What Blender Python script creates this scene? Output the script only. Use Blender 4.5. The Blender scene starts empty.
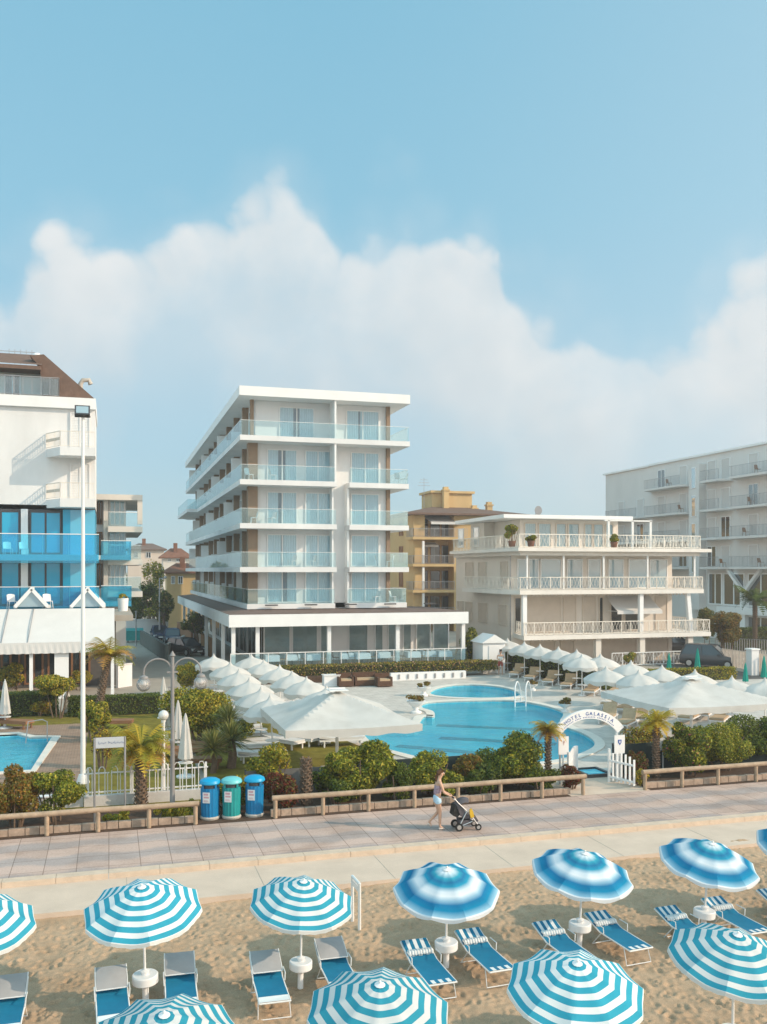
import bpy, math, random
import numpy as np
from mathutils import Vector, Matrix
R = math.radians
sc = bpy.context.scene
C = sc.collection
random.seed(7)
# ---------------------------------------------------------------- camera model: x runs along the promenade, y inland, z up
F = 930.0; H = 7.3; Y0 = 570.0; TH = R(16.45); CT, ST = math.cos(TH), math.sin(TH)
def P(px, py, z=0.0):
    d = F*(H-z)/(py-Y0); X = (px-383.5)*d/F
    return Vector((X*CT+d*ST, -X*ST+d*CT, z))
def onv(px, v):
    t = (px-383.5)/F
    return (v*ST+t*v*CT)/(CT-t*ST)
def onu(px, u):
    t = (px-383.5)/F
    return (u*CT-t*u*ST)/(ST+t*CT)
def zat(py, u, v):
    return H-(py-Y0)*(u*ST+v*CT)/F
# ---------------------------------------------------------------- mesh builder
class MB:
    def __init__(s): s.v = []; s.f = []; s.m = []; s.mi = 0
    def add(s, vs, fs):
        n = len(s.v); s.v += [tuple(p) for p in vs]
        for f in fs: s.f.append([i+n for i in f]); s.m.append(s.mi)
        return s
    def box(s, x0, x1, y0, y1, z0, z1):
        vs = [(x0,y0,z0),(x1,y0,z0),(x1,y1,z0),(x0,y1,z0),(x0,y0,z1),(x1,y0,z1),(x1,y1,z1),(x0,y1,z1)]
        return s.add(vs, [(3,2,1,0),(4,5,6,7),(0,1,5,4),(1,2,6,5),(2,3,7,6),(3,0,4,7)])
    def obox(s, c, h, M=None):
        M = M or Matrix()
        vs = [M @ Vector((sx*h[0], sy*h[1], sz*h[2])) + Vector(c) for sz in (-1,1) for sx, sy in ((-1,-1),(1,-1),(1,1),(-1,1))]
        return s.add(vs, [(3,2,1,0),(4,5,6,7),(0,1,5,4),(1,2,6,5),(2,3,7,6),(3,0,4,7)])
    def bar(s, p0, p1, w, h=None, up=(0,0,1)):
        p0, p1 = Vector(p0), Vector(p1); h = h or w; d = p1-p0
        if d.length < 1e-6: return s
        z = d.normalized(); x = z.cross(Vector(up))
        if x.length < 1e-4: x = Vector((1,0,0))
        x.normalize(); y = x.cross(z)
        vs = [p + x*(a*w/2) + y*(b*h/2) for p in (p0,p1) for a, b in ((-1,-1),(1,-1),(1,1),(-1,1))]
        return s.add(vs, [(3,2,1,0),(4,5,6,7),(0,1,5,4),(1,2,6,5),(2,3,7,6),(3,0,4,7)])
    def tube(s, pts, r, n=8, r1=None, caps=True):
        pts = [Vector(p) for p in pts]; m = len(pts); vs = []; prev = None
        for i, p in enumerate(pts):
            t = (pts[min(i+1,m-1)]-pts[max(i-1,0)]).normalized()
            if prev is None:
                x = t.cross(Vector((0,0,1)))
                if x.length < 1e-3: x = Vector((1,0,0))
            else: x = prev - t*prev.dot(t)
            x.normalize(); prev = x; y = t.cross(x)
            rr = r if r1 is None else r+(r1-r)*i/(m-1)
            if callable(r): rr = r(i/(m-1))
            for k in range(n):
                a = 2*math.pi*k/n; vs.append(p + x*(math.cos(a)*rr) + y*(math.sin(a)*rr))
        fs = [(i*n+k, i*n+(k+1)%n, (i+1)*n+(k+1)%n, (i+1)*n+k) for i in range(m-1) for k in range(n)]
        if caps: fs += [tuple(range(n))[::-1], tuple((m-1)*n+k for k in range(n))]
        return s.add(vs, fs)
    def lathe(s, prof, n=16, c=(0,0,0), caps=True):
        vs = [(c[0]+r*math.cos(2*math.pi*k/n), c[1]+r*math.sin(2*math.pi*k/n), c[2]+z) for r, z in prof for k in range(n)]
        m = len(prof)
        fs = [(i*n+k, i*n+(k+1)%n, (i+1)*n+(k+1)%n, (i+1)*n+k) for i in range(m-1) for k in range(n)]
        if caps: fs += [tuple(range(n))[::-1], tuple((m-1)*n+k for k in range(n))]
        return s.add(vs, fs)
    def prism(s, poly, z0, z1):
        n = len(poly); vs = [(p[0],p[1],z0) for p in poly]+[(p[0],p[1],z1) for p in poly]
        return s.add(vs, [tuple(range(n))[::-1], tuple(range(n,2*n))]+[(i,(i+1)%n,n+(i+1)%n,n+i) for i in range(n)])
    def prism_y(s, poly, y0, y1):           # poly in (x,z)
        n = len(poly); vs = [(p[0],y0,p[1]) for p in poly]+[(p[0],y1,p[1]) for p in poly]
        return s.add(vs, [tuple(range(n)), tuple(range(n,2*n))[::-1]]+[((i+1)%n,i,n+i,n+(i+1)%n) for i in range(n)])
    def prism_x(s, poly, x0, x1):           # poly in (y,z)
        n = len(poly); vs = [(x0,p[0],p[1]) for p in poly]+[(x1,p[0],p[1]) for p in poly]
        return s.add(vs, [tuple(range(n))[::-1], tuple(range(n,2*n))]+[(i,(i+1)%n,n+(i+1)%n,n+i) for i in range(n)])
    def quad(s, a, b, c, d): return s.add([a,b,c,d], [(0,1,2,3)])
    def ball(s, c, r, n=10, m=6, sz=1.0):
        return s.lathe([(max(1e-3, r*math.sin(math.pi*i/m)), -r*sz*math.cos(math.pi*i/m)) for i in range(m+1)], n, c, caps=False)
    def build(s, name, mat, parent=None, smooth=False, tri=False):
        me = bpy.data.meshes.new(name)
        o = Vector(parent_world(parent)) if parent else Vector((0,0,0))
        me.from_pydata([(p[0]-o.x, p[1]-o.y, p[2]-o.z) for p in s.v], [], s.f)
        for mm in (mat if isinstance(mat, (list,tuple)) else [mat]): me.materials.append(mm)
        if any(s.m): me.polygons.foreach_set('material_index', s.m)
        if smooth:
            me.polygons.foreach_set('use_smooth', [True]*len(me.polygons))
            if smooth is not True:
                try: me.set_sharp_from_angle(angle=R(smooth))
                except Exception: pass
        me.update()
        ob = bpy.data.objects.new(name, me); C.objects.link(ob)
        if parent: ob.parent = parent
        return ob
def parent_world(o):
    p = Vector((0,0,0))
    while o is not None: p += o.location; o = o.parent
    return p
def tag(o, label=None, cat=None, group=None, kind=None):
    if label: o['label'] = label
    if cat: o['category'] = cat
    if group: o['group'] = group
    if kind: o['kind'] = kind
    return o
def thing(name, label, cat, loc=(0,0,0), group=None, rz=0):
    o = bpy.data.objects.new(name, None); C.objects.link(o); o.location = loc; o.rotation_euler = (0,0,rz)
    o.empty_display_size = .2
    return tag(o, label, cat, group)
def dup(root, loc, rz=0, label=None, group=None, scale=None, tilt=None):
    def cp(o, par):
        c = o.copy(); C.objects.link(c)
        if par: c.parent = par
        for ch in KIDS.get(o.name, None) or list(o.children): cp(ch, c)
        return c
    r = cp(root, None); r.location = loc; r.rotation_euler = (tilt[0], tilt[1], rz) if tilt else (0,0,rz)
    if label: r['label'] = label
    if group: r['group'] = group
    if scale: r.scale = (scale,)*3 if not isinstance(scale, tuple) else scale
    return r
KIDS = {}
class Proto:                                  # first use moves the original, later uses copy it
    def __init__(s, root): s.root = root; s.used = False
    def put(s, loc, rz=0, label=None, group=None, scale=None, tilt=None):
        if s.used: return dup(s.root, loc, rz, label, group, scale, tilt)
        s.used = True; r = s.root; r.location = loc; r.rotation_euler = (tilt[0], tilt[1], rz) if tilt else (0,0,rz)
        if label: r['label'] = label
        if group: r['group'] = group
        if scale: r.scale = (scale,)*3 if not isinstance(scale, tuple) else scale
        return r
ORD = ['first','second','third','fourth','fifth','sixth','seventh','eighth','ninth','tenth','eleventh','twelfth','thirteenth','fourteenth','fifteenth','sixteenth','seventeenth','eighteenth','nineteenth','twentieth']
# ---------------------------------------------------------------- materials
def newmat(name):
    m = bpy.data.materials.new(name); m.use_nodes = True; nt = m.node_tree
    return m, nt, nt.nodes['Principled BSDF']
def N(nt, t, **kw):
    n = nt.nodes.new(t)
    for k, v in kw.items():
        if k in n.inputs: n.inputs[k].default_value = v
        else: setattr(n, k, v)
    return n
def mat(name, col, rough=.7, var=.12, scale=1.5, bump=0, bscale=30, spec=.3, metal=0, streak=0):
    m, nt, b = newmat(name); L = nt.links.new
    geo = N(nt, 'ShaderNodeNewGeometry')
    b.inputs['Roughness'].default_value = rough; b.inputs['Specular IOR Level'].default_value = spec; b.inputs['Metallic'].default_value = metal
    if var > 0:
        n = N(nt, 'ShaderNodeTexNoise', Scale=scale, Detail=6.0, Roughness=.62)
        if streak:
            mp = N(nt, 'ShaderNodeMapping'); mp.inputs['Scale'].default_value = (1,1,streak); L(geo.outputs['Position'], mp.inputs[0]); L(mp.outputs[0], n.inputs['Vector'])
        else: L(geo.outputs['Position'], n.inputs['Vector'])
        r = N(nt, 'ShaderNodeValToRGB'); e = r.color_ramp.elements
        e[0].position = .3; e[1].position = .7
        e[0].color = tuple(c*(1-var) for c in col)+(1,); e[1].color = tuple(min(1,c*(1+var*.6)) for c in col)+(1,)
        L(n.outputs[0], r.inputs[0]); L(r.outputs[0], b.inputs['Base Color'])
    else: b.inputs['Base Color'].default_value = tuple(col)+(1,)
    if bump:
        n2 = N(nt, 'ShaderNodeTexNoise', Scale=bscale, Detail=4.0); L(geo.outputs['Position'], n2.inputs['Vector'])
        bp = N(nt, 'ShaderNodeBump', Strength=bump, Distance=.02); L(n2.outputs[0], bp.inputs['Height']); L(bp.outputs[0], b.inputs['Normal'])
    return m
def glass(name, tint, refl=.12, haze=.12, hcol=None, rough=.03, fk=.8):
    m = bpy.data.materials.new(name); m.use_nodes = True; nt = m.node_tree; nt.nodes.clear(); L = nt.links.new
    out = N(nt, 'ShaderNodeOutputMaterial'); tr = N(nt, 'ShaderNodeBsdfTransparent', Color=tuple(tint)+(1,))
    df = N(nt, 'ShaderNodeBsdfDiffuse', Color=tuple(hcol or tint)+(1,)); gl = N(nt, 'ShaderNodeBsdfGlossy', Roughness=rough)
    m1 = N(nt, 'ShaderNodeMixShader', Fac=haze); L(tr.outputs[0], m1.inputs[1]); L(df.outputs[0], m1.inputs[2])
    lw = N(nt, 'ShaderNodeFresnel', IOR=1.45); ma = N(nt, 'ShaderNodeMath', operation='MULTIPLY_ADD'); ma.inputs[1].default_value = fk; ma.inputs[2].default_value = refl
    L(lw.outputs[0], ma.inputs[0]); m2 = N(nt, 'ShaderNodeMixShader'); L(ma.outputs[0], m2.inputs[0]); L(m1.outputs[0], m2.inputs[1]); L(gl.outputs[0], m2.inputs[2])
    L(m2.outputs[0], out.inputs[0]); return m
M = {}
M['white'] = mat('white_render', (.70,.695,.69), .75, .12, .45, bump=.15, streak=.3)
M['white2'] = mat('white_trim', (.77,.765,.755), .6, .05, .8)
M['whitemetal'] = mat('white_metal', (.74,.73,.71), .4, .05, 3, spec=.4)
M['cream'] = mat('cream_render', (.66,.60,.535), .8, .09, .5, bump=.2, streak=.3)
M['creamwall'] = mat('beige_render', (.60,.50,.42), .85, .1, .4, bump=.2, streak=.3)
M['ochre'] = mat('ochre_render', (.56,.39,.19), .85, .13, .4, bump=.2, streak=.3)
M['greywall'] = mat('pale_grey_render', (.64,.615,.59), .85, .08, .3, bump=.2, streak=.3)
M['creamslab'] = mat('cream_slab', (.72,.675,.62), .7, .1, .6, streak=.4)
M['creammetal'] = mat('cream_metal', (.74,.68,.60), .5, .06, 3)
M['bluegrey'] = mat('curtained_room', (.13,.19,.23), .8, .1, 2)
M['room'] = mat('lit_room_tone', (.50,.46,.41), .8, .2, .8)  # pale sheet colour stands in for light inside the dim restaurant
M['bluedark'] = mat('blue_interior', (.0,.12,.22), .7, .1, 2)
M['brownclad'] = mat('brown_cladding', (.27,.185,.125), .7, .15, 2)
M['roofbrown'] = mat('brown_shingle', (.16,.10,.075), .9, .2, 3, bump=.6, bscale=12)
M['roofgrey'] = mat('roof_grey_brown', (.17,.12,.10), .9, .2, 2, bump=.6, bscale=12)
M['terracotta'] = mat('terracotta_tile', (.21,.10,.065), .9, .25, 2, bump=.6, bscale=12)
M['concrete'] = mat('concrete', (.45,.41,.36), .9, .12, 1.2, bump=.3)
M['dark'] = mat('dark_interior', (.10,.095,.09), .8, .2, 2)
M['darkmetal'] = mat('dark_metal', (.05,.05,.055), .45, .1, 4, spec=.5)
M['greymetal'] = mat('grey_metal', (.35,.35,.36), .4, .1, 4, spec=.5, metal=.6)
M['wood'] = mat('weathered_wood', (.40,.29,.20), .8, .28, 5, bump=.5, bscale=25)
M['woodbrown'] = mat('brown_wood', (.26,.13,.065), .7, .2, 4)
M['shutter'] = mat('beige_shutter', (.60,.52,.44), .8, .06, 2)
M['curtain'] = mat('curtain_cloth', (.64,.70,.72), .9, .06, 3)
M['fabric'] = mat('white_canvas', (.60,.585,.565), .85, .05, 1.2)
M['tan'] = mat('tan_weave', (.46,.33,.21), .9, .15, 8)
M['plastic'] = mat('white_plastic', (.75,.74,.73), .4, .03, 3, spec=.45)
M['blueglass'] = glass('blue_tinted_glass', (.02,.40,.62), .03, .93, (.0,.36,.58), fk=.5)
M['blueglass2'] = glass('pale_blue_glass', (.22,.66,.86), .05, .8, (.08,.48,.72), fk=.5)
M['bluerail'] = glass('blue_rail_glass', (.45,.88,1.0), .02, .18, (.05,.48,.72), fk=.4)
M['clearglass'] = glass('aqua_clear_glass', (.86,.95,.97), .025, .06, (.55,.76,.80), fk=.4)
M['pane'] = glass('window_glass', (.76,.91,.97), .06, .05, (.4,.62,.72), fk=.6)
M['skypane'] = glass('sky_painted_glass', (.45,.6,.66), .10, .65, (.42,.58,.66), fk=.5)  # blue of the reflected sky is put into the diffuse colour
M['darkpane'] = glass('dark_window_glass', (.35,.38,.40), .06, .2, (.08,.10,.11), fk=.3)
# ================================================================ THE SETTING
from mathutils.geometry import tessellate_polygon
def smooth_loop(pts, n=6):
    out = []; m = len(pts)
    for i in range(m):
        p0, p1, p2, p3 = (Vector(pts[(i+k-1) % m]) for k in range(4))
        for j in range(n):
            t = j/n
            out.append(.5*((2*p1)+(p2-p0)*t+(2*p0-5*p1+4*p2-p3)*t*t+(3*p1-p0-3*p2+p3)*t**3))
    return out
def sheet(name, loops, z, m, kind='structure'):
    lp = [[Vector((p[0], p[1], 0)) for p in l] for l in loops]
    tris = tessellate_polygon(lp); vs = [p for l in lp for p in l]
    b = MB()
    fs = []
    for t in tris:
        a, c, d = (vs[i] for i in t)
        t = tuple(t) if (c-a).cross(d-a).z > 0 else tuple(t)[::-1]
        fs.append(t)
    b.add([(p.x, p.y, z) for p in vs], fs)
    o = b.build(name, m); return tag(o, kind=kind)
def rect(u0, u1, v0, v1): return [(u0,v0),(u1,v0),(u1,v1),(u0,v1)]
# ---- materials of the ground
def mat_ground(): return mat('ground_paving', (.40,.35,.29), .9, .18, .35, bump=.3, bscale=6)
def mat_sand():
    m, nt, b = newmat('beach_sand'); L = nt.links.new; geo = N(nt, 'ShaderNodeNewGeometry')
    b.inputs['Roughness'].default_value = .95; b.inputs['Specular IOR Level'].default_value = .1
    n = N(nt, 'ShaderNodeTexNoise', Scale=1.1, Detail=8.0, Roughness=.7); L(geo.outputs['Position'], n.inputs['Vector'])
    r = N(nt, 'ShaderNodeValToRGB'); e = r.color_ramp.elements
    e[0].position = .3; e[0].color = (.36,.24,.15,1); e[1].position = .72; e[1].color = (.51,.36,.24,1)
    L(n.outputs[0], r.inputs[0])
    n3 = N(nt, 'ShaderNodeTexNoise', Scale=55.0, Detail=3.0); L(geo.outputs['Position'], n3.inputs['Vector'])
    mx = N(nt, 'ShaderNodeMixRGB', blend_type='OVERLAY'); mx.inputs[0].default_value = .45; L(r.outputs[0], mx.inputs[1]); L(n3.outputs[0], mx.inputs[2])
    L(mx.outputs[0], b.inputs['Base Color'])
    bp = N(nt, 'ShaderNodeBump', Strength=.5, Distance=.015); L(n3.outputs[0], bp.inputs['Height']); L(bp.outputs[0], b.inputs['Normal'])
    return m
def mat_pavers():
    m, nt, b = newmat('promenade_pavers'); L = nt.links.new; geo = N(nt, 'ShaderNodeNewGeometry')
    b.inputs['Roughness'].default_value = .85; b.inputs['Specular IOR Level'].default_value = .2
    sp = N(nt, 'ShaderNodeSeparateXYZ'); L(geo.outputs['Position'], sp.inputs[0])
    # pink and grey wavy bands
    sw = N(nt, 'ShaderNodeMath', operation='SINE'); k = N(nt, 'ShaderNodeMath', operation='MULTIPLY'); k.inputs[1].default_value = 3.6; L(sp.outputs[0], k.inputs[0]); L(k.outputs[0], sw.inputs[0])
    aa = N(nt, 'ShaderNodeMath', operation='MULTIPLY_ADD'); aa.inputs[1].default_value = .09; L(sw.outputs[0], aa.inputs[0]); L(sp.outputs[1], aa.inputs[2])
    kk = N(nt, 'ShaderNodeMath', operation='MULTIPLY'); kk.inputs[1].default_value = 6.28/1.32; L(aa.outputs[0], kk.inputs[0])
    sv = N(nt, 'ShaderNodeMath', operation='SINE'); L(kk.outputs[0], sv.inputs[0])
    no = N(nt, 'ShaderNodeTexNoise', Scale=.8, Detail=5.0); L(geo.outputs['Position'], no.inputs['Vector'])
    ad = N(nt, 'ShaderNodeMath', operation='MULTIPLY_ADD'); ad.inputs[1].default_value = 2.4; L(no.outputs[0], ad.inputs[0]); ad2 = N(nt, 'ShaderNodeMath', operation='ADD'); L(sv.outputs[0], ad2.inputs[0]); L(ad.outputs[0], ad2.inputs[1]); ad.inputs[2].default_value = -1.2
    r = N(nt, 'ShaderNodeValToRGB'); e = r.color_ramp.elements; e[0].position = .0; e[1].position = 1
    mr = N(nt, 'ShaderNodeMapRange'); mr.inputs[1].default_value = -1.2; mr.inputs[2].default_value = 1.2; L(ad2.outputs[0], mr.inputs[0]); L(mr.outputs[0], r.inputs[0])
    e[0].position = .3; e[1].position = .7
    e[0].color = (.41,.34,.315,1); e[1].color = (.56,.41,.345,1)
    # slab joints and a slightly different tone per slab
    br = N(nt, 'ShaderNodeTexBrick', Scale=1.0); br.offset = 0; br.inputs['Brick Width'].default_value = .76; br.inputs['Row Height'].default_value = .92
    br.inputs['Mortar Size'].default_value = .011; br.inputs['Mortar Smooth'].default_value = .3; br.inputs['Color1'].default_value = (1,1,1,1); br.inputs['Color2'].default_value = (.86,.86,.86,1); br.inputs['Mortar'].default_value = (.42,.38,.36,1)
    L(geo.outputs['Position'], br.inputs['Vector'])
    mx = N(nt, 'ShaderNodeMixRGB', blend_type='MULTIPLY'); mx.inputs[0].default_value = .9; L(r.outputs[0], mx.inputs[1]); L(br.outputs[0], mx.inputs[2])
    n2 = N(nt, 'ShaderNodeTexNoise', Scale=18.0, Detail=5.0); L(geo.outputs['Position'], n2.inputs['Vector'])
    ov = N(nt, 'ShaderNodeMixRGB', blend_type='OVERLAY'); ov.inputs[0].default_value = .25; L(mx.outputs[0], ov.inputs[1]); L(n2.outputs[0], ov.inputs[2])
    n4 = N(nt, 'ShaderNodeTexNoise', Scale=.55, Detail=8.0, Roughness=.65); L(geo.outputs['Position'], n4.inputs['Vector'])
    st_ = N(nt, 'ShaderNodeValToRGB'); L(n4.outputs[0], st_.inputs[0]); st_.color_ramp.elements[0].position = .36; st_.color_ramp.elements[0].color = (.80,.77,.74,1); st_.color_ramp.elements[1].position = .56; st_.color_ramp.elements[1].color = (1,1,1,1)
    dm = N(nt, 'ShaderNodeMixRGB', blend_type='MULTIPLY'); dm.inputs[0].default_value = 1; L(ov.outputs[0], dm.inputs[1]); L(st_.outputs[0], dm.inputs[2]); L(dm.outputs[0], b.inputs['Base Color'])
    return m
def mat_lawn():
    m = mat('lawn_grass', (.20,.165,.03), .95, .35, 2.2, bump=.9, bscale=60, spec=.1); return m
def mat_tiles(name, c1, c2, mort, w, h, ms=.012, rot=0, off=.5):
    m, nt, b = newmat(name); L = nt.links.new; geo = N(nt, 'ShaderNodeNewGeometry')
    b.inputs['Roughness'].default_value = .8; b.inputs['Specular IOR Level'].default_value = .25
    mp = N(nt, 'ShaderNodeMapping'); mp.inputs['Rotation'].default_value = (0,0,rot); L(geo.outputs['Position'], mp.inputs[0])
    br = N(nt, 'ShaderNodeTexBrick', Scale=1.0); br.offset = off; br.inputs['Brick Width'].default_value = w; br.inputs['Row Height'].default_value = h
    br.inputs['Mortar Size'].default_value = ms; br.inputs['Color1'].default_value = c1+(1,); br.inputs['Color2'].default_value = c2+(1,); br.inputs['Mortar'].default_value = mort+(1,)
    L(mp.outputs[0], br.inputs['Vector'])
    n = N(nt, 'ShaderNodeTexNoise', Scale=1.3, Detail=6.0); L(geo.outputs['Position'], n.inputs['Vector'])
    ov = N(nt, 'ShaderNodeMixRGB', blend_type='OVERLAY'); ov.inputs[0].default_value = .3; L(br.outputs[0], ov.inputs[1]); L(n.outputs[0], ov.inputs[2]); L(ov.outputs[0], b.inputs['Base Color'])
    return m
M['sand'] = mat_sand(); M['lawn'] = mat_lawn(); M['ground'] = mat_ground()
M['deck'] = mat_tiles('pool_deck_tiles', (.50,.46,.41), (.55,.50,.45), (.36,.33,.30), .6, .6)
M['brickpave'] = mat_tiles('brick_terrace', (.30,.19,.13), (.36,.24,.17), (.18,.13,.10), .22, .11, .012)
M['soil'] = mat('planting_soil', (.085,.05,.032), .95, .4, 6, bump=.9, bscale=30)
M['asphalt'] = mat('asphalt', (.10,.095,.09), .9, .2, 1.2, bump=.4, bscale=60)
M['lightpave'] = mat('light_paving', (.36,.32,.27), .9, .12, .8, bump=.2)
M['strip'] = mat('beach_strip_concrete', (.60,.475,.375), .9, .12, 1.0, bump=.3, bscale=40)
M['kerb'] = mat('kerb_stone', (.60,.47,.36), .9, .14, 3, bump=.4, bscale=25)
# ---- pools (outlines on the ground)
mainpts = [(422,708),(428,703),(470,701),(512,701),(540,705),(560,711),(563,716),(560,722),(567,728),(583,734),(594,742),(590,750),(560,760),(505,766),(455,766),(403,754),(382,748),(369,741),(365,733.5),(381,728.5),(414,727),(420,722),(424,717),(434,717),(433,712)]
MAIN = smooth_loop([P(*p) for p in mainpts], 4)
smallpts = [(432,691),(446,686.5),(470,685),(495,686.5),(512,690),(520,695.5),(508,697.8),(480,698.5),(450,697.5),(432,695)]
SMALL = smooth_loop([P(*p) for p in smallpts], 4)
pb = P(31,771); pt = P(43,733)
LEFTP = [(-14,pb.y),(pb.x,pb.y),(pb.x+.35,pt.y-1.2),(pb.x-.6,pt.y-1.1),(pb.x-1.2,pt.y),(-14,pt.y)]
sheet('ground', [rect(-900,1200,23.4,2500), MAIN, SMALL, LEFTP], -.02, M['ground'])
# beach: fine trampled sheet where the photo looks, a plain sheet round it
def beach():
    u0, u1, v0, v1, st = -9., 25., 10., 21.75, .036
    xs = np.arange(u0, u1, st); ys = np.arange(v0, v1, st); nx, ny = len(xs), len(ys)
    rng = np.random.default_rng(3); h = np.zeros((ny, nx))
    def vnoise(cell):
        gx, gy = int((u1-u0)/cell)+3, int((v1-v0)/cell)+3; g = rng.standard_normal((gy, gx))
        fx = (xs-u0)/cell; fy = (ys-v0)/cell; ix = fx.astype(int); iy = fy.astype(int); tx = fx-ix; ty = fy-iy
        tx = tx*tx*(3-2*tx); ty = ty*ty*(3-2*ty); a = g[np.ix_(iy,ix)]; b = g[np.ix_(iy,ix+1)]; c = g[np.ix_(iy+1,ix)]; d = g[np.ix_(iy+1,ix+1)]
        return (a*(1-tx)+b*tx)*(1-ty[:,None])+(c*(1-tx)+d*tx)*ty[:,None]
    for cell, amp in ((2.2,.03),(.8,.012),(.3,.006),(.12,.005),(.07,.005)): h += vnoise(cell)*amp
    for _ in range(12000):
        cx, cy = rng.uniform(u0,u1), rng.uniform(v0,v1); a = rng.uniform(0,np.pi); l = rng.uniform(.055,.115); w = l*rng.uniform(.4,.7); dp = rng.uniform(.014,.036)
        R_ = l*2.2; i0, i1 = np.searchsorted(xs,(cx-R_,cx+R_)); j0, j1 = np.searchsorted(ys,(cy-R_,cy+R_))
        if i1-i0 < 2 or j1-j0 < 2: continue
        X, Y = np.meshgrid(xs[i0:i1]-cx, ys[j0:j1]-cy); p = (X*np.cos(a)+Y*np.sin(a))/l; q = (-X*np.sin(a)+Y*np.cos(a))/w
        r2 = p*p+q*q; h[j0:j1,i0:i1] += -dp*np.exp(-r2*1.3)+dp*.45*np.exp(-(np.sqrt(r2)-1.45)**2*4)
    edge = np.clip((v1-.25-ys)/.8,0,1)[:,None]; h = h*(.35+.65*edge) - .25 + (.085+np.clip(vnoise(1.3)*.035+vnoise(.45)*.02,-.05,.07))*np.exp(-((ys-v1)/.42)**2)[:,None]
    X, Y = np.meshgrid(xs, ys); co = np.stack([X,Y,h],-1).reshape(-1,3).astype(np.float32)
    idx = np.arange(nx*ny).reshape(ny,nx); q = np.stack([idx[:-1,:-1],idx[:-1,1:],idx[1:,1:],idx[1:,:-1]],-1).reshape(-1)
    me = bpy.data.meshes.new('sand'); me.vertices.add(nx*ny); me.vertices.foreach_set('co', co.ravel()); nf = len(q)//4
    me.loops.add(nf*4); me.loops.foreach_set('vertex_index', q.astype(np.int32)); me.polygons.add(nf); me.polygons.foreach_set('loop_start', np.arange(0,nf*4,4,dtype=np.int32))
    me.polygons.foreach_set('use_smooth', [True]*nf); me.update(); me.materials.append(M['sand'])
    o = bpy.data.objects.new('sand', me); C.objects.link(o); tag(o, kind='structure')
    sheet('sand_beyond', [rect(-500,500,-40,21.5), rect(u0+.1,u1-.1,v0+.1,21.45)], -.26, M['sand'])
beach()
msea = mat('sea_water', (.03,.16,.20), .15, .1, .2, spec=.5)
sheet('sea', [rect(-2500,2500,-2500,-39)], -.4, msea)
b = MB(); b.box(-80,120,21.35,23.30,-.6,-.12); o = b.build('beach_path', M['strip']); tag(o, kind='structure')
jb = MB()
for i in range(-20, 40): jb.box(i*3.1+.4, i*3.1+.412, 21.36, 23.29, -.125, -.1165)
tag(jb.build('path_joints', M['ground']), kind='structure')
kb = MB()
x = -60.
while x < 90: kb.box(x, x+1.19, 23.30, 23.62, -.6, .012); x += 1.2
tag(kb.build('kerb', M['kerb']), kind='structure')
sheet('promenade', [rect(-80,120,23.62,27.02)], .004, mat_pavers())
# planting beds behind the rail, entrance path at the gate
sheet('soil_bed', [rect(-40,14.3,27.02,29.7)], .006, M['soil'])
sheet('soil_bed', [rect(17.2,60,27.02,29.7)], .006, M['soil'])
sheet('entrance_path', [rect(14.3,17.2,27.02,29.7)], .008, M['strip'])
# hotel pool deck with its two pools, lawns
DECK = [(10.2,29.7),(60,29.7),(60,47),(46,53),(29.5,64.5),(8,64.5),(8,48.5),(10.2,36)]
sheet('pool_deck', [DECK, MAIN, SMALL], .002, M['deck'])
sheet('lawn', [[(3.2,29.7),(10.2,29.7),(10.2,36),(8,48.5),(8,60),(3.6,60)]], .004, M['lawn'])
sheet('garden_lawn', [[(-2.55,29.72),(3.0,29.72),(3.4,50.5),(-14,50.5),(-14,46.5),(-.9,46.5),(-.9,30.2)]], .004, M['lawn'])
sheet('brick_terrace', [[(-14,30.0),(-.9,30.0),(-.9,46.5),(-14,46.5)], LEFTP], .003, M['brickpave'])
sheet('terrace_paving', [rect(-40,3.4,50.5,60)], .004, M['lightpave'])
sheet('street', [rect(2.2,7.2,52,190)], .006, M['lightpave'])
sheet('side_street', [[(38.5,53),(60,50),(80,62),(80,72),(47,66),(47,180),(41,180),(41,66)]], .006, M['asphalt'])
def basin(loop, name, z1, z0, m, rim=.0):
    b = MB(); n = len(loop); lo = [(p[0],p[1],z0) for p in loop]; hi = [(p[0],p[1],z1) for p in loop]
    b.add(lo+hi, [((i+1)%n, i, n+i, n+(i+1)%n) for i in range(n)])
    tr = tessellate_polygon([[Vector(p) for p in lo]]); b.add(lo, [tuple(t) for t in tr])
    return tag(b.build(name, m), kind='structure')
M['pooltile'] = mat_tiles('pool_tiles', (.10,.50,.64), (.13,.56,.68), (.20,.58,.68), .25, .25, .02, off=0)
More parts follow.
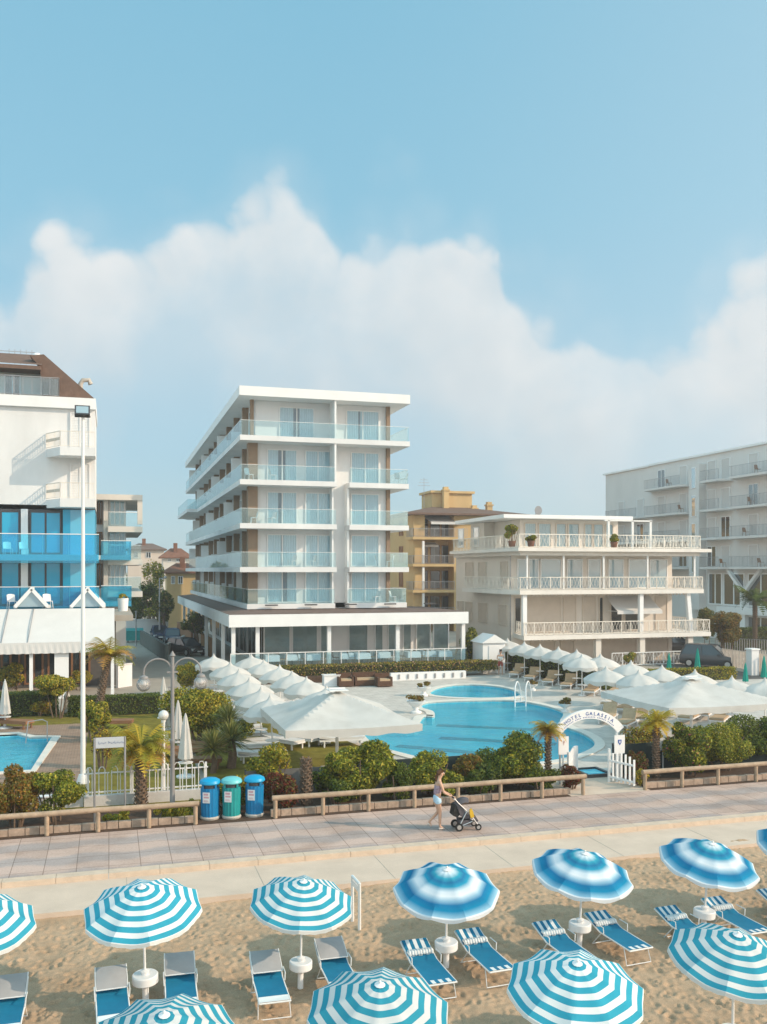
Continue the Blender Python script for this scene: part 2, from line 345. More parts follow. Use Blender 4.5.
def mat_water():
    m = bpy.data.materials.new('pool_water'); m.use_nodes = True; nt = m.node_tree; nt.nodes.clear(); L = nt.links.new
    out = N(nt, 'ShaderNodeOutputMaterial'); tr = N(nt, 'ShaderNodeBsdfTransparent', Color=(.62,.93,.97,1)); gl = N(nt, 'ShaderNodeBsdfGlossy', Roughness=.05); gl.inputs[0].default_value = (.75,.9,.95,1)
    df = N(nt, 'ShaderNodeBsdfDiffuse', Color=(.06,.58,.72,1)); m1 = N(nt, 'ShaderNodeMixShader', Fac=.34); L(tr.outputs[0], m1.inputs[1]); L(df.outputs[0], m1.inputs[2])
    geo = N(nt, 'ShaderNodeNewGeometry'); n = N(nt, 'ShaderNodeTexNoise', Scale=2.2, Detail=4.0); L(geo.outputs['Position'], n.inputs['Vector'])
    nw = N(nt, 'ShaderNodeTexNoise', Scale=.35, Detail=5.0, Distortion=1.0); L(geo.outputs['Position'], nw.inputs['Vector']); rw = N(nt, 'ShaderNodeValToRGB'); L(nw.outputs[0], rw.inputs[0]); rw.color_ramp.elements[0].position = .35; rw.color_ramp.elements[0].color = (.03,.46,.64,1); rw.color_ramp.elements[1].position = .65; rw.color_ramp.elements[1].color = (.12,.68,.78,1); L(rw.outputs[0], df.inputs[0])
    bp = N(nt, 'ShaderNodeBump', Strength=.6, Distance=.10); L(n.outputs[0], bp.inputs['Height']); L(bp.outputs[0], gl.inputs['Normal'])
    fr = N(nt, 'ShaderNodeFresnel', IOR=1.33); L(bp.outputs[0], fr.inputs['Normal']); mm = N(nt, 'ShaderNodeMath', operation='MULTIPLY'); mm.inputs[1].default_value = .6; L(fr.outputs[0], mm.inputs[0])
    m2 = N(nt, 'ShaderNodeMixShader'); L(mm.outputs[0], m2.inputs[0]); L(m1.outputs[0], m2.inputs[1]); L(gl.outputs[0], m2.inputs[2]); L(m2.outputs[0], out.inputs[0])
    return m
M['water'] = mat_water(); M['lane'] = mat('lane_tile', (.005,.05,.10), .6, .1, 3)
M['coping'] = mat('pool_coping', (.68,.63,.56), .7, .08, 2)
for loop, nm, w in ((MAIN,'pool_basin',.42),(SMALL,'pool_basin',.42),(LEFTP,'pool_basin',.35)):
    basin(loop, nm, .0, -.42, M['pooltile'])
    sheet('pool_water', [loop], -.10, M['water'])
    n = len(loop); cx = sum(p[0] for p in loop)/n; b = MB(); ring = []
    area = sum(loop[i][0]*loop[(i+1)%n][1]-loop[(i+1)%n][0]*loop[i][1] for i in range(n)); sg = 1 if area > 0 else -1
    for i in range(n):
        a, c = Vector(loop[i-1]), Vector(loop[(i+1) % n]); t = Vector((c.x-a.x, c.y-a.y)); t.normalize(); nn = Vector((t.y,-t.x))*sg
        p = loop[i]; ring.append(((p[0],p[1]), (p[0]+nn.x*w, p[1]+nn.y*w)))
    vs = []
    for q, o_ in ring: vs += [(q[0],q[1],-.06),(q[0],q[1],.05),(o_[0],o_[1],.05),(o_[0],o_[1],-.015)]
    b.add(vs, [(i*4+k, ((i+1)%n)*4+k, ((i+1)%n)*4+k+1, i*4+k+1) for i in range(n) for k in range(3)])
    tag(b.build('pool_edge', M['coping']), kind='structure')
lb = MB()
for (x0,y0,x1,y1) in ((437,717,557,722),(440,729,556,735),(397,736.5,497,745),(452,748,540,752)):
    a, c = P(x0,y0), P(x1,y1); lb.bar((a.x,a.y,-.405),(c.x,c.y,-.405),.6,.012)
tag(lb.build('pool_lane_lines', M['lane']), kind='structure')
# ---------------------------------------------------------------- sky and sun
w = bpy.data.worlds.new('World'); sc.world = w; w.use_nodes = True
def build_world():
    nt = w.node_tree; L = nt.links.new; bg = nt.nodes['Background']
    sky = N(nt, 'ShaderNodeTexSky', sky_type='NISHITA'); sky.sun_disc = False
    sky.sun_elevation = SUN_EL; sky.sun_rotation = SUN_ROT; sky.altitude = 0; sky.air_density = 1.0; sky.dust_density = .6; sky.ozone_density = 1.5
    tc = N(nt, 'ShaderNodeTexCoord'); D = tc.outputs['Generated']
    mp = N(nt, 'ShaderNodeVectorRotate', rotation_type='Z_AXIS'); mp.inputs['Angle'].default_value = TH; L(D, mp.inputs['Vector'])
    sp = N(nt, 'ShaderNodeSeparateXYZ'); L(mp.outputs[0], sp.inputs[0])
    az = N(nt, 'ShaderNodeMath', operation='ARCTAN2'); L(sp.outputs[0], az.inputs[0]); L(sp.outputs[1], az.inputs[1])
    xy = N(nt, 'ShaderNodeMath', operation='MULTIPLY'); L(sp.outputs[0], xy.inputs[0]); L(sp.outputs[0], xy.inputs[1])
    y2 = N(nt, 'ShaderNodeMath', operation='MULTIPLY_ADD'); L(sp.outputs[1], y2.inputs[0]); L(sp.outputs[1], y2.inputs[1]); L(xy.outputs[0], y2.inputs[2])
    sq = N(nt, 'ShaderNodeMath', operation='SQRT'); L(y2.outputs[0], sq.inputs[0])
    el = N(nt, 'ShaderNodeMath', operation='ARCTAN2'); L(sp.outputs[2], el.inputs[0]); L(sq.outputs[0], el.inputs[1])
    n1 = N(nt, 'ShaderNodeTexNoise', Scale=8.0, Detail=9.0, Roughness=.52, Distortion=.25); L(D, n1.inputs['Vector'])
    n2 = N(nt, 'ShaderNodeTexNoise', Scale=3.0, Detail=4.0, Roughness=.5); L(D, n2.inputs['Vector'])
    def curve(pts):
        # pts: (azimuth, value 0..1); -0.6..0.6 rad is mapped to 0..1
        mr = N(nt, 'ShaderNodeMapRange'); mr.inputs[1].default_value = -.6; mr.inputs[2].default_value = .6; L(az.outputs[0], mr.inputs[0])
        fc = N(nt, 'ShaderNodeFloatCurve'); cv = fc.mapping.curves[0]
        P_ = [((a+.6)/1.2, v) for a, v in pts]
        cv.points[0].location = P_[0]; cv.points[1].location = P_[-1]
        for q in P_[1:-1]: cv.points.new(*q)
        fc.mapping.update(); L(mr.outputs[0], fc.inputs['Value']); return fc.outputs[0]
    def pe(x, y): X = (x-383.5)/F; return math.atan(X), math.atan((Y0-y)/F/math.sqrt(1+X*X))
    top = curve([(-.6,.30)]+[pe(x,y) for x, y in CLOUD_TOP]+[(.6,.33)])
    bot = curve([(-.6,.12)]+[pe(x,y) for x, y in CLOUD_BOT]+[(.6,.10)])
    def mad(a, k, c):
        n = N(nt, 'ShaderNodeMath', operation='MULTIPLY_ADD'); L(a, n.inputs[0]); n.inputs[1].default_value = k
        if isinstance(c, float): n.inputs[2].default_value = c
        else: L(c, n.inputs[2])
        return n.outputs[0]
    def sub(a, b_): n = N(nt, 'ShaderNodeMath', operation='SUBTRACT'); L(a, n.inputs[0]); L(b_, n.inputs[1]); return n.outputs[0]
    def mr(a, lo, hi): n = N(nt, 'ShaderNodeMapRange', interpolation_type='SMOOTHSTEP'); n.inputs[1].default_value = lo; n.inputs[2].default_value = hi; L(a, n.inputs[0]); return n.outputs[0]
    def mul(a, b_): n = N(nt, 'ShaderNodeMath', operation='MULTIPLY'); L(a, n.inputs[0]); L(b_, n.inputs[1]); return n.outputs[0]
    def bump(vec):
        a = N(nt, 'ShaderNodeTexNoise', Scale=8.0, Detail=9.0, Roughness=.55, Distortion=.2); L(vec, a.inputs['Vector'])
        wv = N(nt, 'ShaderNodeVectorMath', operation='MULTIPLY_ADD'); L(a.outputs['Color'], wv.inputs[0]); wv.inputs[1].default_value = (.05,.05,.05); L(vec, wv.inputs[2])
        v1 = N(nt, 'ShaderNodeTexVoronoi', feature='F1', Scale=11.0); L(wv.outputs[0], v1.inputs['Vector'])
        v2 = N(nt, 'ShaderNodeTexVoronoi', feature='F1', Scale=27.0); L(wv.outputs[0], v2.inputs['Vector'])
        return mad(v1.outputs['Distance'], -.070, mad(v2.outputs['Distance'], -.040, mad(a.outputs[0], .085, .047)))
    off = N(nt, 'ShaderNodeVectorMath', operation='ADD'); L(D, off.inputs[0]); off.inputs[1].default_value = (.022,-.006,.026)
    b0 = bump(D); b1 = bump(off.outputs[0])
    def add(a, b_): n = N(nt, 'ShaderNodeMath', operation='ADD'); L(a, n.inputs[0]); L(b_, n.inputs[1]); return n.outputs[0]
    t = add(b0, mad(n2.outputs[0], .05, sub(top, el.outputs[0])))
    up = mr(t, .065, .105)
    lw = mr(mad(n2.outputs[0], .22, mad(n1.outputs[0], .10, sub(el.outputs[0], bot))), .09, .26)
    n3 = N(nt, 'ShaderNodeTexNoise', Scale=4.0, Detail=7.0, Roughness=.6); L(D, n3.inputs['Vector'])
    body = mad(mr(n3.outputs[0], .32, .66), .40, .50)
    veil = mul(mul(mr(t, .02, .20), mr(el.outputs[0], .10, .27)), N_val(nt,.55))
    mx_ = N(nt, 'ShaderNodeMath', operation='MAXIMUM'); L(mul(mul(up, lw), body), mx_.inputs[0]); L(veil, mx_.inputs[1]); dens = mx_.outputs[0]
    # colours: the clear sky is the Nishita sky blended with the photo's cyan of that height; cloud over it
    er = N(nt, 'ShaderNodeMapRange'); er.inputs[1].default_value = 0; er.inputs[2].default_value = .8; L(el.outputs[0], er.inputs[0])
    rp = N(nt, 'ShaderNodeValToRGB'); L(er.outputs[0], rp.inputs[0]); e = rp.color_ramp.elements
    e[0].position = 0; e[0].color = SKY_H; e[1].position = 1; e[1].color = SKY_T
    m_ = e.new(.45); m_.color = SKY_M
    k = N(nt, 'ShaderNodeMixRGB', blend_type='MULTIPLY'); k.inputs[0].default_value = 1; L(rp.outputs[0], k.inputs[1]); k.inputs[2].default_value = (10,10,10,1)
    mixv = N(nt, 'ShaderNodeMixRGB'); mixv.inputs[0].default_value = .82; L(sky.outputs[0], mixv.inputs[1]); L(k.outputs[0], mixv.inputs[2])
    sd = mr(az.outputs[0], -.1, .75); gl = N(nt, 'ShaderNodeMixRGB', blend_type='ADD'); L(mul(sd, N_val(nt,1.)), gl.inputs[0]); L(mixv.outputs[0], gl.inputs[1]); gl.inputs[2].default_value = (.75,.5,.3,1)
    lit = mr(mad(sub(b0, b1), 1.8, mad(t, -.85, .30)), .0, .42)
    cb = N(nt, 'ShaderNodeMixRGB'); L(lit, cb.inputs[0]); cb.inputs[1].default_value = CLOUD_LO; cb.inputs[2].default_value = CLOUD_HI
    cc = N(nt, 'ShaderNodeMixRGB'); L(dens, cc.inputs[0]); L(gl.outputs[0], cc.inputs[1]); L(cb.outputs[0], cc.inputs[2])
    # unseen sky outside the view, brightened and warmed to add fill light
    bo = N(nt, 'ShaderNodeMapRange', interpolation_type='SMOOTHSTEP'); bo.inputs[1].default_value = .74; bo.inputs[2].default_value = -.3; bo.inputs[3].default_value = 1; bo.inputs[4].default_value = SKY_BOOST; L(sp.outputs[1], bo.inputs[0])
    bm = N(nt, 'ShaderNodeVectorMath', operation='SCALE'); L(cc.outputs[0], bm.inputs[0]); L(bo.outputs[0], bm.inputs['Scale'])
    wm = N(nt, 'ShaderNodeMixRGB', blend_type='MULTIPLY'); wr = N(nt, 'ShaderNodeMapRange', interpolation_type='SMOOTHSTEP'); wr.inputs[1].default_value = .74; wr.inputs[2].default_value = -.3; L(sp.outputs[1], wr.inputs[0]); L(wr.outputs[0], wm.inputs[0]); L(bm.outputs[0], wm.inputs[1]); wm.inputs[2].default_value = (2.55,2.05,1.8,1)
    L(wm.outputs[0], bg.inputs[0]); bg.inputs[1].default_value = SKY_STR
def N_val(nt, v): n = nt.nodes.new('ShaderNodeValue'); n.outputs[0].default_value = v; return n.outputs[0]
CLOUD_TOP = [(-20,262),(35,236),(90,226),(150,212),(210,200),(270,186),(315,196),(345,232),(380,212),(420,192),(470,206),(496,228),(510,275),(530,280),(600,300),(650,306),(700,290),(767,262)]
CLOUD_BOT = [(-20,430),(60,440),(110,440),(150,400),(180,380),(230,430),(300,470),(380,470),(450,460),(540,480),(650,500),(767,500)]
SUN_EL = R(27); LD = Vector((-2.88,1.56,0)).normalized()      # direction the light travels
sunpos = math.atan2(-LD.x, -LD.y)                             # azimuth of the sun, clockwise from +y
SUN_ROT = sunpos
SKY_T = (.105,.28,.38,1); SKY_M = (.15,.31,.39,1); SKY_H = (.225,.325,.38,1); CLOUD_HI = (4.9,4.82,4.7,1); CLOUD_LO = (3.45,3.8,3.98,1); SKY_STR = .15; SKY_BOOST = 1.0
build_world()
sl = bpy.data.lights.new('sun', 'SUN'); sl.energy = 3.2; sl.angle = R(.6); sl.color = (1.0,.80,.59)
so = bpy.data.objects.new('sun', sl); C.objects.link(so)
ld = Vector((LD.x*math.cos(SUN_EL), LD.y*math.cos(SUN_EL), -math.sin(SUN_EL)))
so.rotation_euler = ld.to_track_quat('-Z','Y').to_euler(); so.location = (20,0,60)
cam = bpy.data.cameras.new('camera'); co = bpy.data.objects.new('camera', cam); C.objects.link(co)
co.location = (0,0,H); co.rotation_euler = (R(90),0,-TH)
cam.sensor_fit = 'HORIZONTAL'; cam.sensor_width = 36; cam.lens = 36*F/767; cam.shift_y = (Y0-512)/767; cam.clip_end = 6000; cam.clip_start = .1
sc.camera = co
sc.view_settings.view_transform = 'Standard'; sc.view_settings.look = 'None'; sc.view_settings.gamma = 1; sc.view_settings.exposure = .37
sc.cycles.max_bounces = 10; sc.cycles.transparent_max_bounces = 24; sc.cycles.use_denoising = True
try: sc.cycles.denoiser = 'OPENIMAGEDENOISE'
except Exception: pass
# ================================================================ BUILDINGS
def axes(face, pos):
    if face == 'front': return lambda a, o, z: (a, pos-o, z)
    if face == 'left':  return lambda a, o, z: (pos-o, a, z)
    return lambda a, o, z: (pos+o, a, z)
def lbox(b, T, a0, a1, o0, o1, z0, z1):
    p, q = T(a0,o0,z0), T(a1,o1,z1)
    return b.box(min(p[0],q[0]),max(p[0],q[0]),min(p[1],q[1]),max(p[1],q[1]),min(p[2],q[2]),max(p[2],q[2]))
def window(root, T, a0, a1, z0, z1, fm='white2', pm='pane', mull=1, curtain=(.0,1.), w=.07, back='dark', shutter=None, name='window', cm='curtain', sub=True):
    b = MB()
    lbox(b,T,a0,a0+w,0,.09,z0,z1); lbox(b,T,a1-w,a1,0,.09,z0,z1); lbox(b,T,a0+w,a1-w,0,.09,z1-w,z1); lbox(b,T,a0+w,a1-w,0,.09,z0,z0+w)
    for k in range(mull):
        c = a0+(a1-a0)*(k+1)/(mull+1); lbox(b,T,c-w*.55,c+w*.55,0,.085,z0+w,z1-w)
    f = b.build(name, M[fm], root)
    b = MB(); b.quad(T(a0+w,.008,z0+w),T(a1-w,.008,z0+w),T(a1-w,.008,z1-w),T(a0+w,.008,z1-w)); b.build('backing_panel', M[back], f)  # flat sheet on the solid wall; dark colours stand in for unlit rooms
    if curtain:
        for c0, c1 in (curtain if isinstance(curtain[0], tuple) else (curtain,)):
            s0, s1 = a0+w+(a1-a0-2*w)*c0, a0+w+(a1-a0-2*w)*c1; n = max(4, int((s1-s0)/.05)); vs = []
            for i in range(n+1):
                a = s0+(s1-s0)*i/n; o = .027+.012*math.sin(i*1.9+a0)
                vs += [T(a,o,z0+w), T(a,o,z1-w)]
            b = MB(); b.add(vs, [(2*i,2*i+2,2*i+3,2*i+1) for i in range(n)]); b.build('curtain', M[cm], f)
    if shutter:
        s0, s1 = shutter; b = MB(); zz = z1-w
        bot = z0+w+(z1-z0-2*w)*(1-s1)
        while zz > bot+.02: lbox(b,T,a0+w,a1-w,.02,.045,max(bot,zz-.095),zz-.012); zz -= .1
        b.build('shutter', M[s0], f)
    if not shutter or shutter[1] < .95: b = MB(); b.quad(T(a0+w,.06,z0+w),T(a1-w,.06,z0+w),T(a1-w,.06,z1-w),T(a0+w,.06,z1-w)); b.build('pane', M[pm], f)
    return f
def hotel():
    V0 = 65.; uL, uR = onv(240,V0), onv(410,V0); uM, uS = onv(337,V0), onv(350.5,V0)
    VW = 66.7; bL, bR = onv(247.5,VW), onv(388.5,VW)
    vB = onu(185,uL); vB = min(vB, 113)
    zs = [zat(y,uL,V0) for y in (604.5,567,523,479,434.5,385.5)]
    h = thing('hotel_building', 'white six storey hotel with glass balconies and restaurant below, behind the pool', 'hotel', ((uL+uR)/2,V0,0))
    TH_ = .36
    for i, z in enumerate(zs[:-1]):
        b = MB()
        if i == 0: b.box(uL+.55,uM-.02,V0+.45,vB,z-TH_,z); b.box(uM-.02,uS,VW,VW+4,z-TH_,z); b.box(uS,uR-.1,V0+.45,VW+6,z-TH_,z)
        elif i < 4: b.prism([(uL,V0),(uM,V0),(uM,VW+.3),(uS,VW+.3),(uS,V0+.25),(uR,V0+.25),(uR,VW+9),(bR,VW+9),(bR,vB-1),(bL+1,vB-1),(bL+1,vB),(uL,vB)], z-TH_, z)
        else: b.prism([(uL,V0),(uR,V0),(uR,VW+9),(bR,VW+9),(bR,vB-1),(bL+1,vB),(uL,vB)], z-TH_, z)
        b.build('floor_slab', M['white'], h)
    zr = zs[-1]
    b = MB(); b.prism([(uL-.05,V0-.05),(uR,V0-.05),(uR,VW+11),(bR+.6,VW+11),(bR+.6,vB),(uL-.05,vB)], zr-.66, zr); b.build('roof', M['white2'], h)
    zb = zs[0]-1.5
    b = MB(); b.box(bL+.55,bR,VW,vB-1.2,zb,zr-.67); b.build('wall', M['white'], h)
    # brown corner columns
    cw = onv(257,VW)-bL
    for z0, z1, k in [(zs[i], zs[i+1]-(TH_ if i < 4 else .66), i) for i in range(5)]:
        b = MB()
        if k < 4: b.box(bL,bL+cw,VW-.35,VW+.4,z0,z1)
        else: b.box(onv(250,VW),onv(253.5,VW),VW-.2,VW+.1,z0,z1)
        b.build('column', M['brownclad'], h)
        b = MB(); x = onv(386,VW); b.box(x-.02,x+.26,VW-.22,VW+.2,z0,z1); b.build('column', M['brownclad'], h)
        T = axes('front', VW)
        if k < 4:
            W = [(267,297,((0,.46),(.54,1)) if k in (1,) else ((0,.5),(.68,1)) if k == 0 else ((0,.36),(.62,1)) if k == 3 else ((.0,.36),(.52,1.))), (305,330.5,(0,1)), (350.8,379,(0,1))]
        else: W = [(279,314,((0,.40),(.58,1))), (346,379,((.0,.36),(.42,1)))]
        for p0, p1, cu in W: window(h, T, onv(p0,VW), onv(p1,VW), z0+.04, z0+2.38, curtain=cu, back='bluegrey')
        # white dividing wall between the bays
        b = MB(); b.box(uM-.16,uM-.03,V0+(.06 if k > 2 else .9),VW,z0,z1); b.build('partition', M['white2'], h)
        if k < 3: b = MB(); b.box(uS-.02,uS+.12,V0+.9,VW,z0,z1); b.build('partition', M['white2'], h)
        # glass rails
        hh = 1.05; d = .45 if k == 0 else .0
        runs = [((uL+.06+(.55 if k == 0 else 0),V0+.07+d),(uM-.06,V0+.07+d)), ((uS+.05,V0+.3+d),(uR-.06,V0+.3+d))] if k < 4 else [((uL+.06,V0+.06),(uR-.06,V0+.06))]
        runs.append(((uR-.07,V0+.32+d),(uR-.07,VW+ (8.8 if k else 5.8))))
        v = V0+.08+d
        while v < vB-1: runs.append(((uL+.06+(.55 if k == 0 else 0),v),(uL+.06+(.55 if k == 0 else 0),min(v+7.4,vB-.1)))); v += 7.6
        for p, q in runs:
            b = MB(); b.bar((p[0],p[1],z0+hh/2),(q[0],q[1],z0+hh/2),.018,hh); g = b.build('balcony_glass', M['clearglass'], h)
            b = MB(); b.bar((p[0],p[1],z0+hh),(q[0],q[1],z0+hh),.03,.025); b.build('handrail', M['whitemetal'], g)
        # long left side: windows, brown piers, low dividers
        T = axes('left', bL+.55); v = VW+1.2; j = 0
        while v < vB-4:
            window(h, T, v, v+1.5, z0+.04, z0+2.3, curtain=((0,.4),(.7,1)))
            b = MB(); b.box(bL+.1,bL+.56,v+2.1,v+2.5,z0,z1); b.build('pier', M['brownclad'], h)
            b = MB(); b.box(uL+.3+(.4 if k == 0 else 0),bL+.54,v+4.3,v+4.42,z0,z0+(2.3 if (j+k) % 3 == 0 else 1.25)); b.build('divider', M['white2'], h)
            v += 4.9; j += 1
    # extra balcony on the far end of the long side
    z = zs[3]; b = MB(); b.box(uL-1.0,uL-.01,vB-15,vB-1,z-.34,z-.01); b.build('balcony', M['white'], h)
    b = MB(); b.bar((uL-.95,vB-15,z+.5),(uL-.95,vB-1,z+.5),.018,1.0); b.bar((uL-.95,vB-14.97,z+.5),(uL,vB-14.97,z+.5),.018,1.0); b.build('balcony_glass', M['clearglass'], h)
    # ---- restaurant on the ground floor
    VC = 61.5; cL, cR = onv(229,VC), onv(468.5,VC); zt, zf = zat(615,cL,VC), zat(627.5,cL,VC)
    b = MB(); vEnd = vB-4
    b.box(cL,cR,VC,VC+.35,zf,zt); b.box(cL,cL+.35,VC+.35,vEnd,zf,zt); b.box(cR-.35,cR,VC+.35,VC+9,zf,zt); b.build('fascia', M['white2'], h)
    b = MB(); b.box(cL+.35,cR-.35,VC+.35,vEnd,zf+.25,zf+.4); b.build('ceiling', M['white'], h)
    zz = zs[0]-TH_-.02; b = MB(); a = (cL+.02,VC+.02,zt+.012); c = (cR-.02,VC+.02,zt+.012); uT = uL+.5
    b.add([a, c, (cR-4.2,VW,zz), (uT,VW-.2,zz), (cR-.02,VC+9,zt+.012), (cR-4.2,VC+9,zz), (cL+.02,vEnd,zt+.012), (uT,vEnd,zz)], [(0,1,2,3),(1,4,5,2),(6,0,3,7)])
    b.build('restaurant_roof', M['roofgrey'], h)
    for k in range(5):
        x = onv(265+k*42,VC)+.6; bb = MB(); bb.box(x,x+.9,VC+3.6,VC+3.75,zt+.43,zt+.52); bb.build('roof_vent', M['darkmetal'], h)
    zfl = .75
    b = MB(); b.box(cL+.1,cR-.1,VC+.1,VW+2,-.1,zfl); b.build('terrace_floor', M['lightpave'], h)
    for px in (233.3,257.5,329,397.5,463):
        x = onv(px,VC+.5); b = MB(); b.box(x-.13,x+.13,VC+.4,VC+.66,zfl,zf+.02); b.build('column', M['white2'], h)
    v = VC+6
    while v < vEnd-2:
        b = MB(); b.box(cL+.2,cL+.45,v,v+.25,0,zf+.02); b.build('column', M['white2'], h); v += 6
    # back wall of the restaurant with large dark windows
    b = MB(); b.box(cL+3.5,cR-2.2,VW-.6,VW-.3,zfl,zf+.25); b.box(cL+3.5,cL+3.8,VW-.3,vEnd-1,0,zf+.25); b.build('restaurant_wall', M['white2'], h)
    T = axes('front', VW-.6)
    for p0, p1, pm in ((262,289,'pane'),(290,316,'pane'),(318,330,'pane'),(346,366,'pane'),(372,381,'pane'),(385,395,'pane'),(400,409,'pane'),(413,428,'pane'),(430,446,'pane')):
        window(h, T, onv(p0,VW), onv(p1,VW), zfl+.1, zf-.1, pm=pm, mull=0, curtain=None, name='restaurant_window', w=.09, back='room')
    T = axes('left', cL+3.5); v = VC+6
    while v < vEnd-6: window(h, T, v, v+4.2, .3, zf-.1, pm='darkpane', mull=1, curtain=None, name='restaurant_window', w=.09); v += 5
    # white railing with glass along the terrace front
    b = MB(); b.box(cL+.1,cR-.1,VC+.12,VC+.17,zfl+.98,zfl+1.04); x = cL+.1
    while x < cR: b.box(x,x+.05,VC+.12,VC+.17,zfl,zfl+.98); x += 1.25
    rl = b.build('terrace_rail', M['whitemetal'], h)
    b = MB(); b.box(cL+.12,cR-.12,VC+.14,VC+.15,zfl+.1,zfl+.96); b.build('rail_glass', M['clearglass'], rl)
    return dict(uL=uL,uR=uR,uM=uM,uS=uS,V0=V0,VW=VW,zs=zs,cL=cL,cR=cR,VC=VC,zfl=zfl,vB=vB)
HT = hotel()
# ---- railing of crossed bars between two points (one mesh)
def trellis_rail(b, p, q, z, h=1.0, step=.27, w=.015):
    p, q = Vector((p[0],p[1],0)), Vector((q[0],q[1],0)); L_ = (q-p).length; n = max(2, round(L_/step)); t = (q-p)/n
    A = lambda i, zz: (p.x+t.x*i, p.y+t.y*i, zz)
    b.bar(A(0,z+h), A(n,z+h), .06, .06); b.bar(A(0,z+.08), A(n,z+.08), .05, .05)
    for i in range(n):
        b.bar(A(i,z+.1), A(i+1,z+h-.03), w, w); b.bar(A(i+1,z+.1), A(i,z+h-.03), w, w)
        if i % 3 == 0: b.bar(A(i,z), A(i,z+h), .05, .05)
def bar_rail(b, p, q, z, h=1.0, step=.14, w=.022):
    p, q = Vector((p[0],p[1],0)), Vector((q[0],q[1],0)); n = max(2, round((q-p).length/step)); t = (q-p)/n
    A = lambda i, zz: (p.x+t.x*i, p.y+t.y*i, zz)
    b.bar(A(0,z+h), A(n,z+h), .05, .04); b.bar(A(0,z+.08), A(n,z+.08), .03, .03)
    for i in range(n+1): b.bar(A(i,z+.08), A(i,z+h), w if i % 8 else .045, w)
def awning(root, a0, a1, y, out, z1, z0, m='fabric', face='front', name='awning'):
    T = axes(face, y); b = MB(); n = 6; vs = []
    for i in range(n+1):
        t = i/n; z = z1+(z0-z1)*t-.05*math.sin(t*math.pi); vs += [T(a0,out*t,z), T(a1,out*t,z)]
    vs2 = [(p[0],p[1],p[2]-.02) for p in vs]; k = len(vs)
    b.add(vs+vs2, [(2*i,2*i+1,2*i+3,2*i+2) for i in range(n)]+[(k+2*i,k+2*i+2,k+2*i+3,k+2*i+1) for i in range(n)])
    lbox(b,T,a0,a1,out,out+.03,z0-.25,z0+.0)
    o = b.build(name, M[m], root)
    b = MB()
    for a in (a0+.1,a1-.1): b.bar(T(a,.02,z0-.05),T(a,out,z0-.04),.04)
    b.build('awning_arm', M['whitemetal'], o)
    return o
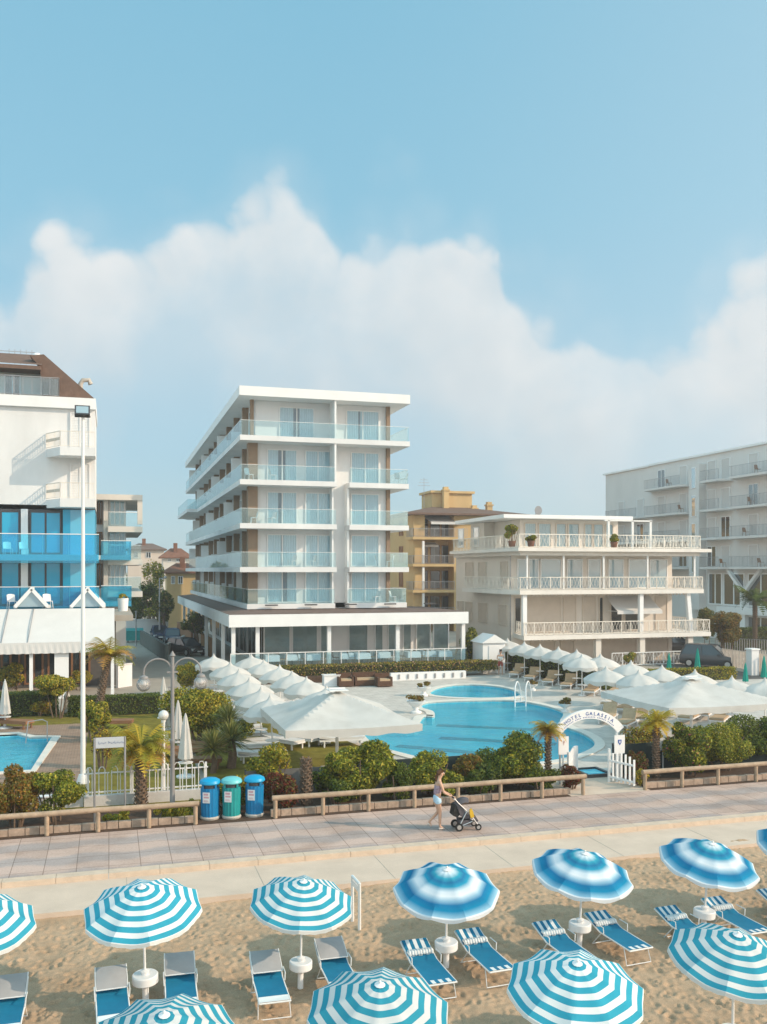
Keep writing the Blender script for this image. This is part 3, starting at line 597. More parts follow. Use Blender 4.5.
# ================================================================ cream apartment house right of the pool
def cream():
    VF, VW = 62.5, 65.3
    x0, x1 = onv(524,VF), onv(711,VF); cx = onv(511,VW)          # cx: left front corner of the walls
    d0 = (x0*ST+VF*CT)
    zl = [zat(635,x0+4,VF), zat(590,x0+4,VF), zat(548,x0+4,VF), zat(515.5,x0+6,VF+2.2)]
    xw = onv(672,VW); vb = onu(456,cx); xr2, xr3 = onv(704,VF), onv(709,VF)
    r = thing('apartment_house', 'cream three storey house with white trellis balconies and a penthouse, right of the pool', 'house', ((x0+x1)/2,VF,0))
    b = MB(); b.box(cx,xw,VW,vb,0,zl[2]-.3); b.build('wall', M['cream'], r)
    # side wall facing the hotel carries its own windows; recessed front loggias
    T = axes('left', cx)
    vv = lambda px: onu(px, cx)
    for z0, L_ in ((zl[1], ((508.5,501),(487,479),(474,466))), (zl[0], ((508,499),(488,479),(473,466),(464,458)))):
        for a, c in L_: window(r, T, vv(a)+.1, vv(c), z0+.55, z0+2.15, pm='darkpane', fm='shutter', mull=0, curtain=None, shutter=('shutter',1.0), back='shutter')
    b = MB(); b.box(cx-.05,cx,VW-.02,VW+.12,0,zl[2]-.35); b.build('drain_pipe', M['greymetal'], r)
    # slabs, their trellis rails
    for i, (z, xe) in enumerate(((zl[0],x1),(zl[1],xr2))):
        b = MB(); xs = x0 if i == 0 else onv(520,VF)
        b.prism([(xs,VF),(xe,VF),(xe,VF+8),(xw,VF+8),(xw,VW),(cx+.2,VW)] if i == 0 else [(xs,VF),(xe,VF),(xe,VF+9),(xw,VF+9),(xw,VW+.2),(cx+.3,VW+.2),(cx+.3,onu(462,cx-1.1)),(cx-1.1,onu(462,cx-1.1)),(cx-1.1,VW-.6)], z-.32, z)
        b.build('balcony_slab', M['creamslab'], r)
        b = MB(); 
        trellis_rail(b,(xs+.05,VF+.08),(xe-.08,VF+.08),z,.95); trellis_rail(b,(xe-.08,VF+.08),(xe-.08,VF+7.8),z,.95)
        if i: trellis_rail(b,(cx-1.0,VW-.5),(xs,VF+.1),z,.95); trellis_rail(b,(cx-1.02,VW-.5),(cx-1.02,onu(463,cx-1.1)),z,.95)
        else: trellis_rail(b,(cx+.4,VW-.1),(xs,VF+.1),z,.95)
        b.build('balcony_rail', M['creammetal'], r)
    z = zl[2]; b = MB(); xs = onv(518,VF-.3)
    b.prism([(xs,VF-.35),(xr3,VF-.35),(xr3,VF+11),(cx,vb),(cx-.6,vb),(cx-1.0,VW-.6)], z-.26, z); b.build('terrace_slab', M['creamslab'], r)
    b = MB(); b.prism([(xs+.3,VF),(xr3-.8,VF),(xr3-.8,VF+10.5),(cx+.3,vb-.2),(cx-.3,vb-.2),(cx-.6,VW-.3)], z-.56, z-.26); b.build('terrace_beam', M['cream'], r)
    b = MB(); trellis_rail(b,(xs+.3,VF+.1),(onv(701,VF),VF+.1),z,1.0); trellis_rail(b,(onv(701,VF),VF+.1),(onv(701,VF),VF+9),z,1.0); trellis_rail(b,(cx-.7,VW-.3),(xs+.3,VF+.1),z,1.0); trellis_rail(b,(cx-.7,VW-.3),(cx-.4,vb-.3),z,1.0); b.build('balcony_rail', M['creammetal'], r)
    # penthouse
    VP = VF+3.6; p0, p1 = onv(520,VP), onv(618,VP); zr = zl[3]
    b = MB(); b.box(p0,p1,VP,vb-3,z,zr-.3); b.box(cx+.2,p0-.01,VP+5,vb-3,z,zr-.3); b.build('penthouse_wall', M['cream'], r)
    b = MB(); b.box(onv(500,VP)-.3,onv(633,VF+2.2),VF+2.2,vb-2,zr-.28,zr); b.build('penthouse_roof', M['white2'], r)
    T = axes('front', VP)
    for a, c in ((524,536),(538,551),(555.5,566),(567.5,579),(584,592),(593,603),(605,613)):
        window(r, T, onv(a,VP), onv(c,VP), z+.1, zr-.55, fm='shutter', pm='pane', mull=0, curtain=(0,1), cm='fabric', back='shutter')
    T = axes('left', p0)
    window(r, axes('left', cx+.2), VP+6, VP+7.2, z+.3, zr-.6, fm='white2', mull=0, curtain=(0,1)); window(r, axes('left', cx+.2), VP+9.5, VP+10.7, z+.3, zr-.6, fm='white2', mull=0, curtain=(0,1))
    b = MB()
    for px in (608,632,650): x = onv(px,VF+.5); b.box(x,x+.16,VF+.5,VF+.66,z,zr-.45)
    b.box(onv(606,VF+.5)-.1,onv(650,VF+.5)+.2,VF+.5,VF+.62,zr-.5,zr-.4); b.build('pergola_frame', M['whitemetal'], r)
    # second floor: big sliding doors with the sky's reflection painted into the glass
    z = zl[1]; zt = zl[2]-.62; T = axes('front', VW)
    for a, c in ((517,527),(528.5,538.5),(540,561),(566.5,582.5),(587.5,600.5),(602,604.5),(608,623.5),(628,648),(649,667)):
        window(r, T, onv(a,VW), onv(c,VW), z+.06, zt-.15, fm='white2', pm='skypane', mull=0, curtain=(0,1) if a % 2 == 0 else None, back='dark')
    for px in (527.5,564,604,648,695):
        b = MB(); x = onv(px,VF+.12); b.box(x-.06,x+.06,VF+.14,VF+.26,z,zl[2]-.3); b.build('post', M['white2'], r)
    # first floor: closed shutters, a door, an awning
    z = zl[0]; zt = zl[1]-.5
    for a, c, sh in ((514,521,None),(527,561,1.),(563,576,1.),(582,596,1.),(598.5,603,None),(610,622,.0),(624,638,.9),(655,667,1.)):
        window(r, T, onv(a,VW), onv(c,VW), z+.06, zt-.1, fm='shutter', pm='darkpane', mull=0, curtain=None, shutter=('shutter',sh) if sh else None, back='dark' if not sh else 'shutter')
    awning(r, onv(606,VF+2.5), onv(650,VF+2.5), VW-.1, 1.9, zt, zt-1.15)
    for px, e in ((524.5,0),(641,0),(691,.28)):
        b = MB(); x = onv(px,VF+.3); b.add([(x-.16,VF+.2,z),(x+.16,VF+.2,z),(x+.16,VF+.5,z),(x-.16,VF+.5,z),(x-.16-e,VF+.2,zl[1]-.32),(x+.16-e,VF+.2,zl[1]-.32),(x+.16-e,VF+.5,zl[1]-.32),(x-.16-e,VF+.5,zl[1]-.32)],[(3,2,1,0),(4,5,6,7),(0,1,5,4),(1,2,6,5),(2,3,7,6),(3,0,4,7)]); b.build('post', M['white2'], r)
    # ground floor
    zt = zl[0]-.4
    for a, c in ((530,555),(560,574),(600,636),(645,668)):
        window(r, T, onv(a,VW), onv(c,VW), .1, zt-.2, fm='shutter', pm='darkpane', mull=0, curtain=None, shutter=('shutter',1.), back='shutter')
    for px in (598,642,690):
        b = MB(); x = onv(px,VF+.3); b.box(x-.22,x+.22,VF+.2,VF+.6,0,zl[0]-.32); b.build('pillar', M['cream'], r)
    b = MB(); trellis_rail(b,(onv(612,VF+.1),VF+.1),(onv(687,VF+.1),VF+.1),0,1.0,.3); b.build('terrace_rail', M['whitemetal'], r)
    for zz in (zl[0]-.45, zl[1]-.45):
        b = MB(); x = x0+.8
        while x < x1-2: b.box(x,x+.1,VF+.35,VF+.45,zz,zz+.12); x += .3
        b.build('trim', M['shutter'], r)
    return dict(zl=zl,VF=VF,VW=VW,cx=cx,x0=x0,x1=x1,xw=xw)
CR = cream()
# ================================================================ ochre apartment block between hotel and cream house
def ochre():
    V = 104.; r = thing('ochre_building', 'ochre yellow block of flats with brown hipped roof behind the restaurant', 'building', (onv(440,V),V,0))
    uc, ue = onv(413.5,V), onv(524,V); vb = V+17
    z = lambda y: zat(y,uc,V)
    ze = z(513); b = MB(); b.box(uc,ue,V+2,vb,0,ze-.1); b.box(uc,uc+1.4,V,V+2,0,ze-.1); b.box(onv(454,V),ue,V,V+2,0,ze-.1); b.build('wall', M['ochre'], r)
    # roof: hip, with a low tower, chimneys
    x0, x1, y0, y1, zr = uc-1.3, ue+.5, V-1.1, vb+1, z(499.5); mx, my = (y1-y0)/2, (y0+y1)/2
    b = MB(); b.add([(x0,y0,ze),(x1,y0,ze),(x1,y1,ze),(x0,y1,ze),(x0+mx*.8,my,zr),(x1-mx*.8,my,zr),(x0,y0,ze-.22),(x1,y0,ze-.22),(x1,y1,ze-.22),(x0,y1,ze-.22)],[(0,1,5,4),(1,2,5),(2,3,4,5),(3,0,4),(6,7,1,0),(7,8,2,1),(8,9,3,2),(9,6,0,3),(9,8,7,6)]); rf = b.build('roof', M['roofbrown'], r)
    b = MB(); b.box(onv(432,V+6),onv(472,V+6),V+6,V+10,ze,z(488)); b.box(onv(430,V+6),onv(474,V+6),V+5.7,V+10.3,z(488),z(488)+.3); b.build('roof_tower', M['ochre'], r)
    for px, yy in ((446.5,486),(475,505),(490,501)):
        b = MB(); x = onv(px,V+5); b.box(x-.35,x+.35,V+5,V+5.7,z(512),z(yy)); b.box(x-.45,x+.45,V+4.9,V+5.8,z(yy),z(yy)+.18); b.box(x-.3,x+.3,V+5.05,V+5.65,z(yy)+.18,z(yy)+.5); b.build('chimney', M['ochre'], rf)
    T = axes('front', V+2); xa, xb = onv(415.5,V), onv(453,V)
    for i, yy in enumerate((537,564,590,616)):
        zz = z(yy); b = MB(); b.box(xa-.6,(onv(466,V) if i == 0 else xb),V-.9,V+2,zz-.3,zz); b.build('balcony_slab', M['ochre'], r)
        b = MB(); bar_rail(b,(xa-.5,V-.8),((onv(465,V) if i == 0 else xb-.1),V-.8),zz,1.0,.16); bar_rail(b,(xa-.5,V-.8),(xa-.5,V+1.9),zz,1.0,.2); b.build('balcony_rail', M['greymetal'], r)
        for a, c in ((418,428),(430,440),(441,449)):
            window(r, T, onv(a,V+2), onv(c,V+2), zz+.1, zz+2.3, fm='woodbrown', pm='darkpane', mull=0, curtain=(0,.5) if (i+a) % 2 else None)
        if i: b = MB(); x = onv(420.5,V); b.box(x,x+.25,V-.75,V-.5,zz,zz+2.7); b.build('post', M['white2'], r)
    awning(r, onv(429,V), onv(463,V), V+1.9, 2.6, z(514)-.05, z(514)-.95)
    awning(r, onv(421,V), onv(441,V), V+1.9, 1.0, z(541)-.1, z(541)-.4)
    T = axes('left', uc)
    for yy in (537,564,590,616):
        for a in (V+4, V+10): window(r, T, a, a+1.5, z(yy)+.3, z(yy)+2.2, fm='woodbrown', pm='darkpane', mull=0, curtain=None, shutter=('woodbrown',1.), back='woodbrown')
    b = MB(); x = onv(424,V+4); b.tube([(x,V+4,z(505)),(x,V+4,z(474))],.03,5)
    for k, w_ in ((476,.5),(479,.65),(482,.8)): b.bar((x-w_,V+4,z(k)),(x+w_,V+4,z(k)),.04)
    b.build('antenna', M['greymetal'], r)
    b = MB(); x = onv(518,V+4); b.lathe([(.02,0),(.35,.08),(.55,.22)],12); 
    b.v = [(x+p[0]*.9, V-1.6-p[2], z(509)+p[1]) for p in b.v]; b.bar((x,V-1.2,z(509)),(x,V-1.0,z(516)),.08); b.build('satellite_dish', M['greymetal'], r)
ochre()
# ================================================================ long pale grey hotel at the right edge
def greyhotel():
    U = 62.; vf = lambda px: onu(px,U)
    r = thing('grey_building', 'long pale grey hotel with rows of railed balconies at the right edge', 'building', (U,vf(720),0))
    va, vb_, vn = vf(605.5), vf(651), vf(790)                 # far corner, roof step, near end (outside the frame)
    d = lambda v: U*ST+v*CT
    z = lambda y, px: H-(y-Y0)*d(vf(px))/F
    zt = z(449,740); zt2 = z(474,612)
    fl = [z(y,740) for y in (567,537,507.5,477.5)]
    b = MB(); b.box(U,U+16,vn,vb_,0,zt); b.box(U+.02,U+16,vb_,va,0,zt2); b.build('wall', M['greywall'], r)
    b = MB(); b.box(U-.25,U+16.2,vn,vb_+.2,zt,zt+.22); b.box(U-.25,U+16.2,vb_+.2,va+.3,zt2,zt2+.2); b.build('roof_edge', M['white2'], r)
    b = MB(); v0, v1 = vf(706), vf(696); b.box(U-.9,U+.0,v0,v1,3.0,fl[3]+2); b.build('stair_tower', M['greywall'], r)
    T = axes('left', U-.9)
    for zz in fl: window(r, T, v0+.5, v1-.5, zz-.6, zz+1.7, fm='white2', pm='skypane', mull=0, curtain=None)
    T = axes('left', U)
    for i, zz in enumerate(fl):
        segs = [(vf(806),vf(736)),(vf(735),vf(707)),(vf(694.5),vf(651)),(vf(650),vf(612))]
        if i == 3: segs = segs[:3]
        for s0, s1 in segs:
            b = MB(); b.prism([(U-1.5,s0+.8),(U,s0),(U,s1),(U-1.5,s1-.8)],zz-.22,zz); b.build('balcony_slab', M['greywall'], r)
            b = MB(); bar_rail(b,(U-1.42,s0+.8),(U-1.42,s1-.8),zz,1.05,.2); b.build('balcony_rail', M['greymetal'], r)
            n = max(2, int((s1-s0)/3.6))
            for k in range(n):
                a = s0+(s1-s0)*(k+.3)/n; opn = (k*7+i*3+int(s0)) % 4 == 0
                window(r, T, a, a+1.5, zz+.05, zz+2.25, fm='white2', pm='darkpane', mull=1 if opn else 0, curtain=None, shutter=None if opn else ('greywall',1.), back='dark' if opn else 'greywall')
    # open ground floors at the near end: white piers, flat dark panels as recesses, Y shaped struts
    for a, c, z0, z1 in ((vf(722.5),vf(709),3.6,7.0),(vf(745),vf(724),3.6,7.0),(vf(775),vf(748.5),3.6,7.0),(vf(742),vf(724),.2,2.7),(vf(775),vf(748),.2,2.7),(vf(703),vf(699),1.2,4.2)):
        if a > c: a, c = c, a
        window(r, T, a, c, z0, z1, fm='white2', pm='darkpane', mull=1, curtain=None, w=.14, name='window')
    for px in (746.5,):
        v = vf(px); b = MB(); b.box(U-.5,U-.02,v-.4,v+.4,0,5.2); b.bar((U-.3,v,5.0),(U-.3,v-2.6,7.4),.4,.3); b.bar((U-.3,v,5.0),(U-.3,v+2.6,7.4),.4,.3); b.build('strut', M['white2'], r)
    b = MB(); b.box(U-.7,U-.01,vf(800),vf(722),2.8,3.5); b.build('ledge', M['white2'], r)
    return U
GU = greyhotel()
# ================================================================ left hotel with blue glass
def lefthotel():
    V = 60.; xr = onv(95,V); xl = onv(-60,V); z = lambda y: zat(y,onv(50,V),V)
    r = thing('blue_glass_hotel', 'white hotel with blue glazed lower floors and brown mansard roof at the left', 'hotel', (onv(40,V),V,0))
    zf0, zf1 = z(408), z(397); vb = V+7.2
    b = MB(); b.box(xl,xr,V,vb,z(505),zf0); b.build('wall', M['white'], r)
    b = MB(); b.box(xl,xr+.05,V-.25,vb,zf0,zf1); b.build('fascia', M['white2'], r)
    # mansard with roof terrace
    xs = onv(60,V); xt = onv(35,V); zt = z(356)
    b = MB(); b.prism_y([(xr+.02,zf1+.01),(onv(44,V),zf1+.01),(onv(39,V),z(366)),(xt-.3,zt),(xt+.5,zt+.1)],V+.1,V+1.0); b.add([(xr,V+1.0,zf1),(xt+.5,V+1,zt+.1),(xt+.5,vb,zt+.1),(xr,vb,zf1)],[(0,3,2,1)])
    b.add([(xl,V-.3,z(366)),(onv(42,V),V-.3,z(366.5)),(xt+.4,V+2.5,zt+.55),(xl,V+2.5,zt+.55)],[(0,1,2,3)]); b.box(xl,onv(41,V),V-.25,V+2,z(366.5)-.28,z(366.5)-.05); rf = b.build('roof', M['roofbrown'], r)
    b = MB(); b.box(xl,onv(42,V+1),V+1.2,V+3,zf1,z(366)); b.build('attic_wall', M['cream'], r)
    T = axes('front', V+1.2); window(r, T, onv(2,V), onv(19,V), zf1+.1, z(373), pm='darkpane', mull=1, curtain=(0,.5))
    b = MB(); bar_rail(b,(xl,V-.15),(onv(59,V),V-.15),zf1,1.15,.5,.03); bar_rail(b,(onv(59,V),V-.15),(onv(59,V),V+1.1),zf1,1.15,.5,.03); rl = b.build('terrace_rail', M['greymetal'], r)
    b = MB(); b.box(xl,onv(59,V)-.03,V-.16,V-.14,zf1+.1,zf1+1.1); b.build('rail_panel', M['pane'], rl)
    b = MB(); x = onv(80,V+1); b.tube([(x,V+2,z(386)),(x,V+2,z(376)),(x+.15,V+2,z(372)),(x+.5,V+2,z(371.5)),(x+.62,V+2,z(376))],.15,10); b.build('vent_pipe', M['concrete'], rf, smooth=40)
    b = MB(); b.ball((onv(34.5,V),V+2,z(357)+.35),.3); b.lathe([(.12,0),(.12,.3)],8,(onv(34.5,V),V+2,z(358))); b.build('vent_cap', M['white2'], rf, smooth=40)
    b = MB(); xa = onv(-8,V); b.tube([(xa,V+3,zt),(xa,V+3,z(341))],.04,6)
    for yy in (343,353): b.bar((xa-2,V+3,z(yy)),(onv(31.5,V),V+3,z(yy-.2)),.04); [b.bar((onv(k,V),V+3,z(yy)-.16),(onv(k,V),V+3,z(yy)+.16),.03) for k in (4,10,16,22,28)]
    b.build('antenna', M['greymetal'], rf)
    # two small balconies
    for yy in (456,506.5):
        zz = z(yy-6.5); x0, x1 = onv(45,V-1.4), onv(95.5,V-.7)
        b = MB(); b.prism([(x0,V),(onv(60,V-1.6),V-1.6),(x1,V-1.6),(x1,V)],zz-.5,zz); b.build('balcony', M['white'], r)
        b = MB(); bar_rail(b,(onv(60,V-1.6),V-1.5),(x1-.05,V-1.5),zz,.95,.13); bar_rail(b,(x0,V-.05),(onv(60,V-1.6),V-1.5),zz,.95,.13); k = b.build('balcony_rail', M['creammetal'], r)
        b = MB(); p, q = Vector((x0,V-.07,zz+.5)), Vector((onv(60,V-1.6),V-1.52,zz+.5)); b.bar(p,q,.012,.18); b.build('rail_panel', M['shutter'], k)
        T = axes('front', V)
        window(r, T, onv(70,V), onv(90,V), zz+.05, zz+2.3, fm='white', pm='pane', mull=1, curtain=None, back='white', shutter=('white2',1.))
    # blue storeys
    for zb_, zt_, rail in ((z(555),z(509.5),z(535.5)),(z(606),z(560),z(587))):
        b = MB(); b.box(xl,onv(70,V),V+.1,vb,zb_,zt_); b.box(onv(70,V),xr-.05,V+1.2,vb,zb_,zt_); b.build('dark_wall', M['darkmetal'], r)
        b = MB(); b.box(onv(21,V),onv(28,V),V-.1,V+.09,zb_,zt_); b.build('pilaster', M['white2'], r)
        T = axes('front', V+.1)
        for a, c in ((-40,-4),(0,20),(29.5,61.5)): window(r, T, onv(a,V), onv(c,V), zb_+.05, zt_-.1, fm='darkmetal', pm='blueglass', mull=1 if a > 20 else 0, curtain=None, w=.10, back='bluedark')
        b = MB(); b.add([(onv(63,V),V-.15,zb_),(onv(70.5,V),V-.25,zb_),(onv(70.5,V),V-.25,zt_),(onv(63,V),V-.15,zt_)],[(0,1,2,3)]); b.build('glass_panel', M['blueglass'], r)
        b = MB(); b.add([(onv(70.5,V),V-.26,zb_),(xr,V-.1,zb_),(xr,V-.1,zt_),(onv(70.5,V),V-.26,zt_)],[(0,1,2,3)]); b.add([(xr,V-.1,zb_),(xr,vb,zb_),(xr,vb,zt_),(xr,V-.1,zt_)],[(0,1,2,3)]); b.build('glass_panel', M['blueglass2'], r)
        of = 1.9 if rail > 9 else .55; lo = .5 if rail > 9 else .15
        b = MB(); b.box(xl,xr+.2,V-of,V+.3,zb_-.35,zb_); b.build('balcony_slab', M['white2'], r)
        b = MB(); b.box(xl,xr+.25,V-of-.07,V-of-.02,zb_-lo,rail); gl = b.build('balcony_glass', M['bluerail'], r)
        b = MB(); b.box(xl,xr+.25,V-of-.1,V-of,rail,rail+.05); x = xl
        while x < xr: b.box(x,x+.04,V-of-.01,V-of+.03,zb_,rail); x += 1.45
        b.build('handrail', M['whitemetal'], gl)
    # balconies wrapping round the right side
    for y0, y1, pe_ in ((559.5,541,130.5),(606,586,131)):
        v = V+8; zb_, zt_ = zat(y0,onv(110,v),v), zat(y1,onv(110,v),v); x1 = onv(pe_,v); b = MB(); b.box(xr-.2,x1,v,v+5,zb_,zb_+.3); b.build('balcony_slab', M['white2'], r)
        b = MB(); b.box(xr+.3,x1,v-.05,v,zb_-.05,zt_); b.box(x1,x1+.04,v-.05,v+5,zb_-.05,zt_); gl = b.build('balcony_glass', M['bluerail'], r)
        b = MB(); b.box(xr+.3,x1+.05,v-.08,v+.02,zt_,zt_+.05); b.build('handrail', M['whitemetal'], gl)
    # terrace roof, gabled skylights, big awning over the ground floor restaurant
    zr = z(606.5); VA = 56.8; xa = onv(114.5,VA); zA1, zA0 = zat(608,xa,VA+1.4), zat(641,xa,VA-1.2)
    b = MB(); b.box(xl,onv(131,V+4),VA+1.5,V+9,zr-.85,zr-.5); b.build('terrace_roof', M['lightpave'], r)
    for p0, p1 in ((15,48),(71,104)):
        vv = VA+1.5; x0, x1 = onv(p0,vv), onv(p1,vv); xm = (x0+x1)/2; za, zb_ = zat(607,x0,vv), zat(589,x0,vv)
        b = MB()
        for y in (vv, vv+3.5): b.bar((x0,y,za),(xm,y,zb_),.2); b.bar((xm,y,zb_),(x1,y,za),.2)
        for p in ((x0,za),(xm,zb_),(x1,za)): b.bar((p[0],vv,p[1]),(p[0],vv+3.5,p[1]),.16)
        for t in (.33,.66): b.bar((xm+(x1-xm)*t,vv,zb_+(za-zb_)*t),(xm+(x1-xm)*t,vv+3.5,zb_+(za-zb_)*t),.08)
        s = b.build('skylight', M['white2'], r)
        b = MB(); b.add([(x0,vv+.05,za),(x1,vv+.05,za),(xm,vv+.05,zb_),(x0,vv+3.5,za),(x1,vv+3.5,za),(xm,vv+3.5,zb_)],[(0,1,2),(0,2,5,3),(1,4,5,2)]); b.build('skylight_glass', M['skypane'], s)
    b = MB(); n = 14; vs = []
    for i in range(n+1):
        t = i/n; vs += [(xl,VA+1.4-2.6*t,zA1+(zA0-zA1)*t-.06*math.sin(t*math.pi)),(xa,VA+1.4-2.6*t,zA1+(zA0-zA1)*t-.06*math.sin(t*math.pi))]
    b.add(vs, [(2*i,2*i+1,2*i+3,2*i+2) for i in range(n)])
    nv = 60
    va = []
    for i in range(nv+1):
        x = xl+(xa-xl)*i/nv; va += [(x,VA-1.2,zA0),(x,VA-1.22-.02*(i%2),zA0-.62+.015*math.cos(i*math.pi/1.5))]
    b.add(va, [(2*i,2*i+1,2*i+3,2*i+2) for i in range(nv)])
    b.box(xa-.02,xa,VA-1.1,VA+1.2,zA0-.6,zA0-.3); aw = b.build('terrace_awning', M['fabric'], r)
    b = MB()
    for px in (1,27.5): x = onv(px,VA-1.2); b.bar((x,VA-1.19,zA0+.03),(x+.15,VA+1.35,zA1+.03),.035)
    b.build('awning_cable', M['greymetal'], aw)
    for px in (31,61.5,112.5,-20):
        x = onv(px,VA-1.0); b = MB(); w_ = .38 if px == 61.5 else .09; b.box(x-w_,x+w_,VA-1.0,VA-.8,0,zA0-.2); b.build('awning_post', M['white2'], r)
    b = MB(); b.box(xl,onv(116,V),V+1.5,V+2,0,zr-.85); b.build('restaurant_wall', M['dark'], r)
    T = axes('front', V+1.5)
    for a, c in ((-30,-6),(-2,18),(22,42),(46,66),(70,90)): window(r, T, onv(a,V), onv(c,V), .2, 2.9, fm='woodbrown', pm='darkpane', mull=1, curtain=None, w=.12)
    return dict(V=V, VA=VA, xr=xr, xl=xl, z=z)
LH = lefthotel()
# ================================================================ white flats behind the left hotel
def flats():
    V = 69.; z = lambda y: zat(y,onv(118,V),V); x0, x1 = onv(92,V), onv(142.5,V)
    r = thing('apartment_building', 'small white block of flats with open corner balconies behind the left hotel', 'building', (onv(118,V),V,0))
    xm = onv(108,V+1.6); xw = onv(126,V+1.6)
    b = MB(); b.box(x0,xw,V+1.6,V+12,0,z(497)); b.build('wall', M['white'], r)
    b = MB(); b.box(onv(103.5,V),onv(108,V),V+.6,V+1.6,0,z(497)); b.build('pier', M['cream'], r)
    b = MB(); b.box(x0,x1,V-.1,V+12.3,z(500),z(494.5)); b.box(x1-.35,x1,V-.05,V+.3,z(524),z(500)); b.build('roof', M['cream'], r)
    T = axes('front', V+1.6)
    for i, yy in enumerate((525,558,590)):
        zz = z(yy); b = MB(); b.box(onv(108,V),x1,V-.1,V+12,zz-.5,zz-.1); b.build('balcony_slab', M['cream'], r)
        b = MB(); b.box(onv(108.5,V),x1-.1,V-.02,V,zz-.1,zz+.9); g = b.build('balcony_glass', M['clearglass'], r)
        b = MB(); b.box(onv(108.5,V),x1-.1,V-.04,V+.02,zz+.9,zz+.95); b.build('handrail', M['whitemetal'], g)
        window(r, T, onv(109.5,V+1.6), onv(125,V+1.6), zz+.05, zz+1.9, pm='pane', mull=2, curtain=(0,1)); window(r, T, onv(96.5,V+1.6), onv(102.5,V+1.6), zz+.1, zz+1.9, pm='darkpane', mull=1, curtain=None, fm='woodbrown')
flats()
# ================================================================ orange houses and low roofs at the end of the street
def house(name, label, p0, p1, V, ybase, yeave, ytop, m, rm, win=()):
    z = lambda y: zat(y,onv((p0+p1)/2,V),V); x0, x1 = onv(p0,V), onv(p1,V); r = thing(name, label, 'house', ((x0+x1)/2,V,0)); D = (x1-x0)*.9
    b = MB(); b.box(x0,x1,V,V+D,0,z(yeave)); b.build('wall', M[m], r)
    o = .5; e = z(yeave); t = z(ytop); xm = (x0+x1)/2; ym = V+D/2
    b = MB(); b.add([(x0-o,V-o,e),(x1+o,V-o,e),(x1+o,V+D+o,e),(x0-o,V+D+o,e),(x0+(x1-x0)*.3,ym,t),(x1-(x1-x0)*.3,ym,t),(x0-o,V-o,e-.2),(x1+o,V-o,e-.2),(x1+o,V+D+o,e-.2),(x0-o,V+D+o,e-.2)],[(0,1,5,4),(1,2,5),(2,3,4,5),(3,0,4),(6,7,1,0),(7,8,2,1),(8,9,3,2),(9,6,0,3),(9,8,7,6)]); rf = b.build('roof', M[rm], r)
    b = MB(); x = x0+(x1-x0)*.4; b.box(x,x+.6,ym-1.2,ym-.6,e,t+.8); b.build('chimney', M['terracotta'], rf)
    T = axes('front', V)
    for a, c, ya, yb in win: window(r, T, onv(a,V), onv(c,V), z(yb), z(ya), pm='darkpane', mull=1, curtain=None)
house('orange_house', 'orange house with red tiled roof beside the street behind the hotel', 167, 200, 118, 0, 572, 563, 'ochre', 'terracotta', ((171,175,576,584),(178,183,576,584)))
house('pink_house', 'tall pale pink house with dark red roof at the street end', 163, 190, 150, 0, 557, 548, 'cream', 'terracotta', ((168,171,558.5,562),(176,180,558.5,562)))
house('low_house', 'low grey house with flat brown roof at the end of the street', 128, 164, 165, 0, 549, 543, 'creamwall', 'roofgrey', ((134,138,552,558),(146,151,552,558)))
# ================================================================ BEACH: parasols and loungers
def mat_parasol(name, stops, smooth):
    m = bpy.data.materials.new(name); m.use_nodes = True; nt = m.node_tree; nt.nodes.clear(); L = nt.links.new
    out = N(nt, 'ShaderNodeOutputMaterial'); at = N(nt, 'ShaderNodeAttribute', attribute_name='radial')
    r = N(nt, 'ShaderNodeValToRGB'); cr = r.color_ramp; cr.interpolation = 'LINEAR' if smooth else 'CONSTANT'
    cr.elements[0].position = stops[0][0]; cr.elements[0].color = stops[0][1]+(1,); cr.elements[1].position = stops[-1][0]; cr.elements[1].color = stops[-1][1]+(1,)
    for p, c in stops[1:-1]: e = cr.elements.new(p); e.color = c+(1,)
    L(at.outputs['Fac'], r.inputs[0])
    geo = N(nt, 'ShaderNodeNewGeometry'); n = N(nt, 'ShaderNodeTexNoise', Scale=3.0, Detail=5.0); L(geo.outputs['Position'], n.inputs['Vector'])
    ov = N(nt, 'ShaderNodeMixRGB', blend_type='OVERLAY'); ov.inputs[0].default_value = .18; L(r.outputs[0], ov.inputs[1]); L(n.outputs[0], ov.inputs[2])
    df = N(nt, 'ShaderNodeBsdfDiffuse'); tl = N(nt, 'ShaderNodeBsdfTranslucent'); mx = N(nt, 'ShaderNodeMixShader', Fac=.22)
    oi = N(nt, 'ShaderNodeObjectInfo'); rr = N(nt, 'ShaderNodeMapRange'); rr.inputs[3].default_value = .86; rr.inputs[4].default_value = 1.08; L(oi.outputs['Random'], rr.inputs[0]); sc_ = N(nt, 'ShaderNodeVectorMath', operation='SCALE'); L(ov.outputs[0], sc_.inputs[0]); L(rr.outputs[0], sc_.inputs['Scale']); ov = sc_
    L(ov.outputs[0], df.inputs[0]); L(ov.outputs[0], tl.inputs[0]); L(df.outputs[0], mx.inputs[1]); L(tl.outputs[0], mx.inputs[2]); L(mx.outputs[0], out.inputs[0])
    return m
BL, WH, BD = (.045,.34,.46), (.74,.75,.74), (.03,.18,.35)
st = []
for i in range(10): st.append((i*.1, BL if i % 2 == 0 else WH))
st[0] = (0., BL)
M['striped'] = mat_parasol('striped_canvas', [(0.,WH),(.05,BL),(.13,WH),(.215,BL),(.305,WH),(.39,BL),(.48,WH),(.565,BL),(.655,WH),(.74,BL),(.83,WH),(.91,BL),(.985,WH)], False)
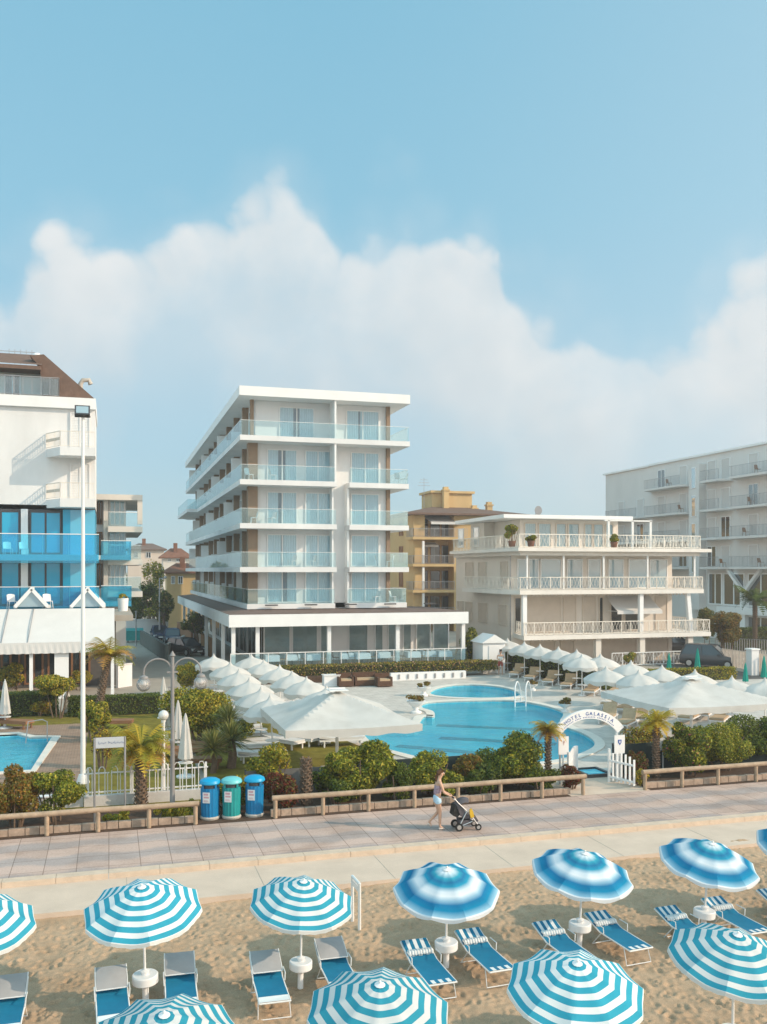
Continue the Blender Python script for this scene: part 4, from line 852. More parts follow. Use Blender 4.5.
M['gradient'] = mat_parasol('shaded_blue_canvas', [(0.,WH),(.12,(.62,.72,.78)),(.24,BL),(.33,BD),(.42,(.03,.30,.46)),(.52,(.62,.70,.76)),(.60,(.72,.76,.80)),(.68,(.28,.47,.60)),(.76,(.02,.18,.36)),(.86,(.015,.23,.41)),(.97,(.30,.52,.66)),(.98,(.72,.76,.80))], True)
def canopy(root, mname, rad=1.0, rise=.37, nseg=10, fringe=.10, scallop=False):
    ns, nr = 6, 22; vs, fs, rv = [], [], []; tot = nseg*ns
    for j in range(nr+1):
        t = j/nr
        for i in range(tot):
            a = 2*math.pi*i/tot; k = (i % ns)/ns; sag = 1-(1-math.cos(math.pi/nseg))*math.sin(math.pi*k)*1.15
            r = rad*t*sag; z = rise*(1-t**1.45)-.042*math.sin(math.pi*k)*t**1.2+.007*math.sin(9*a+5*t)*t
            vs.append((r*math.cos(a), r*math.sin(a), z)); rv.append(t)
    for j in range(nr):
        for i in range(tot): fs.append((j*tot+i, j*tot+(i+1)%tot, (j+1)*tot+(i+1)%tot, (j+1)*tot+i) if j else (i, (i+1)%tot, tot+(i+1)%tot, tot+i))
    base = nr*tot; n0 = len(vs)
    for i in range(tot):
        p = vs[base+i]; k = (i % ns)/ns; dz = fringe*(.75+.5*math.sin(math.pi*k) if scallop else 1+.25*(i%2))
        vs.append((p[0]*1.006, p[1]*1.006, p[2]-dz)); rv.append(1.)
    for i in range(tot): fs.append((base+i, base+(i+1)%tot, n0+(i+1)%tot, n0+i))
    b = MB(); b.add(vs, fs); o = b.build('canopy', M[mname], root, smooth=35)
    at = o.data.attributes.new('radial','FLOAT','POINT'); at.data.foreach_set('value', rv)
    b = MB(); b.lathe([(.035,rise-.03),(.075,rise+.005),(.05,rise+.015),(.02,rise+.03),(.016,rise+.06),(.002,rise+.07)],10); b.build('finial', M['plastic'], o)
    b = MB()
    for k in range(nseg):
        a = 2*math.pi*k/nseg; pts = [(rad*t*math.cos(a)*.995, rad*t*math.sin(a)*.995, rise*(1-t**1.45)-.022) for t in (0,.25,.5,.75,1.)]; b.tube(pts,.007,4)
        b.tube([(.03*math.cos(a),.03*math.sin(a),-.22),(rad*.5*math.cos(a),rad*.5*math.sin(a),rise*(1-.5**1.45)-.03)],.006,4)
    b.build('ribs', M['whitemetal'], o)
    return o
def make_parasol(name, mname, scal, top=1.6):
    r = thing(name, 'p', 'parasol')
    b = MB(); b.tube([(0,0,.40),(0,0,top+.3)],.021,10); b.build('pole', M['whitemetal'], r, smooth=40)
    b = MB(); b.lathe([(.055,-.25),(.055,.36),(.045,.40)],14); b.build('base_post', M['plastic'], r, smooth=40)
    b = MB(); b.lathe([(.05,.34),(.20,.34),(.215,.355),(.215,.475),(.20,.49),(.06,.49)],24); b.lathe([(.06,.49),(.08,.55),(.03,.57)],12); t = b.build('side_table', M['plastic'], r, smooth=40)
    c = canopy(r, mname, .98, .40, 10, .055, scal); c.location.z = top; c.rotation_euler = (R(10),R(1),0)
    return r
pS = Proto(make_parasol('beach_parasol', 'striped', False)); pG = Proto(make_parasol('beach_parasol', 'gradient', True, 1.46))
ZS = -.25
row = [(-2.22,16.75,'s'),(.62,16.75,'s'),(3.33,16.6,'s'),(6.15,16.62,'g'),(9.03,16.75,'g'),(11.83,16.65,'g'),(14.55,17.0,'g')]
rl = ['blue and white striped parasol cut off by the left edge in the far beach row','','blue and white striped parasol beside the white shower frame on the sand','blurred blue banded parasol right of the white shower frame, leftmost of its kind','blurred blue banded parasol in the middle of the three whole ones','blurred blue banded parasol furthest right that shows whole','sliver of blue parasol at the right edge of the photo']
rl[1] = 'wide striped parasol in the far beach row over two grey hooded loungers, second from left'
tl = [(0,.05),(R(5),R(-2)),(R(3),R(1)),(R(4),R(0)),(R(3),R(3)),(R(4),R(7)),(R(4),R(5))]
for (u,v,k),l,t in zip(row, rl, tl):
    (pS if k == 's' else pG).put((u,v,ZS), random.uniform(-.35,.3), l, 'beach parasols', 1.04 if k == 's' and u < 1 else (.97 if k == 's' else 1.03), tilt=(t[0]*.55,t[1]*.55))
fl = ['striped parasol at the bottom left of the near row, mostly cut off by the frame','striped parasol in the middle of the near row, second from the left','large striped parasol of the near row standing third from the left','striped parasol at the lower right, rightmost of the near row']
for (u,v),l in zip([(.72,12.05),(3.54,12.1),(6.38,11.95),(9.2,12.2)], fl):
    pS.put((u,v,ZS), random.uniform(-.3,.3), l, 'beach parasols', 1.0, tilt=(R(2),R(random.uniform(-2,2))))
# loungers: frame, two slung cloths, hood; head at +y
M['slingblue'] = mat('blue_sling', (.006,.17,.30), .8, .10, 6)
M['slinggrey'] = mat('grey_mesh', (.36,.35,.35), .8, .06, 6)
M['slingwhite'] = mat('white_sling', (.74,.75,.74), .8, .06, 6)
def make_lounger(kind):
    r = thing('beach_lounger', 'l', 'lounger'); w = .31; HB = (0,.28,.40); FT = (0,-1.0,.40); HD = (0,.98,.60 if kind == 'striped' else .68)
    b = MB()
    for s in (-1,1): b.tube([(s*w,-1.02,.38),(s*w,.25,.38),(s*w,HD[1],HD[2]-.02)],.017,7)
    b.tube([(-w,-1.02,.38),(w,-1.02,.38)],.017,7); b.tube([(-w,HD[1],HD[2]-.02),(w,HD[1],HD[2]-.02)],.017,7)
    f = b.build('frame', M['whitemetal'], r, smooth=40)
    for y0, y1 in ((-.92,-.78),(.55,.2)):
        b = MB(); b.tube([(-w,y1,.37),(-w-.02,y0,.02),(w+.02,y0,.02),(w,y1,.37)],.014,6); b.build('leg', M['whitemetal'], r, smooth=40)
    for s in (-1,1):
        b = MB(); b.tube([(s*(w+.02),.05,.40),(s*(w+.03),.05,.56),(s*(w+.03),.4,.56)],.012,5); b.build('armrest', M['whitemetal'], r)
    def cloth(name, pa, pb, mats, stripes, par, nx=14, ny=12, sag=.03):
        vs = []; fs = []; b = MB()
        for j in range(ny+1):
            t = j/ny
            for i in range(nx+1):
                s = i/nx; y = pa[1]+(pb[1]-pa[1])*t; z = pa[2]+(pb[2]-pa[2])*t - sag*math.sin(math.pi*t)*(.4+.6*math.sin(math.pi*s)); vs.append(((s-.5)*2*(w-.012), y, z))
        for j in range(ny):
            for i in range(nx):
                b.mi = stripes(i/nx+.5/nx, j/ny+.5/ny)
                b.add([vs[j*(nx+1)+i],vs[j*(nx+1)+i+1],vs[(j+1)*(nx+1)+i+1],vs[(j+1)*(nx+1)+i]],[(0,1,2,3)])
        return b.build(name, mats, par)
    mt = [M['slingblue'], M['slingwhite'], M['slinggrey']]
    if kind == 'striped':
        cloth('seat_sling', (0,-1.0,.40), (0,.27,.40), mt, lambda s, t: 1 if (t < .2 and int(s*7) % 2 == 1) else 0, r)
        bk = cloth('back_sling', (0,.27,.40), (0,.97,.615), mt, lambda s, t: 1 if t > .22 and int(s*7) in (1,3,5) else 0, r)
        b = MB()
        for i in range(9): s = -.26+i*.065; b.tube([(s,.43,.465+.01*(i%2)),(s+.02,.5,.51),(s,.57,.52)],.035,6)
        b.build('pillow', M['slingwhite'], r, smooth=True)
    else:
        cloth('seat_sling', (0,-1.0,.40), (0,-.72,.40), mt, lambda s, t: 1, r, ny=5, sag=.015)
        cloth('seat_sling', (0,-.72,.402), (0,.27,.40), mt, lambda s, t: 0, r)
        cloth('back_sling', (0,.27,.40), (0,.97,.67), mt, lambda s, t: 0, r)
        hd = cloth('sun_hood', (0,.26,.53), (0,1.0,.74), mt, lambda s, t: 2, r, ny=8, sag=-.05)
        b = MB()
        for s in (-1,1): b.tube([(s*w,.55,.47),(s*w,.26,.53),(s*w,1.0,.74)],.013,6)
        b.tube([(-w,.26,.53),(w,.26,.53)],.013,6); b.build('hood_frame', M['whitemetal'], hd)
    return r
lS = Proto(make_lounger('striped')); lG = Proto(make_lounger('hooded'))
side = {-1:'left', 1:'right'}
nm = ['far left parasol','second parasol from the left','striped parasol by the shower frame','leftmost blurred blue parasol','middle blurred blue parasol','rightmost whole blurred blue parasol','parasol sliver at the right edge']
for k,(u,v,c) in enumerate(row):
    for s in (-1,1):
        if k == 6 and s == 1 : continue
        g = c == 's'
        du = .60+random.uniform(-.04,.06); rz = random.uniform(-.05,.05) + (.06 if not g else .0)
        yo = (-.46 if g else -.48)+random.uniform(-.1,.1)+(.25 if (k == 1 and s == 1) or (k == 2 and s == 1) else 0)+(.18 if not g and s == 1 else 0)
        (lG if g else lS).put((u+s*du, v+yo, ZS), rz, ('grey hooded' if g else 'striped blue')+' lounger on the '+side[s]+' of the '+nm[k], 'beach loungers', (.84,.72 if g else .78,.84))
# white shower frame at the edge of the path
r = thing('shower_frame', 'white tubular shower frame standing on the sand beside the striped parasol', 'shower frame', (5.25,20.0,ZS))
a, c = P(359.5,928,-.22), P(352.5,919,-.22); b = MB()
for q in (a, c): b.tube([(q.x,q.y,-.3),(q.x,q.y,.72)],.035,8)
b.tube([(a.x,a.y,.70),(c.x,c.y,.70)],.035,8); b.build('post', M['whitemetal'], r, smooth=40)
b = MB(); b.bar((a.x,a.y,.58),(c.x,c.y,.58),.03,.12); b.build('sign_board', M['plastic'], r)
# ================================================================ PLANTS
def mat_leaf(name, bright=1.0):
    m = bpy.data.materials.new(name); m.use_nodes = True; nt = m.node_tree; nt.nodes.clear(); L = nt.links.new
    out = N(nt, 'ShaderNodeOutputMaterial'); at = N(nt, 'ShaderNodeAttribute', attribute_name='leafcol')
    df = N(nt, 'ShaderNodeBsdfPrincipled', Roughness=.55); df.inputs['Specular IOR Level'].default_value = .25
    tl = N(nt, 'ShaderNodeBsdfTranslucent'); mx = N(nt, 'ShaderNodeMixShader', Fac=.3)
    L(at.outputs['Color'], df.inputs['Base Color']); L(at.outputs['Color'], tl.inputs[0]); L(df.outputs[0], mx.inputs[1]); L(tl.outputs[0], mx.inputs[2]); L(mx.outputs[0], out.inputs[0])
    return m
M['leaf'] = mat_leaf('leaves')
GREEN = [(.060,.085,.012),(.10,.12,.016),(.15,.155,.022),(.20,.18,.03),(.045,.06,.012)]
DARKG = [(.030,.050,.012),(.05,.07,.014),(.075,.09,.02),(.02,.035,.01)]
YELL = [(.16,.14,.02),(.24,.19,.03),(.12,.12,.02),(.30,.22,.03),(.08,.09,.015)]
RED = [(.07,.014,.012),(.05,.012,.010),(.10,.022,.016),(.05,.035,.015),(.06,.055,.015)]
RUST = [(.13,.07,.02),(.10,.07,.02),(.09,.09,.02),(.07,.065,.02),(.15,.08,.025)]
OLIVE = [(.10,.085,.035),(.07,.065,.03),(.14,.11,.045),(.05,.045,.02)]
def leafmesh(name, pts, nrm, size, cols, rng, parent, aspect=1.7, droop=.0):
    n = len(pts); rand = rng.normal(size=(n,3)); nn = nrm*.8+rand*.7+np.array([0,0,.35]); nn /= np.linalg.norm(nn,axis=1)[:,None]+1e-9
    t = rng.normal(size=(n,3)); t[:,2] += .2-droop; t -= nn*(t*nn).sum(1)[:,None]; t /= np.linalg.norm(t,axis=1)[:,None]+1e-9
    s = np.cross(nn,t); L_ = size*rng.uniform(.6,1.35,n)[:,None]; W_ = L_/aspect
    co = np.stack([pts-t*L_*.5, pts+s*W_*.5+nn*L_*.06, pts+t*L_*.5, pts-s*W_*.5+nn*L_*.06],1).reshape(-1,3).astype(np.float32)
    me = bpy.data.meshes.new(name); me.vertices.add(n*4); me.vertices.foreach_set('co', co.ravel()); me.loops.add(n*4); me.loops.foreach_set('vertex_index', np.arange(n*4,dtype=np.int32))
    me.polygons.add(n); me.polygons.foreach_set('loop_start', np.arange(0,n*4,4,dtype=np.int32)); me.update()
    c = np.array(cols)[rng.integers(0,len(cols),n)]*LEAFGAIN*rng.uniform(.75,1.25,(n,1)); col = np.ones((n,4,4),np.float32); col[:,:,:3] = c[:,None,:]
    a = me.attributes.new('leafcol','FLOAT_COLOR','CORNER'); a.data.foreach_set('color', col.ravel()); me.materials.append(M['leaf'])
    o = bpy.data.objects.new(name, me); C.objects.link(o)
    if parent: o.parent = parent
    return o
def crown_pts(rx, ry, z0, z1, n, rng, clumps=14, box=False):
    # leaf points spread over many clumps inside an ellipsoid (or a clipped box)
    cz, rz = (z0+z1)/2, (z1-z0)/2
    if box:
        f = rng.integers(0,3,n); p = rng.uniform(-1,1,(n,3)); s = rng.choice([-1,1],n); k = rng.uniform(.80,1.04,n)
        for ax in range(3): p[f==ax,ax] = (s*k)[f==ax]
        p[(f==2),2] = np.abs(p[(f==2),2]); pts = p*np.array([rx,ry,rz])+np.array([0,0,cz]); pts += rng.normal(size=(n,3))*.025
        nr = np.zeros((n,3)); nr[np.arange(n),f] = s; return pts, nr
    d = rng.normal(size=(clumps,3)); d /= np.linalg.norm(d,axis=1)[:,None]; rr = rng.uniform(.35,.80,(clumps,1)); cc = d*rr; cr = rng.uniform(.26,.46,clumps)
    k = rng.integers(0,clumps,n); q = rng.normal(size=(n,3)); q /= np.linalg.norm(q,axis=1)[:,None]; rad = rng.uniform(.45,1.05,(n,1))**.6
    p = cc[k]+q*rad*cr[k][:,None]; m = np.linalg.norm(p,axis=1); p[m>1.12] *= (1.12/m[m>1.12])[:,None]
    return p*np.array([rx,ry,rz])+np.array([0,0,cz]), q
def stems(b, h, rng, n=5, spread=.25, r=.03, base=.08):
    for _ in range(n):
        a = rng.uniform(0,6.28); s = rng.uniform(.3,1)*spread; p0 = (base*math.cos(a),base*math.sin(a),0); b.tube([p0,(s*.5*math.cos(a)+p0[0],s*.5*math.sin(a)+p0[1],h*.5),(s*math.cos(a)+p0[0],s*math.sin(a)+p0[1],h)], r, 5, r*.4)
M['hedgecore'] = mat('dark_core', (.035,.035,.014), .95, .3, 6)
M['bark'] = mat('bark', (.16,.11,.075), .95, .3, 8, bump=.8, bscale=20)
SEED = [11]; LEAFGAIN = np.array([2.15,2.0,1.3])
def bush(name, label, loc, rx, ry, z0, z1, n, cols, leaf=.10, cat='bush', group=None, box=False, clumps=16, stem=True, aspect=1.7, flowers=None, nst=5):
    SEED[0] += 1; rng = np.random.default_rng(SEED[0]); r = thing(name, label, cat, loc, group)
    n = int(n*2.9); leaf *= .92; cols = list(cols)*(12 if flowers else 1)+[tuple(c/2 for c in f) for f in (flowers or [])]*2; p, q = crown_pts(rx, ry, z0, z1, n, rng, clumps, box); leafmesh('foliage', p, q, leaf, cols, rng, r, aspect)
    if box: b = MB(); k = .88; b.box(loc[0]-rx*k,loc[0]+rx*k,loc[1]-ry*k,loc[1]+ry*k,max(z0,.02),z0+(z1-z0)*.93); b.build('dark_core', M['hedgecore'], r)  # solid dark box added so no light shows through the hedge
    if stem:
        b = MB(); stems(b, (z0+z1)/2+ (z1-z0)*.2, rng, nst, rx*.6, .035 if rx < 1.5 else .07, min(.25,rx*.25)); b.v = [(x+loc[0],y+loc[1],z+loc[2]) for x,y,z in b.v]; b.build('trunk' if nst < 3 else 'stem', M['bark'], r)
    return r
def at(px, v): return (onv(px,v), v, 0)
# bushes of the strip between rail and pool: (label, px, v, rx, ry, z0, z1, n, cols, leaf, kind)
FR = [
 ('rusty brown feathery bush at the left edge behind the wooden rail', 14, 28.3, .68,.6,.15,1.65, 3000, RUST, .09,'bush'),
 ('round green bush on a short stem beside the tall white mast', 58, 28.4, .78,.7,.35,1.4, 3000, GREEN, .09,'bush'),
 ('dark red leaved bush between blue bins and the brown palm stump', 277, 28.1, .62,.45,.05,1.0, 2200, RED, .09,'bush'),
 ('tall loose oleander in front of the big white canopy', 360, 28.6, 1.05,.7,.1,1.75, 4200, GREEN, .15,'oleander bush'),
 ('dark round bush between oleander and box shaped bush', 397, 28.2, .58,.5,.05,1.05, 2600, DARKG+GREEN[:2], .07,'bush'),
 ('green squarish bush directly behind the walking woman', 429, 28.4, .78,.6,.05,1.4, 3600, GREEN, .09,'bush'),
 ('rusty orange bush behind the pushchair', 467, 28.6, .45,.4,.1,1.25, 1800, RUST, .10,'bush'),
 ('largest dense green bush in front of the pool, left of the gate palm', 514, 28.7, 1.1,.8,.05,1.7, 5200, GREEN+DARKG[:2], .10,'bush'),
 ('small red leaved bush at the left gate post', 571, 28.0, .40,.35,.02,.72, 1300, RED, .08,'bush'),
 ('dark red bush at the right gate post', 637, 28.4, .42,.4,.02,1.0, 1400, RED+DARKG[:2], .08,'bush'),
 ('flowering oleander right of the small palm by the gate', 690, 28.6, .72,.7,.05,1.75, 3600, GREEN+DARKG[:2], .13,'oleander bush'),
 ('rounded green bush between the oleander and the right edge bush', 722, 28.9, .95,.85,.05,1.65, 4200, GREEN, .08,'bush'),
 ('tall dense bush at the right edge behind the rail', 760, 30.0, 1.45,1.0,.05,1.85, 6500, DARKG+GREEN[:2], .09,'bush'),
 ('low yellow green hedge right behind the three bins', 232, 28.4, .95,.4,.05,.95, 2600, YELL+GREEN[:2], .08,'bush'),
 ('loose yellow green bush behind the right blue bin', 268, 30.0, .75,.6,.1,1.5, 2800, YELL+GREEN, .10,'bush'),
 ('low leafy bush left of the oleander near the palm stump', 325, 29.3, .5,.45,.05,1.0, 1500, DARKG+GREEN[:2], .10,'bush'),
 ('dark bush between the rusty bush and the large pool bush', 487, 28.2, .42,.4,.02,.95, 1400, DARKG, .09,'bush'),
 ('dry yellow shrub behind the dark screen right of the gate', 645, 31.3, 1.1,.4,.1,1.35, 1800, YELL+RUST, .10,'shrub'),
 ('dark low bush filling the bed left of the largest green bush', 476, 28.0, .5,.4,.02,.75, 1500, DARKG+GREEN[:1], .08,'bush'),
 ('low green bush between the squarish bush and the rusty bush', 448, 28.0, .45,.4,.02,.8, 1500, GREEN, .08,'bush'),
 ('low dark bush at the foot of the gate palm', 541, 28.0, .55,.4,.02,.8, 1700, DARKG+GREEN[:2], .08,'bush'),
 ('low dark bush at the foot of the oleander', 338, 28.0, .55,.4,.02,.7, 1600, DARKG+GREEN[:2], .08,'bush'),
 ('small yellow shrub below the right gate post', 640, 27.7, .25,.2,.02,.55, 500, YELL, .08,'shrub'),
]
for i,(lb_,px,v,rx,ry,z0,z1,n,cols,lf,nm_) in enumerate(FR):
    bush('oleander' if 'oleander' in nm_ else nm_, lb_, at(px,v), rx*1.16, ry*1.16, z0, z1*1.1, int(n*1.15), cols, lf, nm_, 'bushes behind the rail', flowers=[(.6,.2,.25)] if 'flowering' in lb_ else None, aspect=2.8 if 'oleander' in nm_ else 1.7)
for i,px in enumerate((112,124,163,171,180,190)):
    bush('ground_plant', 'small leafy plant in the bed behind the left rail, '+ORD[i]+' of six from the left', at(px,27.6+.15*(i%2)), .26,.24,.0,.42+.1*(i%3), 420, GREEN+YELL[:1], .10, 'plant', 'small bed plants', stem=False, clumps=7)
# left garden
def Pl(px, py): p = P(px,py); return (p.x,p.y,0)
LG = [
 ('large umbrella shaped shrub with bare branches on the left garden lawn', 57,718, 1.15,1.0,1.05,2.25, 3600, YELL+GREEN, .11,'shrub'),
 ('green shrub wrapped round the trunk of the leaning garden palm', 95,742, .7,.6,.3,1.9, 2600, GREEN+YELL[:2], .11,'shrub'),
 ('tall rounded shrub tree right of the double street lamp', 201,742, 1.6,1.3,.45,2.75, 6500, GREEN+YELL[:2], .12,'shrub'),
 ('yellow green bush behind the curved lamp arms', 187,695, .75,.7,.3,1.9, 2200, YELL+GREEN, .12,'shrub'),
 ('orange flowering bush beside the dark hedge in the left garden', 42,716, .55,.4,.05,.95, 1500, YELL+RUST, .10,'bush'),
 ('wispy bare shrub behind the street name sign', 103,768, .55,.4,.1,1.7, 500, RUST+YELL, .09,'shrub'),
 ('spiky low palm bush in front of the left restaurant', 14,690, 1.0,.8,.2,1.6, 2000, GREEN+YELL, .16,'bush'),
 ('small hedge bush under the restaurant post', 52,692, 1.0,.5,.1,.9, 1500, GREEN, .10,'bush'),
 ('green bush at the far end of the garden palms', 80,690, .8,.5,.1,1.2, 1500, GREEN+YELL, .10,'bush'),
 ('leafy bush growing behind the yuccas', 240,748, .8,.6,.2,1.4, 2000, DARKG+GREEN, .10,'bush'),
]
for lb_,px,py,rx,ry,z0,z1,n,cols,lf,nm_ in LG: bush(nm_, lb_, Pl(px,py), rx, ry, z0, z1, n, cols, lf, nm_, 'garden shrubs')
bush('hedge', 'dark clipped hedge behind the closed white parasol at the left edge', Pl(10,716), 2.2,.5,0,1.15, 4200, DARKG, .10, 'hedge', box=True, stem=False)
bush('hedge', 'dark clipped hedge across the back of the left garden lawn', Pl(124,714), 2.6,.4,0,.95, 4200, DARKG+GREEN[:1], .10, 'hedge', box=True, stem=False)
bush('hedge', 'long clipped hedge behind the row of white pool parasols', ((P(509,672).x+P(614,693).x)/2+.5,(P(509,672).y+P(614,693).y)/2+1.5,0), (P(509,672)-P(614,693)).length/2,.5,0,1.3, 7000, DARKG+GREEN[:2], .13, 'hedge', box=True, stem=False).rotation_euler = (0,0,math.atan2(P(614,693).y-P(509,672).y,P(614,693).x-P(509,672).x))
bush('hedge', 'low yellow green hedge in front of the parked grey car', (onv(672,53.2),53.2,0), 4.6,.35,0,.8, 4000, YELL+GREEN, .11, 'hedge', box=True, stem=False)
bush('shrub', 'dense green shrub between the restaurant and the cream house', at(473,63.5), 1.0,.9,.1,3.0, 3600, GREEN+DARKG, .15, 'shrub')
bush('tree', 'reddish olive tree behind the parked grey car', (onv(727,64),64,0), 1.6,1.4,1.3,4.0, 4500, OLIVE+RUST[:1], .17, 'tree', nst=4)
bush('tree', 'slim dark tree at the foot of the grey hotel', (onv(706,68),68,0), .9,.9,1.2,4.6, 2500, OLIVE+DARKG, .17, 'tree', nst=2)
bush('hedge', 'dark hedge in front of the grey hotel', (onv(765,72),72,0), 4.2,.7,0,2.0, 4500, DARKG, .15, 'hedge', box=True, stem=False)
bush('hedge', 'hedge of flowering plants along the restaurant terrace', ((HT['cL']+HT['cR'])/2+1.2,60.4,0), 8.6,.7,.35,.98, 6500, OLIVE+YELL[:2]+DARKG+[(.2,.12,.09)], .13, 'hedge', box=True, stem=False, flowers=[(.6,.35,.35),(.65,.5,.45)])
T_ = thing('tree','olive crowned street tree at the end of the side street','tree', Pl(155,628)); T_.location = (onv(154,112),112,0)
def tree(label, loc, h, rx, n, cols, leaf=.25, name='tree'):
    SEED[0] += 1; rng = np.random.default_rng(SEED[0]); r = thing(name, label, 'tree', loc, 'distant street trees')
    p, q = crown_pts(rx, rx, h*.45, h, n, rng, 18); leafmesh('crown', p, q, leaf, cols, rng, r)
    b = MB(); b.tube([(0,0,0),(.1,0,h*.3),(0,.1,h*.6)],.22,7,.12)
    for a in (0,2,4): b.tube([(0,0,h*.4),(rx*.4*math.cos(a),rx*.4*math.sin(a),h*.72)],.1,5,.04)
    b.v = [(x+loc[0],y+loc[1],z) for x,y,z in b.v]; b.build('trunk', M['bark'], r)
    return r
bpy.data.objects.remove(T_)
for lb_,px,v,h,rx,cols in (('round yellow crowned tree at the end of the side street',153,112,8.6,1.7,YELL+GREEN),('dark tree below the yellow crowned street tree',149,104,6.3,1.5,DARKG),('small dark tree beside the orange house',163,100,5.2,1.3,DARKG+OLIVE),
    ('bushy brown green tree behind the parked blue cars',160,101.5,3.8,1.6,OLIVE+GREEN),('dark tree at the left end of the white wall',138,106,3.9,2.2,DARKG),('tall dark tree under the flats balcony',130,108,5.,1.6,DARKG+GREEN[:1]),('far hazy tree beyond the orange roofs',180,170,8.5,4.,OLIVE+GREEN),('far tree left of the orange house',140,175,8.,4.,DARKG),('dark shrub tree right of the brown timber fence',196,84,3.6,1.4,DARKG)):
    tree(lb_, (onv(px,v),v,0), h, rx, 2200, cols)
# palms
def frond(L_, rng, fan=False, nl=16, width=.36, droop=.9, up=.6):
    # returns verts, faces of a feather palm leaf growing along +x
    vs, fs = [], []
    for i in range(nl+1):
        t = i/nl; x = L_*t*(1-.12*droop*t); z = L_*(up*t-droop*t*t)
        vs.append((x,0,z))
    out_v, out_f = [], []
    for i in range(1, nl):
        t = i/nl; w_ = width*math.sin(math.pi*min(1,t*.9+.12))*L_*.9
        for s in (-1,1):
            p = Vector(vs[i]); q = Vector(vs[i+1]); k = len(out_v)
            tip = p+Vector((w_*.55, s*w_, -w_*.35+rng.uniform(-.04,.04)))
            out_v += [p, p+(q-p)*.75, tip]; out_f.append((k,k+1,k+2))
    for i in range(nl):
        k = len(out_v); p, q = Vector(vs[i]), Vector(vs[i+1]); w_ = .018*(1-i/nl)+.004
        out_v += [p+Vector((0,w_,0)), p-Vector((0,w_,0)), q-Vector((0,w_,0)), q+Vector((0,w_,0))]; out_f.append((k,k+1,k+2,k+3))
    return out_v, out_f
def palm(label, loc, h, tr, L_, nf, cols, lean=(0,0), name='palm_tree', old=None, thick=None, droop=.9, group='palms', rough=True):
    SEED[0] += 1; rng = np.random.default_rng(SEED[0]); r = thing(name, label, 'palm', loc, group)
    b = MB(); pts = [(loc[0]+lean[0]*t*t, loc[1]+lean[1]*t*t, h*t) for t in np.linspace(0,1,9)]; b.tube(pts, tr, 10, tr*.85)
    n = int(h/.09)
    for i in range(n):       # ragged leaf bases round the trunk
        t = (i+.5)/n; c = (loc[0]+lean[0]*t*t, loc[1]+lean[1]*t*t, h*t)
        for k in range(6):
            a = k*1.047+i*.55; rr = tr*(1-.15*t); p = Vector((c[0]+rr*math.cos(a), c[1]+rr*math.sin(a), c[2])); o = Vector((math.cos(a),math.sin(a),1.1)).normalized()
            b.bar(p-o*.02, p+o*(.07+.03*rng.random()), .055, .03)
    b.build('trunk', M['bark'], r)
    top = Vector((lean[0], lean[1], h))
    def crown(nf, cols, up, dr, nm, LL):
        V_, F_, CC = [], [], []
        for i in range(nf):
            a = i*2.399+rng.uniform(-.2,.2); u_ = rng.uniform(*up); v, f = frond(LL*rng.uniform(.8,1.1), rng, droop=dr*rng.uniform(.8,1.2), up=u_)
            Mx = Matrix.Rotation(a,4,'Z'); k = len(V_); V_ += [Mx @ p + top for p in v]; F_ += [tuple(j+k for j in q) for q in f]; c = tuple(np.array(cols[rng.integers(0,len(cols))])*LEAFGAIN*.9); CC += [c]*len(f)
        me = bpy.data.meshes.new(nm); me.from_pydata([tuple(p) for p in V_], [], F_); me.materials.append(M['leaf']); at_ = me.attributes.new('leafcol','FLOAT_COLOR','CORNER')
        cl = []
        for q, c in zip(F_, CC): cl += [*c,1.]*len(q)
        at_.data.foreach_set('color', cl); me.update(); o = bpy.data.objects.new(nm, me); C.objects.link(o); o.parent = r; return o
    crown(nf, cols, (.35,1.5), droop, 'crown', L_)
    if old: crown(max(5,nf//3), old, (-.2,.15), droop*.7, 'dry_leaves', L_*.75)
    return r
PG = [(.12,.13,.02),(.19,.17,.03),(.26,.20,.03)]; PO = [(.34,.18,.03),(.28,.15,.04),(.20,.12,.05)]
palm('stout palm with orange dry leaves behind the left rail', Pl(141,806), 1.75, .16, 1.2, 46, PG, old=PO)
palm('leaning garden palm by the left restaurant awning', Pl(98,738), 3.5, .14, 1.35, 30, PG+PO[2:], lean=(.45,.2))
palm('small palm left of the gate arch', (onv(548,28.3),28.3,0), 1.9, .075, .72, 30, [(.22,.17,.02),(.28,.2,.03),(.14,.12,.02)], old=PO)
palm('small palm right of the gate beside a white sign', (onv(656,28.6),28.6,0), 1.95, .09, .80, 30, [(.22,.18,.02),(.26,.2,.03),(.14,.13,.02)], old=PO)
palm('dark palm in front of the grey hotel at the right edge', (onv(755,70),70,0), 4.6, .2, 2.2, 28, DARKG, droop=1.0)
palm('brown cut palm stump without leaves behind the rail', (onv(306,28.4),28.4,0), 1.45, .16, .1, 5, RUST, name='palm_stump')
